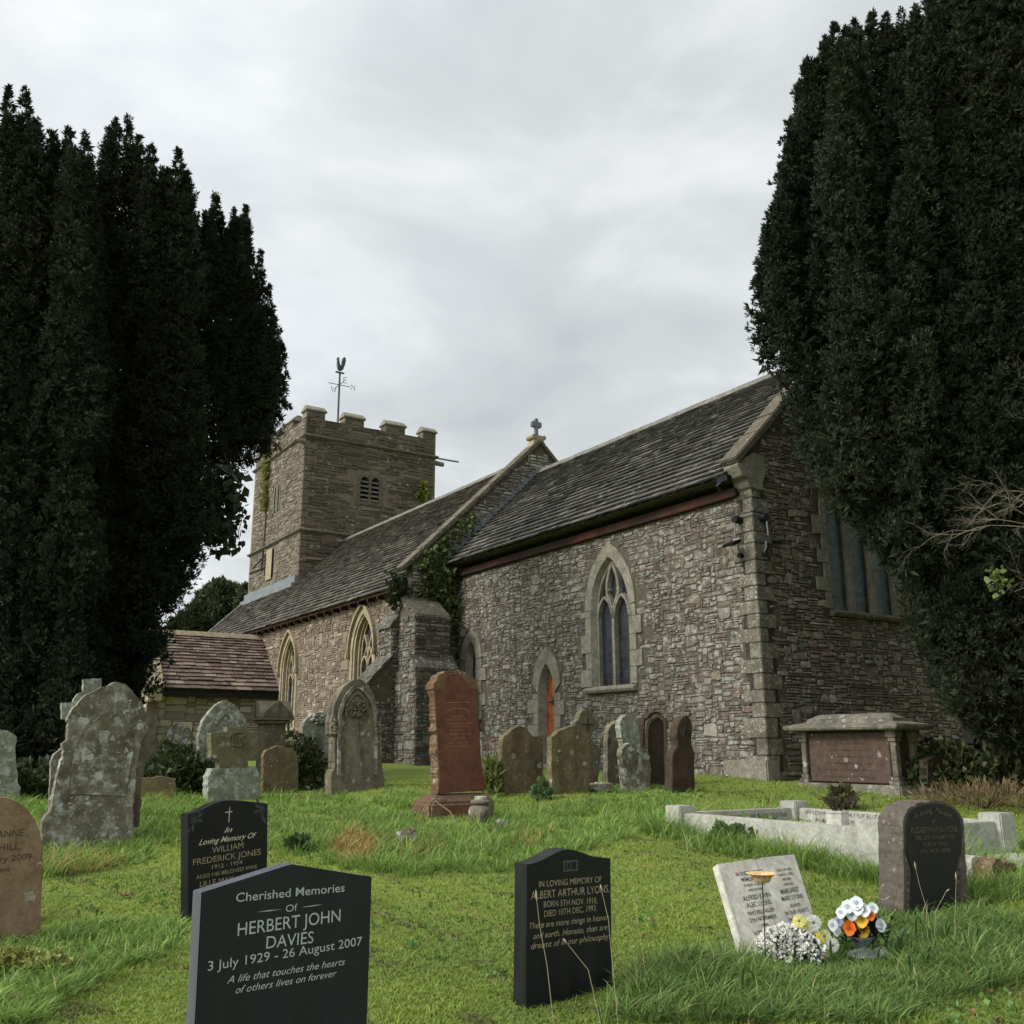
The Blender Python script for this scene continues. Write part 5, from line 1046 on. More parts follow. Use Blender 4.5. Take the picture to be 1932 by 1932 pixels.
# 18 red sandstone on its base
s = Stone('headstone', 'tall red sandstone headstone with smooth arched face, on a red stone base', 'gravestone', (831, 1543), th=R(31))
bt = s.pix(831, 1514)[1]; xr = s.pix(934, 1541)[0]; bt2 = s.pix(831, 1499, .12)[1]; mb = MB(); V_ = [(x, y, z) for z, e in ((-.2, 0), (bt-.01, 0), (bt2, .1)) for x, y in ((-.12*(e == 0)+e*.6-.02, e), (xr-e*.3, e), (xr-e*.3, .5), (-.12*(e == 0)+e*.6-.02, .5))]; mb.add(V_, [(3,2,1,0), (8,9,10,11)]+[(i*4+j, i*4+(j+1)%4, (i+1)*4+(j+1)%4, (i+1)*4+j) for i in range(2) for j in range(4)]); mb.build('base', S['redrough'], s.o, local=True, bevel=.025)
mb = MB(); mb.box((.02, -.006, .0), (xr-.12, 0, 0), (0, .006, 0), (0, 0, bt-.06)); mb.build('base_panel', S['red'], s.o, local=True)
red = [(825, 1499, 1), (826, 1468), (823.5, 1326), (818, 1300), (821, 1286), (829, 1272), (844, 1265.5), (859.5, 1264), (876, 1268), (889, 1276), (899, 1287), (901, 1306), (904, 1376), (911, 1460), (914, 1491, 1)]
s.slab('slab', red, .2, S['redrough'], d=.12, rough=.008, bury=.0, bevel=.014)
s.slab('smooth_face', [(826, 1498, 1), (830, 1465), (827.5, 1440), (825, 1390), (821, 1330), (819.5, 1301, 1), (832, 1300), (838, 1296), (842, 1288), (843, 1277), (850, 1272), (860, 1271), (870, 1274), (877, 1284), (880, 1293), (887, 1298), (899, 1297, 1), (901.5, 1330), (903.5, 1376), (910.5, 1460), (913, 1489, 1)], .02, S['red'], d=.105, bury=0, bevel=.005)
ru = lambda x, y: (772.8+x*.1667, 1242.9+y*.1667)
def UL(t, x0, y0, x1, y1, h): a, b = ru(x0, y0), ru(x1, y1); return (t, a[0], a[1], b[0], b[1], h*.1667)
s.words([UL('LOVING', 470, 668, 600, 662, 26), UL('MEMORY OF', 425, 700, 650, 692, 18), UL('THOMAS WILLIAMS', 405, 746, 700, 738, 22), UL('OF THIS PARISH', 430, 780, 660, 772, 18), UL('WHO DIED', 450, 820, 625, 812, 18), UL('NOVEMBER 17TH 1888', 405, 866, 705, 858, 22), UL('AGED 72', 480, 915, 630, 908, 22), UL('ALSO OF HIS WIFE', 430, 962, 670, 952, 18), UL('MARY', 470, 1000, 640, 994, 16)], M['redcut'], d=.1035)
s.relief('carved_rule', [s.pix(*ru(395, 495), .105), s.pix(*ru(675, 488), .105)], [s.pix(*ru(395, 502), .105), s.pix(*ru(675, 495), .105)], M['redcut'], .105, .1)
s.relief('carved_scroll', [s.pix(*ru(a, b), .105) for a, b in ((425, 600), (470, 570), (530, 558), (610, 562), (665, 585), (668, 610))], [s.pix(*ru(a, b), .105) for a, b in ((430, 604), (473, 576), (530, 564), (608, 568), (660, 590), (662, 612))], M['redcut'], .105, .1)
# urn
u = hit(907, 1551); u.z = gz(u.x, u.y); urn = thing('flower_urn', 'squat grey stone flower urn with pierced top at the red headstone base', 'urn', u)
hh = at(907, 1503, u.y).z-u.z; rr = .02; W_ = (931-884)/1938*u.y/2; mb = MB()
mb.lathe([(W_*.55, -.05), (W_*.7, .02), (W_*.98, hh*.25), (W_*1.0, hh*.45), (W_*.9, hh*.6), (W_*.6, hh*.68), (W_*.62, hh*.72)], u, 28); mb.build('bowl', S['streaky'], urn, smooth=True)
mb = MB(); mb.lathe([(W_*.6, hh*.7), (W_*.84, hh*.75), (W_*.84, hh*.82), (W_*.62, hh*.88), (W_*.52, hh*.9)], u, 28); mb.build('rim', S['streaky'], urn)
mb = MB(); mb.lathe([(W_*.50, hh*.9), (W_*.50, hh*1.0), (W_*.42, hh*1.02), (W_*.1, hh*1.0)], u, 24); mb.build('lid', S['white'], urn)
# 19 - 27 the middle group
s = Stone('headstone', 'mossy brown headstone with scrolled shoulders and domed top, just right of the red one', 'gravestone', (949, 1500))
s.slab('slab', rm([(205, 785, 1), (198, 330, 1), (212, 292), (240, 280), (262, 258), (285, 236), (310, 222), (345, 212), (380, 225), (405, 245), (415, 262), (430, 275), (445, 292), (465, 300), (490, 292), (515, 302), (525, 325, 1), (530, 560), (530, 765, 1)]), .13, S['brown'], rough=.003, bevel=.01)
s = Stone('headstone', 'mossy brown headstone with wide rounded top, in front of the orange church door', 'gravestone', (1041, 1500))
s.slab('slab', rm([(600, 780, 1), (597, 335), (610, 300), (650, 260), (720, 226), (780, 213), (840, 224), (880, 262), (898, 320), (903, 640), (902, 765, 1)]), .12, S['brown'], rough=.003, bevel=.01)
s = Stone('celtic_cross', 'small mossy cross-headed gravestone behind the wide rounded one', 'gravestone', (1100, 1482), Y=15.2)
s.slab('cross', rm([(790, 700, 1), (795, 430), (830, 380), (842, 300), (825, 258), (788, 225), (787, 185), (812, 165), (830, 110), (860, 82), (890, 76), (920, 98), (937, 150), (972, 178), (985, 212), (942, 256), (925, 290), (942, 370), (985, 398), (1000, 430), (972, 660, 1)]), .13, S['olive'], rough=.003, bevel=.01)
mb = MB(); c = s.pix(*rm([(888, 200)])[0])
for dx, dz, w_, h_ in ((0, .05, .02, .09), (0, -.05, .02, .09), (-.05, 0, .09, .02), (.05, 0, .09, .02)): mb.box((c[0]+dx-w_/2, -.012, c[1]+dz-h_/2), (w_, 0, 0), (0, .01, 0), (0, 0, h_))
mb.build('carving', S['dark'], s.o, local=True)
s = Stone('headstone', 'thin dark headstone with a curved crack line, leftmost of the right-hand cluster', 'gravestone', (1150, 1478), Y=15.6)
s.slab('slab', rm([(1050, 680, 1), (1052, 340), (1062, 235), (1100, 188), (1150, 165), (1200, 185), (1228, 260), (1232, 680, 1)]), .12, S['streaky'], rough=.004, bevel=.01)
s = Stone('headstone', 'narrow headstone with white-crusted rounded top, second in the right-hand cluster', 'gravestone', (1178, 1482), Y=15.1)
s.slab('slab', rm([(1190, 700, 1), (1180, 600), (1178, 360), (1158, 280), (1154, 175), (1200, 122), (1240, 114), (1282, 150), (1300, 230), (1312, 360), (1318, 700, 1)]), .12, S['pale'], rough=.005, bevel=.01)
s = Stone('headstone', 'low broken headstone spotted with white lichen, in front of the white-crusted one', 'gravestone', (1184, 1484), Y=14.7)
s.slab('slab', rm([(1212, 720, 1), (1185, 600), (1165, 430), (1180, 385), (1230, 350), (1290, 368), (1335, 372), (1378, 405), (1398, 560), (1392, 700, 1)]), .12, S['grey'], rough=.006, bevel=.01)
s = Stone('headstone', 'dark trefoil-topped headstone with a recessed panel, tallest of the right-hand cluster', 'gravestone', (1216, 1480), Y=15.4)
s.slab('slab', rm([(1346, 700, 1), (1340, 185), (1350, 155), (1372, 146, 1), (1385, 118), (1430, 95), (1472, 102), (1500, 140, 1), (1525, 155), (1533, 200), (1531, 690, 1)]), .15, S['dark'], rough=.003, bevel=.01)
s.relief('raised_rim', s.outline(rm([(1350, 640), (1350, 210), (1375, 165), (1400, 150), (1430, 118), (1470, 125), (1492, 160), (1515, 180), (1520, 640)])), s.outline(rm([(1368, 640), (1368, 240), (1385, 200), (1410, 170), (1432, 142), (1466, 148), (1480, 180), (1500, 210), (1503, 640)])), S['streaky'], -.002, -.03)
mb = MB(); a, b = s.pix(*rm([(1400, 218)])[0]), s.pix(*rm([(1460, 210)])[0]); mb.box((a[0], -.006, a[1]-.012), (b[0]-a[0], 0, 0), (0, .005, 0), (0, 0, .02)); mb.build('carving', S['dark'], s.o, local=True)
s = Stone('headstone', 'dark keyhole-shaped narrow headstone at the right end of the cluster', 'gravestone', (1268, 1497))
s.slab('slab', rm([(1575, 760, 1), (1575, 460), (1600, 405), (1622, 370), (1612, 300), (1622, 205), (1650, 150), (1690, 124), (1720, 160), (1733, 225), (1732, 370), (1752, 425), (1757, 755, 1)]), .17, S['dark'], rough=.003, bevel=.01)
s.relief('lozenge', [s.pix(*rm([p])[0]) for p in ((1652, 290), (1672, 215), (1690, 290), (1672, 335), (1652, 290))], [s.pix(*rm([p])[0]) for p in ((1662, 288), (1672, 245), (1682, 288), (1672, 315), (1662, 288))], S['dark'], 0, -.02)
s = Stone('stone_slab', 'flat pale stone slab lying in the grass beside the wide rounded headstone', 'stone', (1113, 1484), th=R(12), Y=14.6)
s.slab('slab', rm([(905, 712, 1), (905, 690), (1095, 678, 1), (1097, 725, 1)]), .6, S['grey'], rough=.004, bevel=.01, bury=.02)
# plumbing vent near the chancel wall
p = at(907, 1420, 17.3); p.z = gz(p.x, p.y); t_ = thing('vent_pipe', 'thin pale capped vent pipe by the church wall, right of the red headstone', 'pipe', p)
z1 = at(907, 1392, 17.3).z; mb = MB(); mb.tube([p, p+UP*(z1-p.z)], .035, 10); mb.build('pipe', S['white'], t_); z2 = at(907, 1384, 17.3).z
mb = MB(); mb.lathe([(.09, z1-.0), (.09, z1+.015), (.01, z2+.03)], (p.x, p.y, 0), 14); mb.build('cap', S['tomblid'], t_); 
# 28 table tomb, aligned with the church
pc = hit(1701, 1503); pc.z = gz(pc.x, pc.y)
tomb = thing('table_tomb', 'big brown chest tomb with lichened stepped lid, right of the chancel corner', 'tomb', pc)
def tb(x, y): return C0*0 + pc + Wd*x + Nd*y
def tz(px, Y): return EYE+ray(1693, px)[1]*Y
zl = tz(1377, pc.y+.1); zl2 = tz(1368, pc.y+.1); h_b = zl-pc.z
def wsolve(px, n): # length west along the front face so that it ends at pixel column px
    k = (px-CX)/(FL*cp+(1430-CY)*sp); q = pc+Nd*n; return (k*q.y-q.x)/(Wd.x-k*Wd.y)
Lt = wsolve(1497, .0); Wt_ = .66
mb = MB(); mb.box(tb(0, 0)-UP*.3, Wd*Lt, Nd*Wt_, UP*.44); mb.build('plinth', S['tomblid'], tomb, bevel=.02)
zp = pc.z+.14
mb = MB(); mb.box(tb(.16, .16)+UP*.14, Wd*(Lt-.32), Nd*(Wt_-.32), UP*(zl-zp)); mb.build('chest', S['dark'], tomb)
mb = MB(); mb.box(tb(.22, .12)+UP*.16, Wd*(Lt-.44), Nd*.045, UP*(zl-zp-.04)); pn = mb.build('inscribed_panel', S['tomb'], tomb, bevel=.008)
mb = MB(); rd = random.Random(2)
for i in range(6):
    vs, fs = txt(['Sacred to the Memory', 'of John Williams of this', 'Parish who departed this', 'Life December the 12th', 'in the 73rd year of his', 'Age Also of Mary'][i]); w_ = Lt-.95
    mb.add([tb(Lt/2-v[0]*w_*(.8+.03*i), .117)+UP*(h_b-.20-i*.095+v[1]*.038) for v in vs], fs)
mb.build('inscription', S['dark'], pn)
for x, y in ((.07, .07), (Lt-.2, .07), (.07, Wt_-.2), (Lt-.2, Wt_-.2)):
    mb = MB(); c = tb(x, y); w_ = .13
    for z0, z1, e in ((.14, .20, .02), (.20, .26, 0), (.26, h_b-.16, -.02), (h_b-.16, h_b-.10, .0), (h_b-.10, h_b, .02)): mb.box(c-Wd*e-Nd*e+UP*z0, Wd*(w_+2*e), Nd*(w_+2*e), UP*(z1-z0-.002))
    mb.build('pilaster', S['streaky'], tomb, bevel=.006)
mb = MB(); o = .12
def fr(e, z): return [tb(-e, -e)+UP*z, tb(Lt+e, -e)+UP*z, tb(Lt+e, Wt_+e)+UP*z, tb(-e, Wt_+e)+UP*z]
hz_ = h_b; lev = [(.06, hz_), (.10, hz_+.03), (.10, hz_+.08), (-.16, hz_+.13), (-.16, hz_+.17), (-.30, hz_+.25)]; V = []
for e, z in lev: V += fr(e, z)
F = [(0,1,2,3)[::-1], (20,21,22,23)]+[(i*4+j, i*4+(j+1)%4, (i+1)*4+(j+1)%4, (i+1)*4+j) for i in range(5) for j in range(4)]
mb.add(V, F); mb.build('lid', S['tomblid'], tomb, fixn=True, bevel=.012)
# 29 kerbed white plot (level, built up on the slope)
A = Vector((1.97, 11.3, 0)); ZT = EYE-.62
def kp(e, n, z=0): return A+Ed*e+Nd*n+UP*z
LE, LN = 2.56, 1.80
plot = thing('kerbed_grave_plot', 'white marble kerb grave plot with corner posts and gravel', 'grave plot', kp(LE/2, LN/2, .5))
mb = MB(); mb.box(kp(.0, .0, .3), Ed*LE, Nd*LN, UP*(ZT-.24-.3)); mb.build('footing', S['tablet'], plot, bevel=.01)
for nm, e, n, se, sn in (('kerb_rail', .11, -.06, LE-.22, .12), ('kerb_rail', .11, LN-.06, LE-.22, .12), ('kerb_rail', -.06, .11, .12, LN-.22), ('kerb_rail', LE-.06, .11, .12, LN-.22)):
    mb = MB(); mb.box(kp(e, n, ZT-.62), Ed*se, Nd*sn, UP*.545); mb.build('kerb_rail', S['white'], plot, bevel=.01)
for e, n in ((0, 0), (LE, 0), (0, LN), (LE, LN)):
    mb = MB(); b0 = .12; mb.box(kp(e-b0, n-b0, ZT-.6), Ed*.24, Nd*.24, UP*.6); mb.build('corner_post', S['white'], plot, bevel=.012)
mb = MB(); mb.box(kp(LE+.13, LN-.45, .3), Ed*.5, Nd*.6, UP*(ZT-.36-.3)); mb.build('side_step', S['white'], plot, bevel=.01)
# inscriptions on the inner faces of the far rails
mb = MB(); vs, fs = txt('GEORGE WILLIAMS KILLED IN FRANCE JUNE 4TH 1917 AGED 22 YEARS'); O_ = kp(.0622, LN/2, ZT-.17); mb.add([O_+Nd*v[0]*1.4+UP*v[1]*.05 for v in vs], fs)
for i, t in enumerate(('IN LOVING MEMORY OF ELIZA WILLIAMS DIED MAY 9TH 1932', 'ALSO OF HER HUSBAND DIED FEB 11TH 1940')):
    vs, fs = txt(t); O_ = kp(LE/2, LN-.0622, ZT-.135-i*.075); mb.add([O_+Ed*v[0]*2.1*(1-.12*i)+UP*v[1]*.042 for v in vs], fs)
mb.build('inscription', M['ink'], plot)
mb = MB(); rd = random.Random(12)
for i in range(2600):
    c = kp(.1+rd.random()*(LE-.2), .1+rd.random()*(LN-.2), ZT-.225+rd.random()*.012); r = .012+.012*rd.random(); a = rd.random()*3
    k_ = rd.choice([(.34,.31,.27), (.25,.2,.17), (.42,.4,.36), (.2,.17,.15), (.3,.22,.18)]); d1, d2 = Vector((math.cos(a), math.sin(a), .2*rd.random()))*r, Vector((-math.sin(a), math.cos(a), .2*rd.random()))*r*.7
    mb.add([c+d1, c+d2, c-d1, c-d2, c+UP*r*.8, c-UP*r*.5], [(0,1,4), (1,2,4), (2,3,4), (3,0,4), (1,0,5), (2,1,5), (3,2,5), (0,3,5)], k_)
M['gravel'] = leafmat('gravel', .9, .2, 0); mb.build('gravel', M['gravel'], plot, kind='stuff')
pv = kp(1.3, 1.0, ZT-.22); t_ = thing('flower_pot', 'grey stone flower pot holding dead dark stems inside the white kerbs', 'flower pot', pv)
mb = MB(); mb.lathe([(.10, 0), (.12, .02), (.115, .17), (.125, .18), (.125, .2), (.09, .2)], pv, 8); mb.build('pot', S['tablet'], t_)
mb = MB(); rd = random.Random(3)
for i in range(26):
    a = rd.random()*6.28; d = Vector((math.cos(a), math.sin(a), 0)); r = .08+rd.random()*.2; mb.tube([pv+UP*.2+d*.04, pv+UP*(.26+rd.random()*.1)+d*r*.6, pv+UP*(.2+rd.random()*.22-.1*r)+d*r*1.2], [.006, .005, .003], 4)
mb.build('dead_stems', S['dark'], t_)
# 30, 31 right side
s = Stone('headstone', 'small very dark round-topped headstone right of the chest tomb', 'gravestone', (1750, 1487), Y=14.2)
re2 = rescale(1610, 1384.6, .15)
s.slab('slab', re2([(938, 720, 1), (935, 325, 1), (1000, 292), (1090, 280), (1200, 298), (1265, 322, 1), (1278, 700, 1)]), .14, S['dark'], rough=.003, bevel=.01)
s = Stone('stone_block', 'broken pale footstone block in grass right of the black-inset headstone', 'stone', (1836, 1668), th=R(30))
s.slab('block', re2([(1520, 1860, 1), (1492, 1700), (1487, 1560, 1), (1520, 1540), (1750, 1560), (1775, 1580, 1), (1760, 1830, 1)]), .2, S['white'], rough=.005, bevel=.02, bury=.1)
s = Stone('stone_block', 'rough brown broken stone against the pale footstone at the right edge', 'stone', (1878, 1672), th=R(40))
s.slab('block', re2([(1740, 1900, 1), (1760, 1650, 1), (1800, 1580), (1900, 1600), (2050, 1680), (2060, 1900, 1)]), .2, S['redrough'], rough=.008, bevel=.02, bury=.1)
def rock(name, px, py, w_, h_, label, m, seed, mbump=.3):
    p = hit(px, py); p.z = gz(p.x, p.y); rd = random.Random(seed); bm = bmesh.new(); bmesh.ops.create_icosphere(bm, subdivisions=3, radius=1)
    for v in bm.verts:
        n = mnoise.noise(v.co*1.3+Vector((seed, 0, 0)))*.5+mnoise.noise(v.co*3+Vector((0, seed, 0)))*.2; v.co *= 1+n; v.co.x *= w_; v.co.y *= w_*.8; v.co.z = v.co.z*h_+h_*.3
    me = bpy.data.meshes.new(name); bm.to_mesh(me); bm.free(); me.materials.append(m); o = bpy.data.objects.new(name, me); COL.objects.link(o); o.location = p; tag(o, label, 'rock')
rock('rock', 770, 1592, .12, .12, 'pale pointed rock in the long grass beside the orange grass tuft', S['grey'], 3)
rock('rock', 948, 1566, .10, .09, 'small pale rock in the grass just below the stone urn', S['grey'], 9)
rock('rock', 1662, 1806, .05, .045, 'small pale round stone beside the glass flower vase', S['white'], 15)
# railing at the back right
p0 = at(1740, 1487, 15.6); rail = thing('iron_railing', 'low dark iron railing in front of the right yew', 'railing', (p0.x, p0.y, gz(p0.x, p0.y)))
a = at(1740, 1405, 15.6); b = at(1960, 1400, 15.9); 
for za in (0, -.42):
    mb = MB(); mb.tube([a+UP*za, (a+b)/2+UP*(za-.01), b+UP*za], .018, 6); mb.build('rail', M['iron'], rail)
for t in (.25, .5, .64, .95):
    q_ = a.lerp(b, t); mb = MB(); mb.tube([Vector((q_.x, q_.y, gz(q_.x, q_.y)-.1)), q_+UP*.04], .02, 6); mb.build('upright', M['iron'], rail)
# ------------------------------------------------------------ ground
def grid(xs, ys):
    X, Y = np.meshgrid(xs, ys); Z = gza(X, Y); V = np.stack([X, Y, Z], -1).reshape(-1, 3); nx, ny = len(xs), len(ys)
    i = np.arange(ny-1)[:, None]*nx+np.arange(nx-1)[None, :]; F = np.stack([i, i+1, i+nx+1, i+nx], -1).reshape(-1, 4); return V, F
xs = np.concatenate([-np.geomspace(14, 900, 24)[::-1], np.arange(-13.9, 14, .14), np.geomspace(14, 900, 24)])
ys = np.concatenate([-np.geomspace(2, 600, 20)[::-1], np.arange(-1.9, 18, .12), np.geomspace(18.2, 1200, 46)])
V, F = grid(xs, ys)
m, g, b = newmat('mossy_lawn'); v = g.co('Object')
n1 = g.noise(v, 1.1, 6, .62); n2 = g.noise(v, 9, 6, .7); n3 = g.noise(v, 60, 4, .7); n4 = g.noise(v, .35, 3)
c = g.mix(g.ramp(n1, [(.35, 0), (.65, 1)]), (.165,.23,.04), (.115,.17,.034))
c = g.mix(g.ramp(n2, [(.45, 0), (.7, 1)]), c, (.21,.215,.06))
c = g.mix(g.math('MULTIPLY', g.ramp(g.noise(v, 3.3, 7, .7), [(.56, 0), (.68, 1)]), .55), c, (.075,.07,.032))
c = g.mix(1.0, c, g.ramp(n3, [(.25, (.62,.62,.6)), (.75, (1.3,1.3,1.25))]), 'MULTIPLY')
fin(g, b, c, .95, g.bump(g.math('ADD', n2, g.math('MULTIPLY', n3, .5)), .9, .03), .1)
gnd = npmesh('ground', V, F, m, smooth=True); tag(gnd, 'mossy churchyard lawn rising gently to the church', kind='structure')
# ------------------------------------------------------------ leaf clump generator
def sprigs(P, D, size, K, colf, spread=.8, wid=.28, seed=1, jit=.35):
    """P (n,3) centres, D (n,3) growth directions: K narrow leaf blades fan from each centre"""
    r = np.random.default_rng(seed); n = len(P); T = n*K
    c = np.repeat(P, K, 0); d = np.repeat(D, K, 0) + r.normal(0, spread, (T, 3)); d /= np.linalg.norm(d, axis=1, keepdims=True)+1e-9
    s = np.repeat(size if np.ndim(size) else np.full(n, size), K)*(1+r.normal(0, jit, T)).clip(.4, 1.8)
    a = np.cross(d, r.normal(0, 1, (T, 3))); a /= np.linalg.norm(a, axis=1, keepdims=True)+1e-9
    st = c + d*(s*.12)[:, None]; w_ = (s*wid*.5)[:, None]
    V = np.stack([st-a*w_*.5, st+d*(s*.45)[:, None]-a*w_, c+d*s[:, None], st+d*(s*.45)[:, None]+a*w_], 1).reshape(-1, 3)
    F = np.arange(T*4).reshape(-1, 4); col = np.repeat(np.repeat(colf, K, 0)*(1+r.normal(0, .18, (T, 1))).clip(.5, 1.6), 4, 0); return V, F, col.clip(0, 1)
def fib_sphere(n):
    i = np.arange(n)+.5; ph = np.arccos(1-2*i/n); th = np.pi*(1+5**.5)*i; return np.stack([np.cos(th)*np.sin(ph), np.sin(th)*np.sin(ph), np.cos(ph)], 1)
def noise3(P, s, seed=0):
    """cheap smooth pseudo-noise in -1..1"""
    r = np.random.default_rng(seed); o = np.zeros(len(P))
    for k in range(6):
        q = r.normal(0, 1, 3); q = q/np.linalg.norm(q)*s*(1+.35*k); o += np.sin(P@q+r.random()*6.28)/(1+.3*k)
    return o/3.2
YEW = np.array([.021, .032, .018]); YEWB = np.array([.034, .033, .018])
M['yew'] = leafmat('yew_foliage', .75, .12, .12); M['bark'] = stonemat('yew_bark', (.07,.045,.032), (.045,.032,.024), lich=0, stain=.3, moss=.1)
def plume(base, top, rad, dens, size, seed, thin=0.0):
    """a flame-shaped upright yew branch: points on a wavy tapered body between base and top"""
    r = np.random.default_rng(seed); base = np.array(base); top = np.array(top); ax = top-base; L = np.linalg.norm(ax); ax /= L
    area = 2*np.pi*rad*L*.75; n = int(area*dens); t = r.random(n)**.92; a = r.random(n)*2*np.pi
    prof = (np.clip(t/.12, 0, 1)**.6)*(1-np.clip((t-.3)/.7, 0, 1)**1.25)**.95+.03
    u = np.cross(ax, [1, .2, 0]); u /= np.linalg.norm(u); w_ = np.cross(ax, u)
    P = base+ax*(t*L)[:, None]+(u*np.cos(a)[:, None]+w_*np.sin(a)[:, None])*(prof*rad)[:, None]
    bend = noise3(P, 1.6, seed)*.12*rad+noise3(P, 7.0, seed+1)*.16*rad; N_ = u*np.cos(a)[:, None]+w_*np.sin(a)[:, None]
    ni = int(n*.22); ti_ = r.random(ni)*.8; ai = r.random(ni)*6.283; pi_ = (np.clip(ti_/.12, 0, 1)**.6)*(1-np.clip((ti_-.3)/.7, 0, 1)**1.25)**.95; Pi = base+ax*(ti_*L)[:, None]+(u*np.cos(ai)[:, None]+w_*np.sin(ai)[:, None])*(pi_*rad*.5*r.random(ni)**.5)[:, None]; Di = r.normal(0, 1, (ni, 3))
    P = P+N_*(bend+(r.normal(0, .09, n)-.55*(r.random(n) < .22)*r.random(n))*rad)[:, None]; D = N_*.75+np.array([0, 0, .75])+r.normal(0, .15, (n, 3))
    # leaf masses: sprigs gather into small domes
    nc_ = max(4, n//12); ci = r.integers(0, n, n) % nc_; C_ = P[:nc_]; Nc = N_[:nc_]+np.array([0, 0, .55]); Nc /= np.linalg.norm(Nc, axis=1, keepdims=True); o = r.normal(0, 1, (n, 3)); o /= np.linalg.norm(o, axis=1, keepdims=True); o += Nc[ci]*.7; cr = ((.055+.06*r.random(nc_))*(1-.6*t[:nc_])*min(1, rad/.3))[ci]; o[:, 2] = o[:, 2]*1.5+.25
    mk = r.random(n) < np.where(t > .75, .35, .85); P2 = C_[ci]+o*cr[:, None]*(.6+.5*r.random((n, 1))); P = np.where(mk[:, None], P2, P); D = np.where(mk[:, None], o*.8+np.array([0, 0, .6]), D)
    if thin:
        k = (noise3(P, 4.5, seed+5) > -.75+thin); P, D = P[k], D[k]
    return np.concatenate([P, Pi]), np.concatenate([D, Di]), np.concatenate([np.full(len(P), size), np.full(ni, size*(1.9 if size < .2 else 1.1))])
def core(mb, base, top, rad, seed, f=.46):
    base, top = Vector(base), Vector(top); n = 9; V = []; ax = (top-base); k = 9; u = ax.orthogonal().normalized(); w_ = ax.normalized().cross(u)
    for i in range(k):
        t = i/(k-1); pr = (min(1, t/.12)**.6)*(1-max(0, (t-.3)/.7)**1.25)**.95 if t < 1 else 0
        for j in range(n):
            a = j*2*math.pi/n; q = rad*f*pr*(1+.25*mnoise.noise(Vector((i*.8, a, seed)))); V.append(base.lerp(top, t*.93+.01)+(u*math.cos(a)+w_*math.sin(a))*q)
    mb.add(V, [(i*n+j, i*n+(j+1)%n, (i+1)*n+(j+1)%n, (i+1)*n+j) for i in range(k-1) for j in range(n)], (.004, .005, .0035))
def yew(name, label, plumes, trunk, seed, dens=250, size=.068, K=9, brown=.25, group='tall Irish yew trees around the church', cores=False):
    root = thing(name, label, 'tree', trunk, 0, group); Ps, Ds, Ss = [], [], []; cb = MB()
    for i, (bs, tp, rad, thin) in enumerate(plumes):
        P, D, s_ = plume(bs, tp, rad, dens, size, seed*100+i, thin); Ps.append(P); Ds.append(D); Ss.append(s_)
        if cores and thin < .3: core(cb, bs, tp, rad, i+seed)
    P, D, s_ = np.concatenate(Ps), np.concatenate(Ds), np.concatenate(Ss)
    k = noise3(P, .9, seed+3); mixf = np.clip(.5+k*1.2, 0, 1)[:, None]*brown*2; mixf = mixf.clip(0, 1)
    r = np.random.default_rng(seed); cl = (noise3(P, 9, seed+9)*.35+1)[:, None]
    colf = (YEW*(1-mixf)+YEWB*mixf)*(.65+.7*r.random((len(P), 1)))*cl.clip(.6, 1.5)
    V, F, C = sprigs(P, D, s_, K, colf, .6, .24, seed)
    npmesh('crown', V, F, M['yew'], C, root)
    if cb.v: cb.build('inner_foliage', M['yew'], root)
    tb_ = MB(); t0 = Vector(trunk); rd = random.Random(seed)
    for j in range(5):
        a = j*1.257+seed; o = Vector((math.cos(a), math.sin(a), 0)); tb_.tube([t0+o*.12-UP*.2, t0+o*.2+UP*.9, t0+o*.3+UP*2.6, t0+o*.4+UP*5.5], [.24, .17, .12, .05], 8)
    tb_.tube([t0-UP*.3, t0+UP*.5, t0+UP*2, t0+UP*6], [.42, .33, .25, .1], 10); tb_.build('trunk', M['bark'], root)
    return len(P)
def curve(pts):
    xs_ = [p[0] for p in pts]; ys_ = [p[1] for p in pts]; return lambda x: float(np.interp(x, xs_, ys_))
# right yew: plumes fill the silhouette at several depths
topR = curve([(1435, 520), (1455, 410), (1492, 262), (1512, 140), (1560, 68), (1600, 62), (1645, 32), (1690, 60), (1735, 8), (1800, -70), (1880, -170), (2000, -240), (2400, -200)])
botR = curve([(1435, 600), (1462, 740), (1500, 880), (1540, 945), (1590, 1010), (1640, 1060), (1690, 1110), (1712, 1190), (1740, 1270), (1765, 1350), (1820, 1400), (1900, 1430), (2000, 1440), (2400, 1440)])
rd = random.Random(17); pl = []
for layer, (Y, dx, r0) in enumerate(((13.9, 0, .34), (14.7, 24, .40), (15.6, 10, .5), (12.9, 150, .34))):
    x = 1452+dx
    while x < 2150:
        tpx = x+rd.uniform(-8, 8); T = topR(tpx)+rd.uniform(0, 30)+layer*8; B = botR(tpx)-8-rd.uniform(0, 30)
        Yj = Y+rd.uniform(-.25, .25); length = B-T; n = max(1, int(round(length/330)))
        for k in range(n):
            t0, t1 = T+length*k/n, T+length*(k+1)/n+(60 if k < n-1 else 0)
            if k > 0: t0 -= 90
            j = rd.uniform(-14, 14); xb = max(tpx+j, 0); lean = rd.uniform(-4, 12)
            r_ = r0*rd.uniform(.75, 1.15)*(1 if k else .8); px_m = FL/Yj
            # keep the body inside the outline: its left side must not pass the boundary lower down
            while xb-r_*px_m*.9 < 1460 and r_ > .22: r_ *= .85
            yb = t1
            while yb > t0+120 and botR(xb-r_*px_m*1.0) < yb-5: yb -= 15
            pb, pt = at(xb, yb, Yj), at(xb-lean, t0, Yj)
            if pb.z < pt.z-.5: pl.append((pb, pt, r_, 0.0 if layer != 0 else .05))
        x += rd.uniform(34, 48)
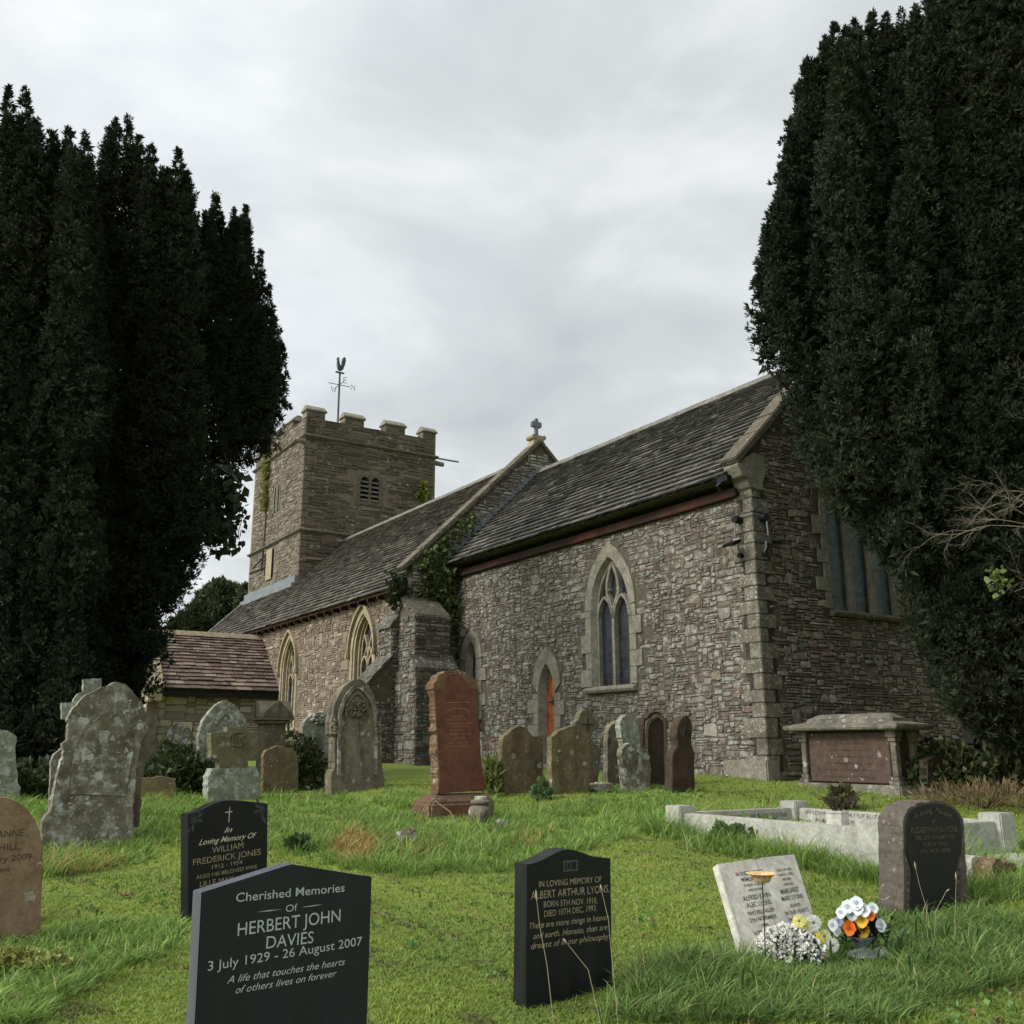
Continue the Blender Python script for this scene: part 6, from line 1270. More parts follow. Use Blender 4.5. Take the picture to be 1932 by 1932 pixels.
for (x, t, b_, r_) in ((1700, 20, 200, .13), (1760, -60, 100, .15), (1522, 112, 300, .12), (1575, 48, 200, .12), (1612, 40, 180, .12), (1672, 30, 160, .11), (1475, 330, 520, .12), (1448, 440, 640, .13), (1493, 255, 400, .17), (1505, 280, 420, .15), (1455, 400, 560, .2), (1475, 395, 560, .18), (1645, 26, 170, .14), (1662, 60, 170, .12), (1440, 500, 690, .2), (1533, 118, 280, .2), (1560, 70, 220, .2), (1597, 56, 200, .2)):
    pl.append((at(x+4, b_, 14.1), at(x, t, 14.1), r_, .0))
tr = at(1905, 1430, 15.2); tr.z = gz(tr.x, tr.y)
n_r = yew('yew_tree', 'huge dark yew filling the right edge and overhanging the east end of the church', pl, tr, 3)
# left yews
topL = curve([(-300, 150), (-60, 170), (0, 205), (15, 170), (30, 215), (47, 178), (62, 205), (75, 285), (100, 262), (128, 246), (145, 300), (162, 252), (172, 325), (190, 340), (205, 245), (218, 230), (236, 224), (248, 262), (264, 262), (285, 282), (303, 325), (322, 290), (338, 290), (352, 330), (365, 365), (385, 410), (402, 372), (414, 405), (440, 398), (470, 398), (480, 450), (490, 478), (510, 545), (520, 600), (532, 655), (536, 700)])
botL = curve([(-300, 1475), (255, 1462), (285, 1330), (305, 1255), (335, 1170), (370, 1100), (395, 1050), (405, 960), (425, 880), (460, 865), (500, 835), (525, 790), (540, 740)])
def leftyew(name, label, x0, x1, Ys, seed, rr=.42, step=(34, 50), tr=None, tips=(), thin=.0):
    rd = random.Random(seed); pl = []
    for layer, Y in enumerate(Ys):
        x = x0+layer*14
        while x < x1:
            T = topL(x)+rd.uniform(5, 40)+layer*10; B = botL(x)-rd.uniform(0, 30); ln = B-T; n = max(1, int(round(ln/300))); Yj = Y+rd.uniform(-.3, .3); pm = FL/Yj
            for k in range(n):
                t0, t1 = T+ln*k/n-(90 if k else 0), T+ln*(k+1)/n; r_ = rr*rd.uniform(.75, 1.2)*(1 if k else .75); xb = x+rd.uniform(-12, 12); yb = t1
                while yb > t0+110 and botL(xb+r_*pm*.8) < yb-8: yb -= 15
                while topL(xb+r_*pm*.9) > t0+(yb-t0)*.42 and r_ > .2: r_ *= .85
                pb, pt = at(xb, yb, Yj), at(xb+rd.uniform(-8, 8), t0, Yj)
                if pb.z < pt.z-.4: pl.append((pb, pt, r_, thin if k == n-1 else 0))
            x += rd.uniform(*step)
    for (x, t, b_, r_) in tips: pl.append((at(x, b_, Ys[0]), at(x+2, t, Ys[0]), r_, .0))
    p = at(tr, 1440, Ys[-1]); p.z = gz(p.x, p.y); return yew(name, label, pl, p, seed)
n1_ = leftyew('yew_tree', 'tallest dark yew at the far left edge, reaching highest of the left group', -260, 165, (15.2, 16.2, 17.2), 21, .38, (36, 52), 20, ((15, 165, 300, .13), (45, 172, 300, .13), (72, 260, 380, .12), (98, 250, 400, .14), (128, 242, 400, .13), (160, 248, 380, .11)))
n2_ = leftyew('yew_tree', 'broad dark yew in the middle of the left group with many pointed shoots', 170, 372, (17.6, 18.7), 22, .40, (28, 40), 215, ((205, 242, 420, .17), (217, 226, 380, .15), (240, 220, 330, .11), (262, 258, 400, .15), (284, 275, 420, .14), (303, 318, 450, .13), (335, 284, 440, .16), (352, 325, 470, .12), (190, 330, 420, .1)))
n3_ = leftyew('yew_tree', 'rightmost dark yew of the left group, its ragged side hanging before the tower', 368, 520, (19.2, 20.4), 23, .42, (24, 34), 120, ((403, 366, 560, .15), (385, 400, 600, .15), (415, 402, 560, .12), (440, 393, 560, .17), (462, 392, 560, .17), (489, 474, 640, .12), (505, 540, 760, .14), (528, 650, 790, .14), (516, 600, 780, .17), (497, 600, 850, .22), (500, 700, 860, .25), (470, 740, 880, .25), (440, 760, 890, .25)), thin=.45)
# far conifer behind the porch
rd = random.Random(4); pl = []
for x in range(325, 475, 9):
    Y = 46+rd.uniform(-2, 2); T = float(np.interp(x, [320, 350, 385, 405, 425, 445, 465], [1190, 1150, 1115, 1098, 1092, 1112, 1098]))+rd.uniform(0, 14); pl.append((at(x, 1425, Y), at(x, T, Y), .9*rd.uniform(.8, 1.2), 0))
p = at(400, 1440, 46); p.z = gz(p.x, p.y)
YEW, YEWB = np.array([.055, .075, .035]), np.array([.075, .075, .035])
yew('conifer_tree', 'distant green conifer showing between the left yews and the nave roof end', pl, p, 31, dens=34, size=.28, K=6, group=None)
# ------------------------------------------------------------ generic leafy plants
M['leaf'] = leafmat('leaf', .55, .3, .3); M['twig'] = plain('bare_twig', (.16,.13,.10), .8, 0, .3, 20); M['vine'] = plain('vine_stem', (.05,.035,.022), .9, 0, .3, 20)
def leafcloud(name, label, cat, pts, dirs, size, K, c1, c2, seed, spread=.7, wid=.6, group=None, stems=None, kind=None):
    r = np.random.default_rng(seed); P = np.array([tuple(p) for p in pts], dtype=float); D = np.array([tuple(d) for d in dirs], dtype=float)
    f = r.random((len(P), 1)); V, F, C = sprigs(P, D, size, K, np.array(c1)*(1-f)+np.array(c2)*f, spread, wid, seed)
    base = Vector((float(P[:, 0].mean()), float(P[:, 1].mean()), float(P[:, 2].min()))); t_ = thing(name, label, cat, base, 0, group)
    npmesh('leaves', V, F, M['leaf'], C, t_)
    if stems: stems.build('stems', M['vine'], t_)
    return t_
# ivy on the nave gable above the buttress
pts, drs = [], []; rd = random.Random(8); st = MB()
for i in range(680):
    n = rd.gauss(-.45, .33); z = rd.gauss(5.5, .5)
    if n < NW or n > .9 or z > gcop(n)-.05 or z < 4.6: continue
    if n > -.33 and z < 4.62+EYE+(n+.36)*PT_+.25-.9*rd.random(): continue
    q = cw(Gs-.03-abs(rd.gauss(0, .06)), n, z); pts.append(q); drs.append(Ed*.8+UP*-.2)
for i in range(190):
    n = rd.uniform(-.62, .02); z = rd.uniform(4.3, 6.1); pts.append(cw(Gs-.05-abs(rd.gauss(0, .12)), n, z)); drs.append(Ed*.8-UP*.3)
for i in range(130):
    t = rd.random()**1.8; n = -1.0+t*1.5; z = gcop(n)-.1-abs(rd.gauss(0, .3)); q = cw(Gs-.03-rd.random()*.08, n, z); pts.append(q); drs.append(Ed+UP*-.3)
for i in range(9): n = rd.uniform(-1, .2); st.tube([cw(Gs-.03, n, 4.7), cw(Gs-.05, n+.1, 5.3), cw(Gs-.03, n+.25, 6.0)], [.02, .014, .006], 5)
leafcloud('ivy', 'green ivy climbing the nave gable above the buttress', 'climbing plant', pts, drs, .11, 4, (.085,.12,.04), (.15,.19,.06), 5, .6, .7, stems=st)
pts, drs = [], []
for i in range(170): pts.append(cw(Gs+.05+rd.gauss(0, .12), NW-.32+rd.gauss(0, .12), 5.45+rd.gauss(0, .2))); drs.append(Sd+UP*.1)
leafcloud('ivy', 'small dark ivy tuft at the foot of the nave gable coping', 'climbing plant', pts, drs, .12, 4, (.02,.03,.014), (.035,.05,.02), 6, .8, .6)
# creeper strands on the tower
pts, drs = [], []; st = MB(); X0 = 4.4
st.tube([O_TS+Wd*(X0+.12*math.sin(z))+UP*z+Sd*.05 for z in np.arange(8.9, 14.4, .3)], .03, 5)
for i in range(200):
    z = 11.6+abs(rd.gauss(0, 1.0)) if i % 2 else rd.uniform(13, 14.3)
    if z < 14.5: pts.append(O_TS+Wd*(X0+rd.gauss(0, .17))+UP*z+Sd*.07); drs.append(Sd-UP*.4)
leafcloud('creeper', 'yellow-green creeper strand running up the tower near its left corner', 'climbing plant', pts, drs, .17, 3, (.17,.19,.05), (.24,.24,.07), 7, .6, .7, stems=st)
pts, drs = [], []
for i in range(150): z = rd.uniform(11.0, 12.5); pts.append(O_TE+Nd*(5.27+rd.gauss(0, .15)*(1.2-(z-11)/2))+UP*z+Ed*.06); drs.append(Ed-UP*.3)
leafcloud('creeper', 'yellow-green creeper patch on the tower just above the nave roof', 'climbing plant', pts, drs, .17, 3, (.20,.24,.05), (.28,.29,.07), 8, .6, .7)
# hanging ivy under the left yews
pts, drs = [], []; st = MB()
for i in range(26):
    x0, y0 = rd.uniform(385, 440), rd.uniform(850, 930); Y = 18.6+rd.uniform(-.4, .4); x, y = x0, y0; path = [at(x, y, Y)]
    for k in range(rd.randint(4, 9)):
        x += rd.gauss(1.5, 5); y += rd.uniform(8, 22); path.append(at(x, y, Y))
        for q in range(2): pts.append(at(x+rd.gauss(0, 4), y+rd.gauss(0, 4), Y)); drs.append(Vector((rd.gauss(0, .5), -.3, -.8)))
    st.tube(path, .008, 4)
leafcloud('hanging_ivy', 'loose ivy trails hanging against the bright sky left of the tower', 'climbing plant', pts, drs, .17, 3, (.02,.03,.015), (.04,.055,.025), 12, .8, .6, stems=st)
# bare branches at the right
rd = random.Random(31); mb = MB()
def branch(p, d, L, r_, k):
    n = 4; path = [p]; q = p
    for i in range(n): d = (d+Vector((rd.gauss(0, .2), rd.gauss(0, .14), rd.gauss(0, .2)))).normalized(); q = q+d*L/n; path.append(q)
    mb.tube(path, [r_*(1-.18*i) for i in range(n+1)], 5)
    if k:
        for i in range(rd.randint(2, 4)): j = rd.randint(1, n); branch(path[j], (d+Vector((rd.gauss(-.1, .45), rd.gauss(0, .35), rd.gauss(.02, .42)))).normalized(), L*rd.uniform(.5, .8), r_*.55, k-1)
Y0 = 11.6; tb0 = at(2060, 1440, Y0); tb0.z = gz(tb0.x, tb0.y); bt_ = thing('bare_tree', 'pale leafless twigs reaching in from the right edge before the yew', 'tree', tb0)
top0 = at(1990, 960, Y0); mb.tube([tb0-UP*.2, tb0+UP*1.4, top0-UP*.4, top0], [.05, .035, .022, .016], 7); branch(at(2000, 990, Y0), Vector((-1, -.1, .12)), .85, .013, 4); branch(top0, Vector((.2, .1, 1)), 1.3, .014, 4); branch(top0, Vector((.9, .2, .7)), 1.1, .012, 4); branch(top0, Vector((-1, 0, .3)), .7, .011, 4); branch(at(1990, 930, Y0), Vector((-.9, 0, -.15)), .6, .010, 3)
branch(at(2020, 1090, Y0), Vector((-1, 0, .2)), .7, .009, 3); mb.build('branches', M['twig'], bt_)
pts = [at(1882+rd.gauss(0, 9), 1093+rd.gauss(0, 10), 11.2) for i in range(34)]; V, F, C = sprigs(np.array([tuple(p) for p in pts]), np.tile([0, -.4, .1], (34, 1)), .075, 3, np.tile([.13, .17, .05], (34, 1)), .8, .7, 3); npmesh('leaves', V, F, M['leaf'], C, bt_)
# shrubs, ferns, brambles near the stones
def bush(name, label, px, py, w_, h_, n, c1, c2, seed, size=.09, Y=None, depth=None, K=4, wid=.6):
    p = at(px, py, Y) if Y else hit(px, py); p.z = gz(p.x, p.y); rd = random.Random(seed); pts, drs = [], []; st = MB()
    for i in range(n):
        a = rd.random()*6.28; el = math.asin(rd.random()); r_ = .55+.5*rd.random(); d = Vector((math.cos(a)*math.cos(el), math.sin(a)*math.cos(el), math.sin(el))); wob = 1+.35*mnoise.noise(d*2.2+Vector((seed, 0, 0)))
        pts.append(p+Vector((d.x*w_*r_*wob, d.y*(depth or w_*.7)*r_*wob, d.z*h_*r_*wob+.02))); drs.append(d+UP*.4)
    for i in range(10): a = rd.random()*6.28; st.tube([p, p+Vector((math.cos(a)*w_*.3, math.sin(a)*w_*.2, h_*.5)), p+Vector((math.cos(a)*w_*.6, math.sin(a)*w_*.5, h_*.85))], [.012, .008, .004], 4)
    return leafcloud(name, label, 'shrub', pts, drs, size, K, c1, c2, seed, .7, wid, stems=st)
bush('shrub', 'dark undergrowth at the foot of the left yews', 60, 1478, 1.5, .38, 1300, (.02,.035,.012), (.06,.08,.03), 40, .10, Y=14.3, depth=.6)
bush('shrub', 'dark leafy shrub between the tall leaning headstone and the pointed gothic one', 325, 1470, .58, .6, 1300, (.03,.045,.016), (.09,.11,.04), 41, .085, Y=14.6, depth=.4)
bush('shrub', 'dark bramble shrub behind the small brown speckled headstone', 560, 1478, .4, .75, 600, (.035,.05,.018), (.09,.10,.04), 42, .08, Y=15.4, depth=.3)
bush('shrub', 'dark plant growing against the front of the chest tomb', 1588, 1497, .15, .2, 120, (.05,.06,.025), (.13,.12,.05), 43, .09, Y=13.2, depth=.18)
bush('bramble', 'dark bramble patch right of the chest tomb under the yew', 1815, 1480, 1.0, .55, 1300, (.03,.045,.018), (.10,.11,.04), 44, .09, Y=14.6, depth=.5)
bush('bramble', 'dry reddish bramble heap at the right edge behind the white kerbs', 1860, 1522, .95, .26, 1300, (.09,.08,.035), (.24,.16,.09), 45, .11, Y=12.9, depth=.7, K=2, wid=.10)
bush('weed_patch', 'broad-leaved dark green weeds in front of the white kerbs', 1440, 1592, .5, .2, 500, (.07,.12,.035), (.11,.18,.05), 46, .065, depth=.25)
bush('fern', 'yellow-green fern between the red headstone and the scroll-topped one', 928, 1492, .11, .42, 130, (.13,.15,.04), (.19,.2,.06), 47, .13, Y=14.3, depth=.15, K=5, wid=.22)
bush('weed', 'small leafy weed between the scroll-topped and wide rounded headstones', 1022, 1497, .09, .22, 50, (.08,.13,.05), (.12,.17,.07), 48, .09, Y=13.8, depth=.1)
bush('yellow_plant', 'low yellow-green leafy plant at the bottom left edge', 25, 1835, .32, .09, 380, (.22,.25,.07), (.30,.31,.09), 49, .04, depth=.15, K=4, wid=.8)
bush('dry_plant', 'dry yellowish plant leaning on the brown headstone at the left edge', 2, 1745, .13, .34, 120, (.25,.2,.08), (.33,.28,.11), 50, .06, depth=.08, K=4, wid=.6)
bush('weed', 'small dark weed in the lawn grass right of the black headstone with roses', 560, 1606, .09, .07, 40, (.04,.07,.025), (.07,.11,.04), 51, .08, depth=.1)
bush('hedge', 'dark evergreen hedge added behind the right yew to close a bright sky gap', 1900, 1440, 4.5, 3.2, 2600, (.015,.022,.012), (.03,.04,.02), 61, .3, Y=25, depth=1.5)  # added to block the bright horizon sky showing under the yew
# ------------------------------------------------------------ grass
def pin(poly, x, y):
    ins = np.zeros(len(x), bool); n = len(poly)
    for i in range(n):
        (ax, ay), (bx, by) = poly[i], poly[i-1]; c = (ay > y) != (by > y); ins ^= c & (x < (bx-ax)*(y-ay)/(by-ay+1e-12)+ax)
    return ins
def proj(P):
    x, y, z = P[:, 0], P[:, 1], P[:, 2]-EYE; f = y*cp+z*sp; u = -y*sp+z*cp; return CX+FL*x/f, CY-FL*u/f
def ground_samples(n, r, y0=2.6, y1=17, power=2.0):
    """random places on the visible lawn, denser near the viewer"""
    t = r.random(n); Y = 1/((1-t)/y0+t/y1) if power == 2.0 else (y0**(-1)*(1-t)+y1**(-1)*t)**-1
    X = (r.random(n)*2-1)*(Y*.64+.4)+.02*Y; return np.stack([X, Y, gza(X, Y)], 1)
def blades(P, h, w_, lean, col, seed, segs=3, wind=(0, 0), az=None):
    r = np.random.default_rng(seed); n = len(P); a = r.random(n)*6.283 if az is None else az+r.normal(0, .5, n); d = np.stack([np.cos(a), np.sin(a), np.zeros(n)], 1); sd = np.stack([-np.sin(a), np.cos(a), np.zeros(n)], 1)
    a2 = a+r.normal(0, .6, n); sd = np.stack([-np.sin(a2), np.cos(a2), np.zeros(n)], 1); d = d*lean[:, None]+np.array([wind[0], wind[1], 0]); rows = []
    for k in range(segs+1):
        t = k/segs; hz_ = h*(t-.30*lean*t*t)[:] if np.ndim(lean) else h*t; c = P+d*(h*t*t)[:, None]; c = c+np.stack([np.zeros(n), np.zeros(n), hz_], 1)
        ww = (w_*(1-t)**.7*.5+1e-4)[:, None] if k < segs else (w_*.02)[:, None]; rows += [c-sd*ww, c+sd*ww]
    V = np.stack(rows, 1).reshape(-1, 3); m_ = 2*(segs+1); b0 = np.arange(n)[:, None]*m_
    F = np.concatenate([b0+np.array([2*k, 2*k+1, 2*k+3, 2*k+2]) for k in range(segs)], 1).reshape(-1, 4)
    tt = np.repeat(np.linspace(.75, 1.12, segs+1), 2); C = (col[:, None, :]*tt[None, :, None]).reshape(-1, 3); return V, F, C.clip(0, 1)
M['grass'] = leafmat('grass_blade', .6, .25, .35); r = np.random.default_rng(77)
LONG = [[(515, 1478), (720, 1505), (800, 1535), (935, 1545), (1130, 1500), (1320, 1495), (1300, 1570), (1150, 1590), (1010, 1640), (890, 1650), (760, 1655), (640, 1640), (500, 1605), (495, 1520)],
        [(1140, 1932), (1180, 1850), (1250, 1812), (1400, 1800), (1560, 1790), (1620, 1735), (1680, 1712), (1960, 1735), (2250, 1740), (2250, 1850), (1960, 1850), (1780, 1885), (1700, 1932)],
        [(-300, 1790), (60, 1765), (180, 1735), (345, 1738), (345, 1790), (230, 1830), (150, 1870), (60, 1932), (-300, 1932)],
        [(1250, 1560), (1480, 1575), (1690, 1618), (1690, 1665), (1440, 1632), (1290, 1600)],
        [(70, 1595), (270, 1585), (290, 1622), (180, 1645), (80, 1660)], [(240, 1500), (400, 1500), (345, 1560), (335, 1600), (262, 1590)],
        [(-20, 1490), (100, 1490), (100, 1540), (-20, 1560)], [(1830, 1590), (1960, 1590), (1960, 1690), (1830, 1720)], [(1120, 1478), (1330, 1478), (1320, 1502), (1120, 1502)], [(720, 1495), (945, 1498), (940, 1545), (790, 1540)]]
def stones_clear(P): return np.ones(len(P), bool)
P = ground_samples(390000, r); x, y = proj(P); inl = np.zeros(len(P), bool)
for pl_ in LONG: inl |= pin(pl_, x, y)
# inside the kerbs there is gravel, no grass
rel = P[:, :2]-np.array([A.x, A.y]); e_ = rel@np.array([Ed.x, Ed.y]); n_ = rel@np.array([Nd.x, Nd.y]); kerb = (e_ > -.1) & (e_ < LE+.1) & (n_ > -.1) & (n_ < LN+.1)
sw = (P[:, :2]-np.array([C0.x, C0.y])); sN = sw@np.array([Nd.x, Nd.y]); sW = sw@np.array([Wd.x, Wd.y]); inchurch = (sN > -.02) & (sW > 0)
ok = ~inl & ~kerb & ~inchurch & (x > -350) & (x < 2300) & (y < 2050); Q = P[ok]; rr_ = r.random(len(Q)); n = len(Q)
pn_ = noise3(Q, 2.2, 5); pm = noise3(Q, 7, 6); mq = np.clip((pn_[:, None]+.1)*1.6, 0, 1); base = np.array([.24, .31, .052])*(1-mq)+np.array([.14, .21, .042])*mq; m3 = (noise3(Q, 11, 15)[:, None] > .42); base = np.where(m3, np.array([.13, .125, .05]), base)
colr_ = base*(1+.16*pm[:, None])*(.75+.5*r.random((n, 1))); dry = r.random(n) < .06; colr_[dry] = np.array([.26, .23, .09])*(.7+.5*r.random((dry.sum(), 1)))
h = (.011+.015*r.random(n))*(1+.06*Q[:, 1])*(1+.6*pm.clip(0, 1)); w_ = (.0032+.0028*r.random(n))*(1+.13*Q[:, 1])
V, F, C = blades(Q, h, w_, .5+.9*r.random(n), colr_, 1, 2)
npmesh('lawn_grass', V, F, M['grass'], C, label='short mossy yellow-green churchyard grass', cat='grass', kind='stuff')
# long grass grows in tussocks: blades fan out from shared roots
r5 = np.random.default_rng(5); t_ = ground_samples(60000, r5, y0=2.9, y1=16.5); x, y = proj(t_); inl = np.zeros(len(t_), bool)
for pl_ in LONG: inl |= pin(pl_, x, y)
rel = t_[:, :2]-np.array([A.x, A.y]); e_ = rel@np.array([Ed.x, Ed.y]); n_ = rel@np.array([Nd.x, Nd.y]); kerb = (e_ > -.16) & (e_ < LE+.16) & (n_ > -.16) & (n_ < LN+.16)
T_ = t_[inl & ~kerb]
ex = [kp(r5.uniform(-.2, LE+.3), -.12-abs(r5.normal(0, .14))) for i in range(260)]+[kp(-.16-abs(r5.normal(0, .12)), r5.uniform(-.2, LN)) for i in range(60)]+[kp(LE+.2+abs(r5.normal(0, .2)), r5.uniform(-.3, .9)) for i in range(80)]
ex = np.array([(p.x, p.y, gz(p.x, p.y)) for p in ex]); T_ = np.concatenate([T_, ex]); nt = len(T_); ts = np.clip(r5.lognormal(0, .38, nt), .45, 2.0); ts *= 1+.35*noise3(T_, 3.2, 9)
x, y = proj(T_); fr_ = (y > 1700) & (x > 1000); red_ = (np.abs(x-865) < 75) & (y > 1520) & (y < 1560)
ts[fr_] *= .85; ts[y < 1512] *= .65; ts[(x < 400) & (y > 1700)] *= .75; ts[red_] *= .4; ts[(np.abs(x-1560) < 125) & (np.abs(y-1818) < 24)] *= .5; ts[-400:] *= 1.75
nb = 13; ti = np.repeat(np.arange(nt), nb); n = len(ti); dxy = r5.normal(0, 1, (n, 2)); dn = np.linalg.norm(dxy, axis=1, keepdims=True); dxy /= dn; rad_ = (.045*ts[ti]*np.abs(r5.normal(0, 1, n)))[:, None]
Q = T_[ti].copy(); Q[:, :2] += dxy*rad_; Q[:, 2] = gza(Q[:, 0], Q[:, 1])-.005; x, y = proj(Q); cl = noise3(Q, 4.5, 9); fr_ = fr_[ti]
h = (.062+.075*r5.random(n))*ts[ti]; w_ = (.0045+.005*r5.random(n))*(1+.05*Q[:, 1])
cg = np.where(fr_[:, None], np.array([.12, .20, .05]), np.array([.165, .285, .055])); c2_ = np.array([.31, .40, .11]); f = np.clip(r5.normal(.28, .3, n)+(r5.random(nt)[ti]-.5)*.7, 0, 1)[:, None]; f[fr_] *= .5; colr_ = cg*(1-f)+c2_*f
colr_ *= (.7+.55*r5.random((n, 1)))*(.75+.5*r5.random(nt)[ti][:, None]); dead = r5.random(n) < .035; colr_[dead] = np.array([.36, .31, .17])*(.7+.5*r5.random((dead.sum(), 1)))
rt_ = r5.random(nt)[ti]; q_ = r5.random(n)
dd = (np.hypot((x-668)/44, (y-1602)/30) < .6+.7*rt_) & (q_ < .85) | (np.hypot((x-1000)/46, (y-1590)/22) < rt_) & (q_ < .5) | (np.hypot((x-785)/55, (y-1608)/25) < rt_) & (q_ < .45) | (np.hypot((x-150)/90, (y-1635)/22) < 1) & (q_ < .35)
colr_[dd] = np.array([.42, .27, .10])*(.55+.8*r5.random((dd.sum(), 1)))
r_b = r5.random(n); az = np.arctan2(dxy[:, 1], dxy[:, 0])
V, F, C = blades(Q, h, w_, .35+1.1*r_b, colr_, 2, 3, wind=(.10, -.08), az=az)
npmesh('long_grass', V, F, M['grass'], C, label='long unmown tufted grass around and between the graves', cat='grass', kind='stuff')
nlong = n
# clover, moss rosettes and small dead leaves scattered through the mown grass
Pc = ground_samples(2600, r5, y0=2.9, y1=14); x, y = proj(Pc); kc = noise3(Pc, 3.0, 21) > .0; Pc = Pc[kc & (x < 1960) & (y < 1960)]; Pc[:, 2] += .012; nC = len(Pc); Cc = np.where(r5.random((nC, 1)) < .86, np.array([[.11, .20, .045]]), np.array([[.20, .12, .06]]))*(.7+.6*r5.random((nC, 1)))
V, F, C = sprigs(Pc, np.tile([0, 0, .35], (nC, 1)), .028*(1+.04*Pc[:, 1]), 5, Cc, .8, .7, 19)
npmesh('clover', V, F, M['leaf'], C, label='clover leaves and small dead leaves scattered in the mown grass', cat='ground cover', kind='stuff')
# broad strap leaves at the bottom right and seeding stalks
mb = MB(); rd = random.Random(6)
def strap(p, d, L, w_, c, up=1.0):
    side = Vector((-d.y, d.x, 0)).normalized(); pts = []; 
    for i in range(6): t = i/5; q = p+d*(L*.55*t*t)+UP*(L*up*(t-.38*t*t)); ww = w_*(1-t)**.6*(.5+.5*min(1, t*4))*.5+.0006; pts.append((q-side*ww, q+side*ww))
    for i in range(5): mb.add([pts[i][0], pts[i][1], pts[i+1][1], pts[i+1][0]], [(0,1,2,3)], c)
for px, py, n in ((1330, 1890, 5), (1470, 1870, 5), (1380, 1880, 5), (1240, 1885, 6), (1690, 1800, 14), (1760, 1780, 12), (1830, 1800, 14), (1640, 1770, 8), (1560, 1830, 6), (1880, 1770, 10), (1730, 1840, 8), (1850, 1850, 8)):
    for i in range(n):
        q = hit(px+rd.gauss(0, 22), py+rd.gauss(0, 8)); a = rd.random()*6.28; k_ = .8+.5*rd.random(); strap(q, Vector((math.cos(a), math.sin(a), 0)), .16+.14*rd.random(), .012+.012*rd.random(), (.05*k_, .10*k_, .025*k_), 1.1)
dp_ = mb.build('dock_leaves', M['leaf']); tag(dp_, 'broad dark strap leaves among the long grass at bottom right', 'plant', kind='stuff')
def stalk(pts, label, head=None, c=(.42,.36,.24), r_=.0015, Y=None, grp='pale dry grass stalks in the foreground'):
    mb = MB(); q0 = hit(pts[0][0], pts[0][1]) if not Y else at(pts[0][0], pts[0][1], Y); P = [at(x, y, q0.y) for x, y in pts]; P[0].z = min(P[0].z, gz(P[0].x, P[0].y)) 
    mb.tube(P, [r_*(1.2-.5*i/len(P)) for i in range(len(P))], 5, c)
    if head:
        e = P[-1]; d = (P[-1]-P[-2]).normalized()
        for hd in head: dd_ = Vector(hd[:3]).normalized(); mb.tube([e, e+dd_*hd[3]*.5, e+dd_*hd[3]], [.002, .0055, .001], 6, c)
    o = mb.build('grass_stalk', M['leaf']); tag(o, label, 'grass stalk', group=grp); return o
stalk([(1053, 1900), (1032, 1820), (1018, 1745), (1013, 1700)], 'dry stalk leaning left across the lettering of the black wavy-topped headstone', [(-.1, 0, 1, .05)], Y=4.9)
stalk([(1150, 1895), (1110, 1830), (1070, 1780)], 'thin dry stalk across the lower face of the black wavy-topped headstone', [(-.6, 0, .7, .03)], Y=4.9)
stalk([(1165, 1800), (1148, 1735), (1135, 1680)], 'dry stalk crossing the right edge of the black wavy-topped headstone', [(-.2, 0, 1, .03)], Y=5.2)
stalk([(1208, 1872), (1195, 1800), (1165, 1748)], 'bent pale stalk just right of the black wavy-topped headstone', [(-.5, 0, .9, .02)])
stalk([(1222, 1880), (1213, 1800), (1204, 1742)], 'straight pale stalk second right of the black wavy-topped headstone', [(-.2, 0, 1, .03)])
stalk([(1675, 1770), (1674, 1735), (1666, 1700)], 'stalk with forked white seed head left of the black-inset headstone', [(-.85, 0, .5, .07), (.85, 0, .5, .07), (-.1, 0, 1, .02)], (.33,.32,.25))
stalk([(1750, 1775), (1747, 1710), (1735, 1670), (1728, 1640)], 'pale stalk rising before the left half of the black inset', [(-.1, 0, 1, .05)], Y=6.9)
stalk([(1800, 1805), (1802, 1720), (1804, 1660)], 'pale stalk rising before the right half of the black inset', [(.05, 0, 1, .05)], Y=6.9)
stalk([(1762, 1780), (1765, 1720), (1785, 1682)], 'bent stalk rising before the middle of the black inset', [(.8, 0, .5, .03)], Y=7.0)
stalk([(867, 1550), (850, 1532), (822, 1512)], 'pale bent stem across the base of the red headstone', None, r_=.006, Y=11.3)
mb = MB(); rd = random.Random(15)
for px, py in ((1194, 1859), (233, 1695), (1195, 1862)):
    q = hit(px, py); q.z = gz(q.x, q.y)+.02
    for i in range(7): a = i*.9; d = Vector((math.cos(a), math.sin(a)*.7, .5*rd.random())); mb.add([q, q+d*.03+Vector((-d.y, d.x, 0))*.02, q+d*.055+UP*.01, q+d*.03-Vector((-d.y, d.x, 0))*.02], [(0,1,2,3)], (.30*rd.uniform(.7, 1.1), .16, .07))
o = mb.build('fallen_leaf', M['leaf']); tag(o, 'curled brown dead leaf in grass right of the black wavy-topped headstone', 'leaf')
# ------------------------------------------------------------ flowers
M['petal'] = leafmat('petal', .5, .3, .25); M['rust'] = plain('rusty_tan_metal', (.56,.36,.17), .6, .05, .25, 40); M['rod'] = plain('dark_rod', (.02,.018,.015), .5, .5, .2, 30)
mg, g, b = newmat('clear_glass'); b.inputs['Base Color'].default_value = (.75,.8,.78,1); b.inputs['Roughness'].default_value = .06; b.inputs['Transmission Weight'].default_value = .85; b.inputs['IOR'].default_value = 1.45; M['vase'] = mg
def FP(px, py, Y): return at(px, py, Y)
hp = hit(1492, 1812); hp.z = gz(hp.x, hp.y); th_ = thing('potted_heather', 'mound of tiny white heather flowers in front of the pale tablet', 'potted plant', hp)
Yh = hp.y; wH = 62/1985*Yh; hH = (at(1492, 1762, Yh).z-hp.z); rd = random.Random(2); r = np.random.default_rng(4); pts, drs = [], []; st = MB()
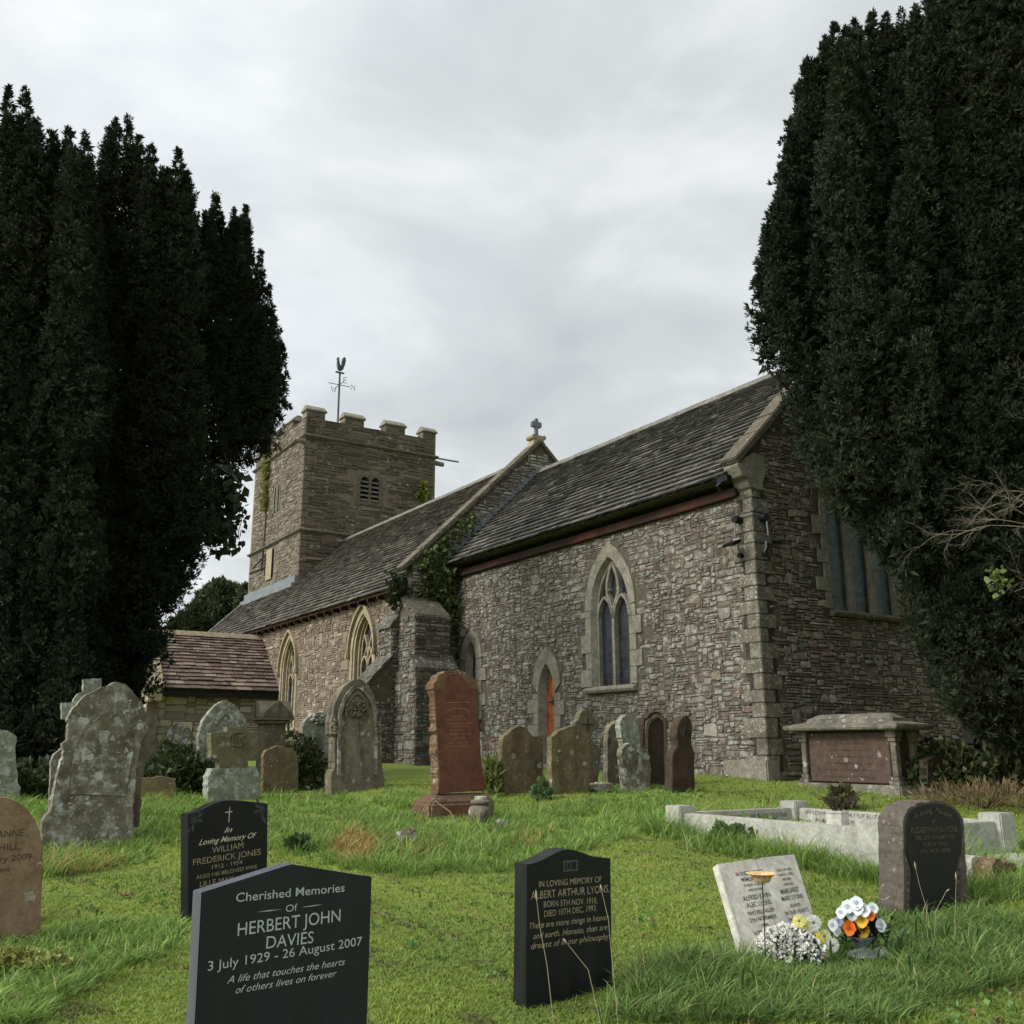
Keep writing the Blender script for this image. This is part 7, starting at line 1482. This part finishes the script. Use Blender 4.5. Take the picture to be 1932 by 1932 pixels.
for i in range(900):
    a = rd.random()*6.28; el = math.asin(rd.random()**.8); d = Vector((math.cos(a)*math.cos(el), math.sin(a)*math.cos(el), math.sin(el))); k = .8+.3*rd.random(); pts.append(hp+Vector((d.x*wH*k, d.y*wH*.8*k, .03+d.z*hH*k))); drs.append(d+UP*.3)
    if i % 8 == 0: st.tube([hp+UP*.03, hp+Vector((d.x*wH*.6, d.y*wH*.5, .03+d.z*hH*.75)), pts[-1]], [.003, .002, .0015], 4)
V, F, C = sprigs(np.array([tuple(p) for p in pts]), np.array([tuple(d) for d in drs]), .021, 6, np.tile([.92, .90, .84], (900, 1))*(.7+.4*r.random((900, 1))), .8, .8, 5); npmesh('flowers', V, F, M['petal'], C, th_)
P2 = np.array([tuple(hp+(p-hp)*.88) for p in pts]); V, F, C = sprigs(P2, np.array([tuple(d) for d in drs]), .035, 5, np.tile([.035, .04, .02], (900, 1)), .6, .18, 6); npmesh('foliage', V, F, M['leaf'], C, th_); st.build('stems', M['vine'], th_)
mb = MB(); mb.lathe([(wH*.5, -.04), (wH*.62, .04)], hp, 20); mb.build('pot', S['dark'], th_)
def frame(n_): n_ = Vector(n_).normalized(); u_ = n_.orthogonal().normalized(); return u_, n_.cross(u_), n_
def daisy(mb, c, n_, r_, col, cc=(.22,.18,.12), k=16):
    u_, v_, n_ = frame(n_)
    for ring_ in (0, 1):
        for i in range(k):
            a = (i+ring_*.5)*2*math.pi/k; d = u_*math.cos(a)+v_*math.sin(a); s_ = n_.cross(d); rr = r_*(1-.12*ring_); q = c+n_*(.004*ring_)
            mb.add([q, q+d*rr*.5-s_*rr*.11+n_*rr*.10, q+d*rr*.92-s_*rr*.09+n_*rr*.04, q+d*rr, q+d*rr*.92+s_*rr*.09+n_*rr*.04, q+d*rr*.5+s_*rr*.11+n_*rr*.10], [(0,1,2,3), (0,3,4,5)], tuple(x*(.9+.1*math.cos(i*2.1)) for x in col))
    for i in range(10): a = i*.63; d = u_*math.cos(a)+v_*math.sin(a); mb.add([c+n_*.012, c+d*r_*.2+n_*.006, c+(u_*math.cos(a+.63)+v_*math.sin(a+.63))*r_*.2+n_*.006], [(0,1,2)], cc)
def pansy(mb, c, n_, r_, col, cc, edge=None):
    u_, v_, n_ = frame(n_); up_ = (UP-n_*UP.dot(n_)).normalized(); sd_ = up_.cross(n_)
    for k, (a, s_) in enumerate(((90, 1.05), (40, .95), (140, .95), (-5, .95), (185, .95), (-60, .95), (-120, .95), (-90, 1.05))):
        a = math.radians(a); d = sd_*math.cos(a)+up_*math.sin(a); e_ = n_.cross(d); q = c+d*r_*.52*s_+n_*(.0018*k); m_ = []
        for j in range(12): t = j*math.pi/6; m_.append(q+d*math.cos(t)*r_*.5*s_+e_*math.sin(t)*r_*.48*s_+n_*(r_*.22*(.5+.5*math.cos(t))+.012*r_*math.sin(5*t)))
        kk = .88+.2*((k*37) % 5)/5; mb.add([q-d*r_*.3]+m_, [(0, 1+j, 1+(j+1) % 12) for j in range(12)], tuple(min(1, x*kk) for x in col))
    for j in range(9): t = j*.698; d = sd_*math.cos(t)+up_*math.sin(t); e_ = n_.cross(d); q = c+n_*(.018+r_*.06); mb.add([q, q+d*r_*.34-e_*r_*.05+n_*.002, q+d*r_*.42+n_*.003, q+d*r_*.34+e_*r_*.05+n_*.002], [(0,1,2,3)], cc)
# white and yellow daisies
dz0 = hit(1550, 1812); dz0.z = gz(dz0.x, dz0.y); t2 = thing('daisy_bouquet', 'white and lemon-yellow daisy bunch between the heather and the glass vase', 'flowers', dz0); Yd = dz0.y-.05; toC = lambda p: (Vector((0, 0, EYE))-p).normalized()
mb = MB(); lst = [(1535, 1741, .052, (.78,.77,.70), .1), (1508, 1738, .045, (.80,.76,.28), .25), (1570, 1783, .048, (.76,.76,.68), .3), (1555, 1766, .045, (.78,.80,.45), 0), (1540, 1775, .055, (.78,.68,.08), -.2), (1551, 1797, .045, (.76,.66,.07), -.3), (1518, 1748, .04, (.78,.74,.25), .3)]
for i, (x, y, r_, c, o_) in enumerate(lst): p = at(x, y, Yd-.02*(i % 3)); d_ = (toC(p)+Vector((o_*(-1 if x < 1540 else 1), 0, .35*(1 if y < 1760 else -.3)))).normalized(); m1 = MB(); daisy(m1, p, d_, r_, c); m1.build('flower', M['petal'], t2); mb.tube([dz0+UP*0, dz0.lerp(p, .5)+Vector((0, .02, 0)), p-d_*.005], .0025, 4)
mb.build('stems', M['vine'], t2)
# pansies in a glass vase
vz0 = hit(1628, 1806); vz0.z = gz(vz0.x, vz0.y)+.01; t3 = thing('pansy_bouquet', 'orange, yellow and white pansies in a low clear glass vase', 'flowers', vz0); Yv = vz0.y; px_ = Yv/1990
mb = MB(); h_ = at(1628, 1765, Yv).z-vz0.z; mb.lathe([(34*px_, 0), (35*px_, h_*.06), (26*px_, h_*.16), (11*px_, h_*.34), (12*px_, h_*.5), (22*px_, h_*.85), (27*px_, h_*1.0), (25*px_, h_*1.0), (19*px_, h_*.84), (8*px_, h_*.5)], vz0, 24); mb.build('vase', M['vase'], t3, smooth=True)
st = MB(); bunch = [(1600, 1712, 15, 'w'), (1616, 1705, 15, 'w'), (1630, 1718, 14, 'w'), (1588, 1722, 12, 'w'), (1646, 1714, 12, 'w'), (1608, 1725, 14, 'v'), (1625, 1736, 15, 'y'), (1603, 1750, 15, 'o'), (1628, 1755, 15, 'y'), (1660, 1745, 13, 'w'), (1641, 1727, 11, 'o'), (1573, 1745, 12, 'w'), (1580, 1755, 11, 'w'), (1584, 1738, 11, 'g'), (1618, 1716, 13, 'w')]
CC = {'w': ((.74,.77,.78), (.05,.05,.09)), 'v': ((.66,.70,.66), (.02,.02,.04)), 'y': ((.82,.50,.03), (.07,.02,.005)), 'o': ((.80,.17,.015), (.05,.008,.004)), 'g': ((.36,.38,.50), (.04,.04,.09))}
for i, (x, y, r_, k) in enumerate(bunch): p = at(x, y, Yv-.05-.015*(i % 4)); d_ = (toC(p)+Vector(((x-1622)*.012, 0, (1735-y)*.012))).normalized(); m1 = MB(); pansy(m1, p, d_, r_*px_*.88, *CC[k]); m1.build('flower', M['petal'], t3); st.tube([vz0+UP*h_*.4, vz0+UP*h_*1.1, p-d_*.006], .0025, 4)
st.build('stems', M['vine'], t3); rd = random.Random(7)
pp = np.array([tuple(at(1625+rd.gauss(0, 22), 1755+rd.gauss(0, 14), Yv+rd.uniform(-.05, .05))) for i in range(130)]); V, F, C = sprigs(pp, np.tile([0, -.3, .2], (130, 1)), .05, 3, np.tile([.012, .022, .012], (130, 1)), .8, .5, 8); npmesh('leaves', V, F, M['leaf'], C, t3)
# fluted metal dish on a rod
fp = hit(1444, 1822); fp.z = gz(fp.x, fp.y); t4 = thing('flower_stake', 'rusty tan fluted metal flower dish on a thin dark rod before the tablet', 'ornament', fp)
dc = at(1438, 1664, fp.y); mb = MB(); mb.tube([fp-UP*.05, fp.lerp(dc, .5)+Vector((.004, 0, 0)), dc], .0035, 6); mb.build('rod', M['rod'], t4)
wv_ = 28/1960*fp.y; hv = 15/1960*fp.y
def wob(a, z): return .05*math.cos(18*a)*max(0, (z/hv-.5))*2
mb = MB(); n = 96; prof = [(wv_*.45, 0), (wv_*.55, hv*.15), (wv_*.66, hv*.6), (wv_*.78, hv*.85), (wv_*1.0, hv*1.0), (wv_*.97, hv*1.06), (wv_*.76, hv*.93), (wv_*.62, hv*.7), (wv_*.4, hv*.35)]
mb.lathe(prof, dc, n, wob=wob); mb.build('fluted_dish', M['rust'], t4, smooth=False)
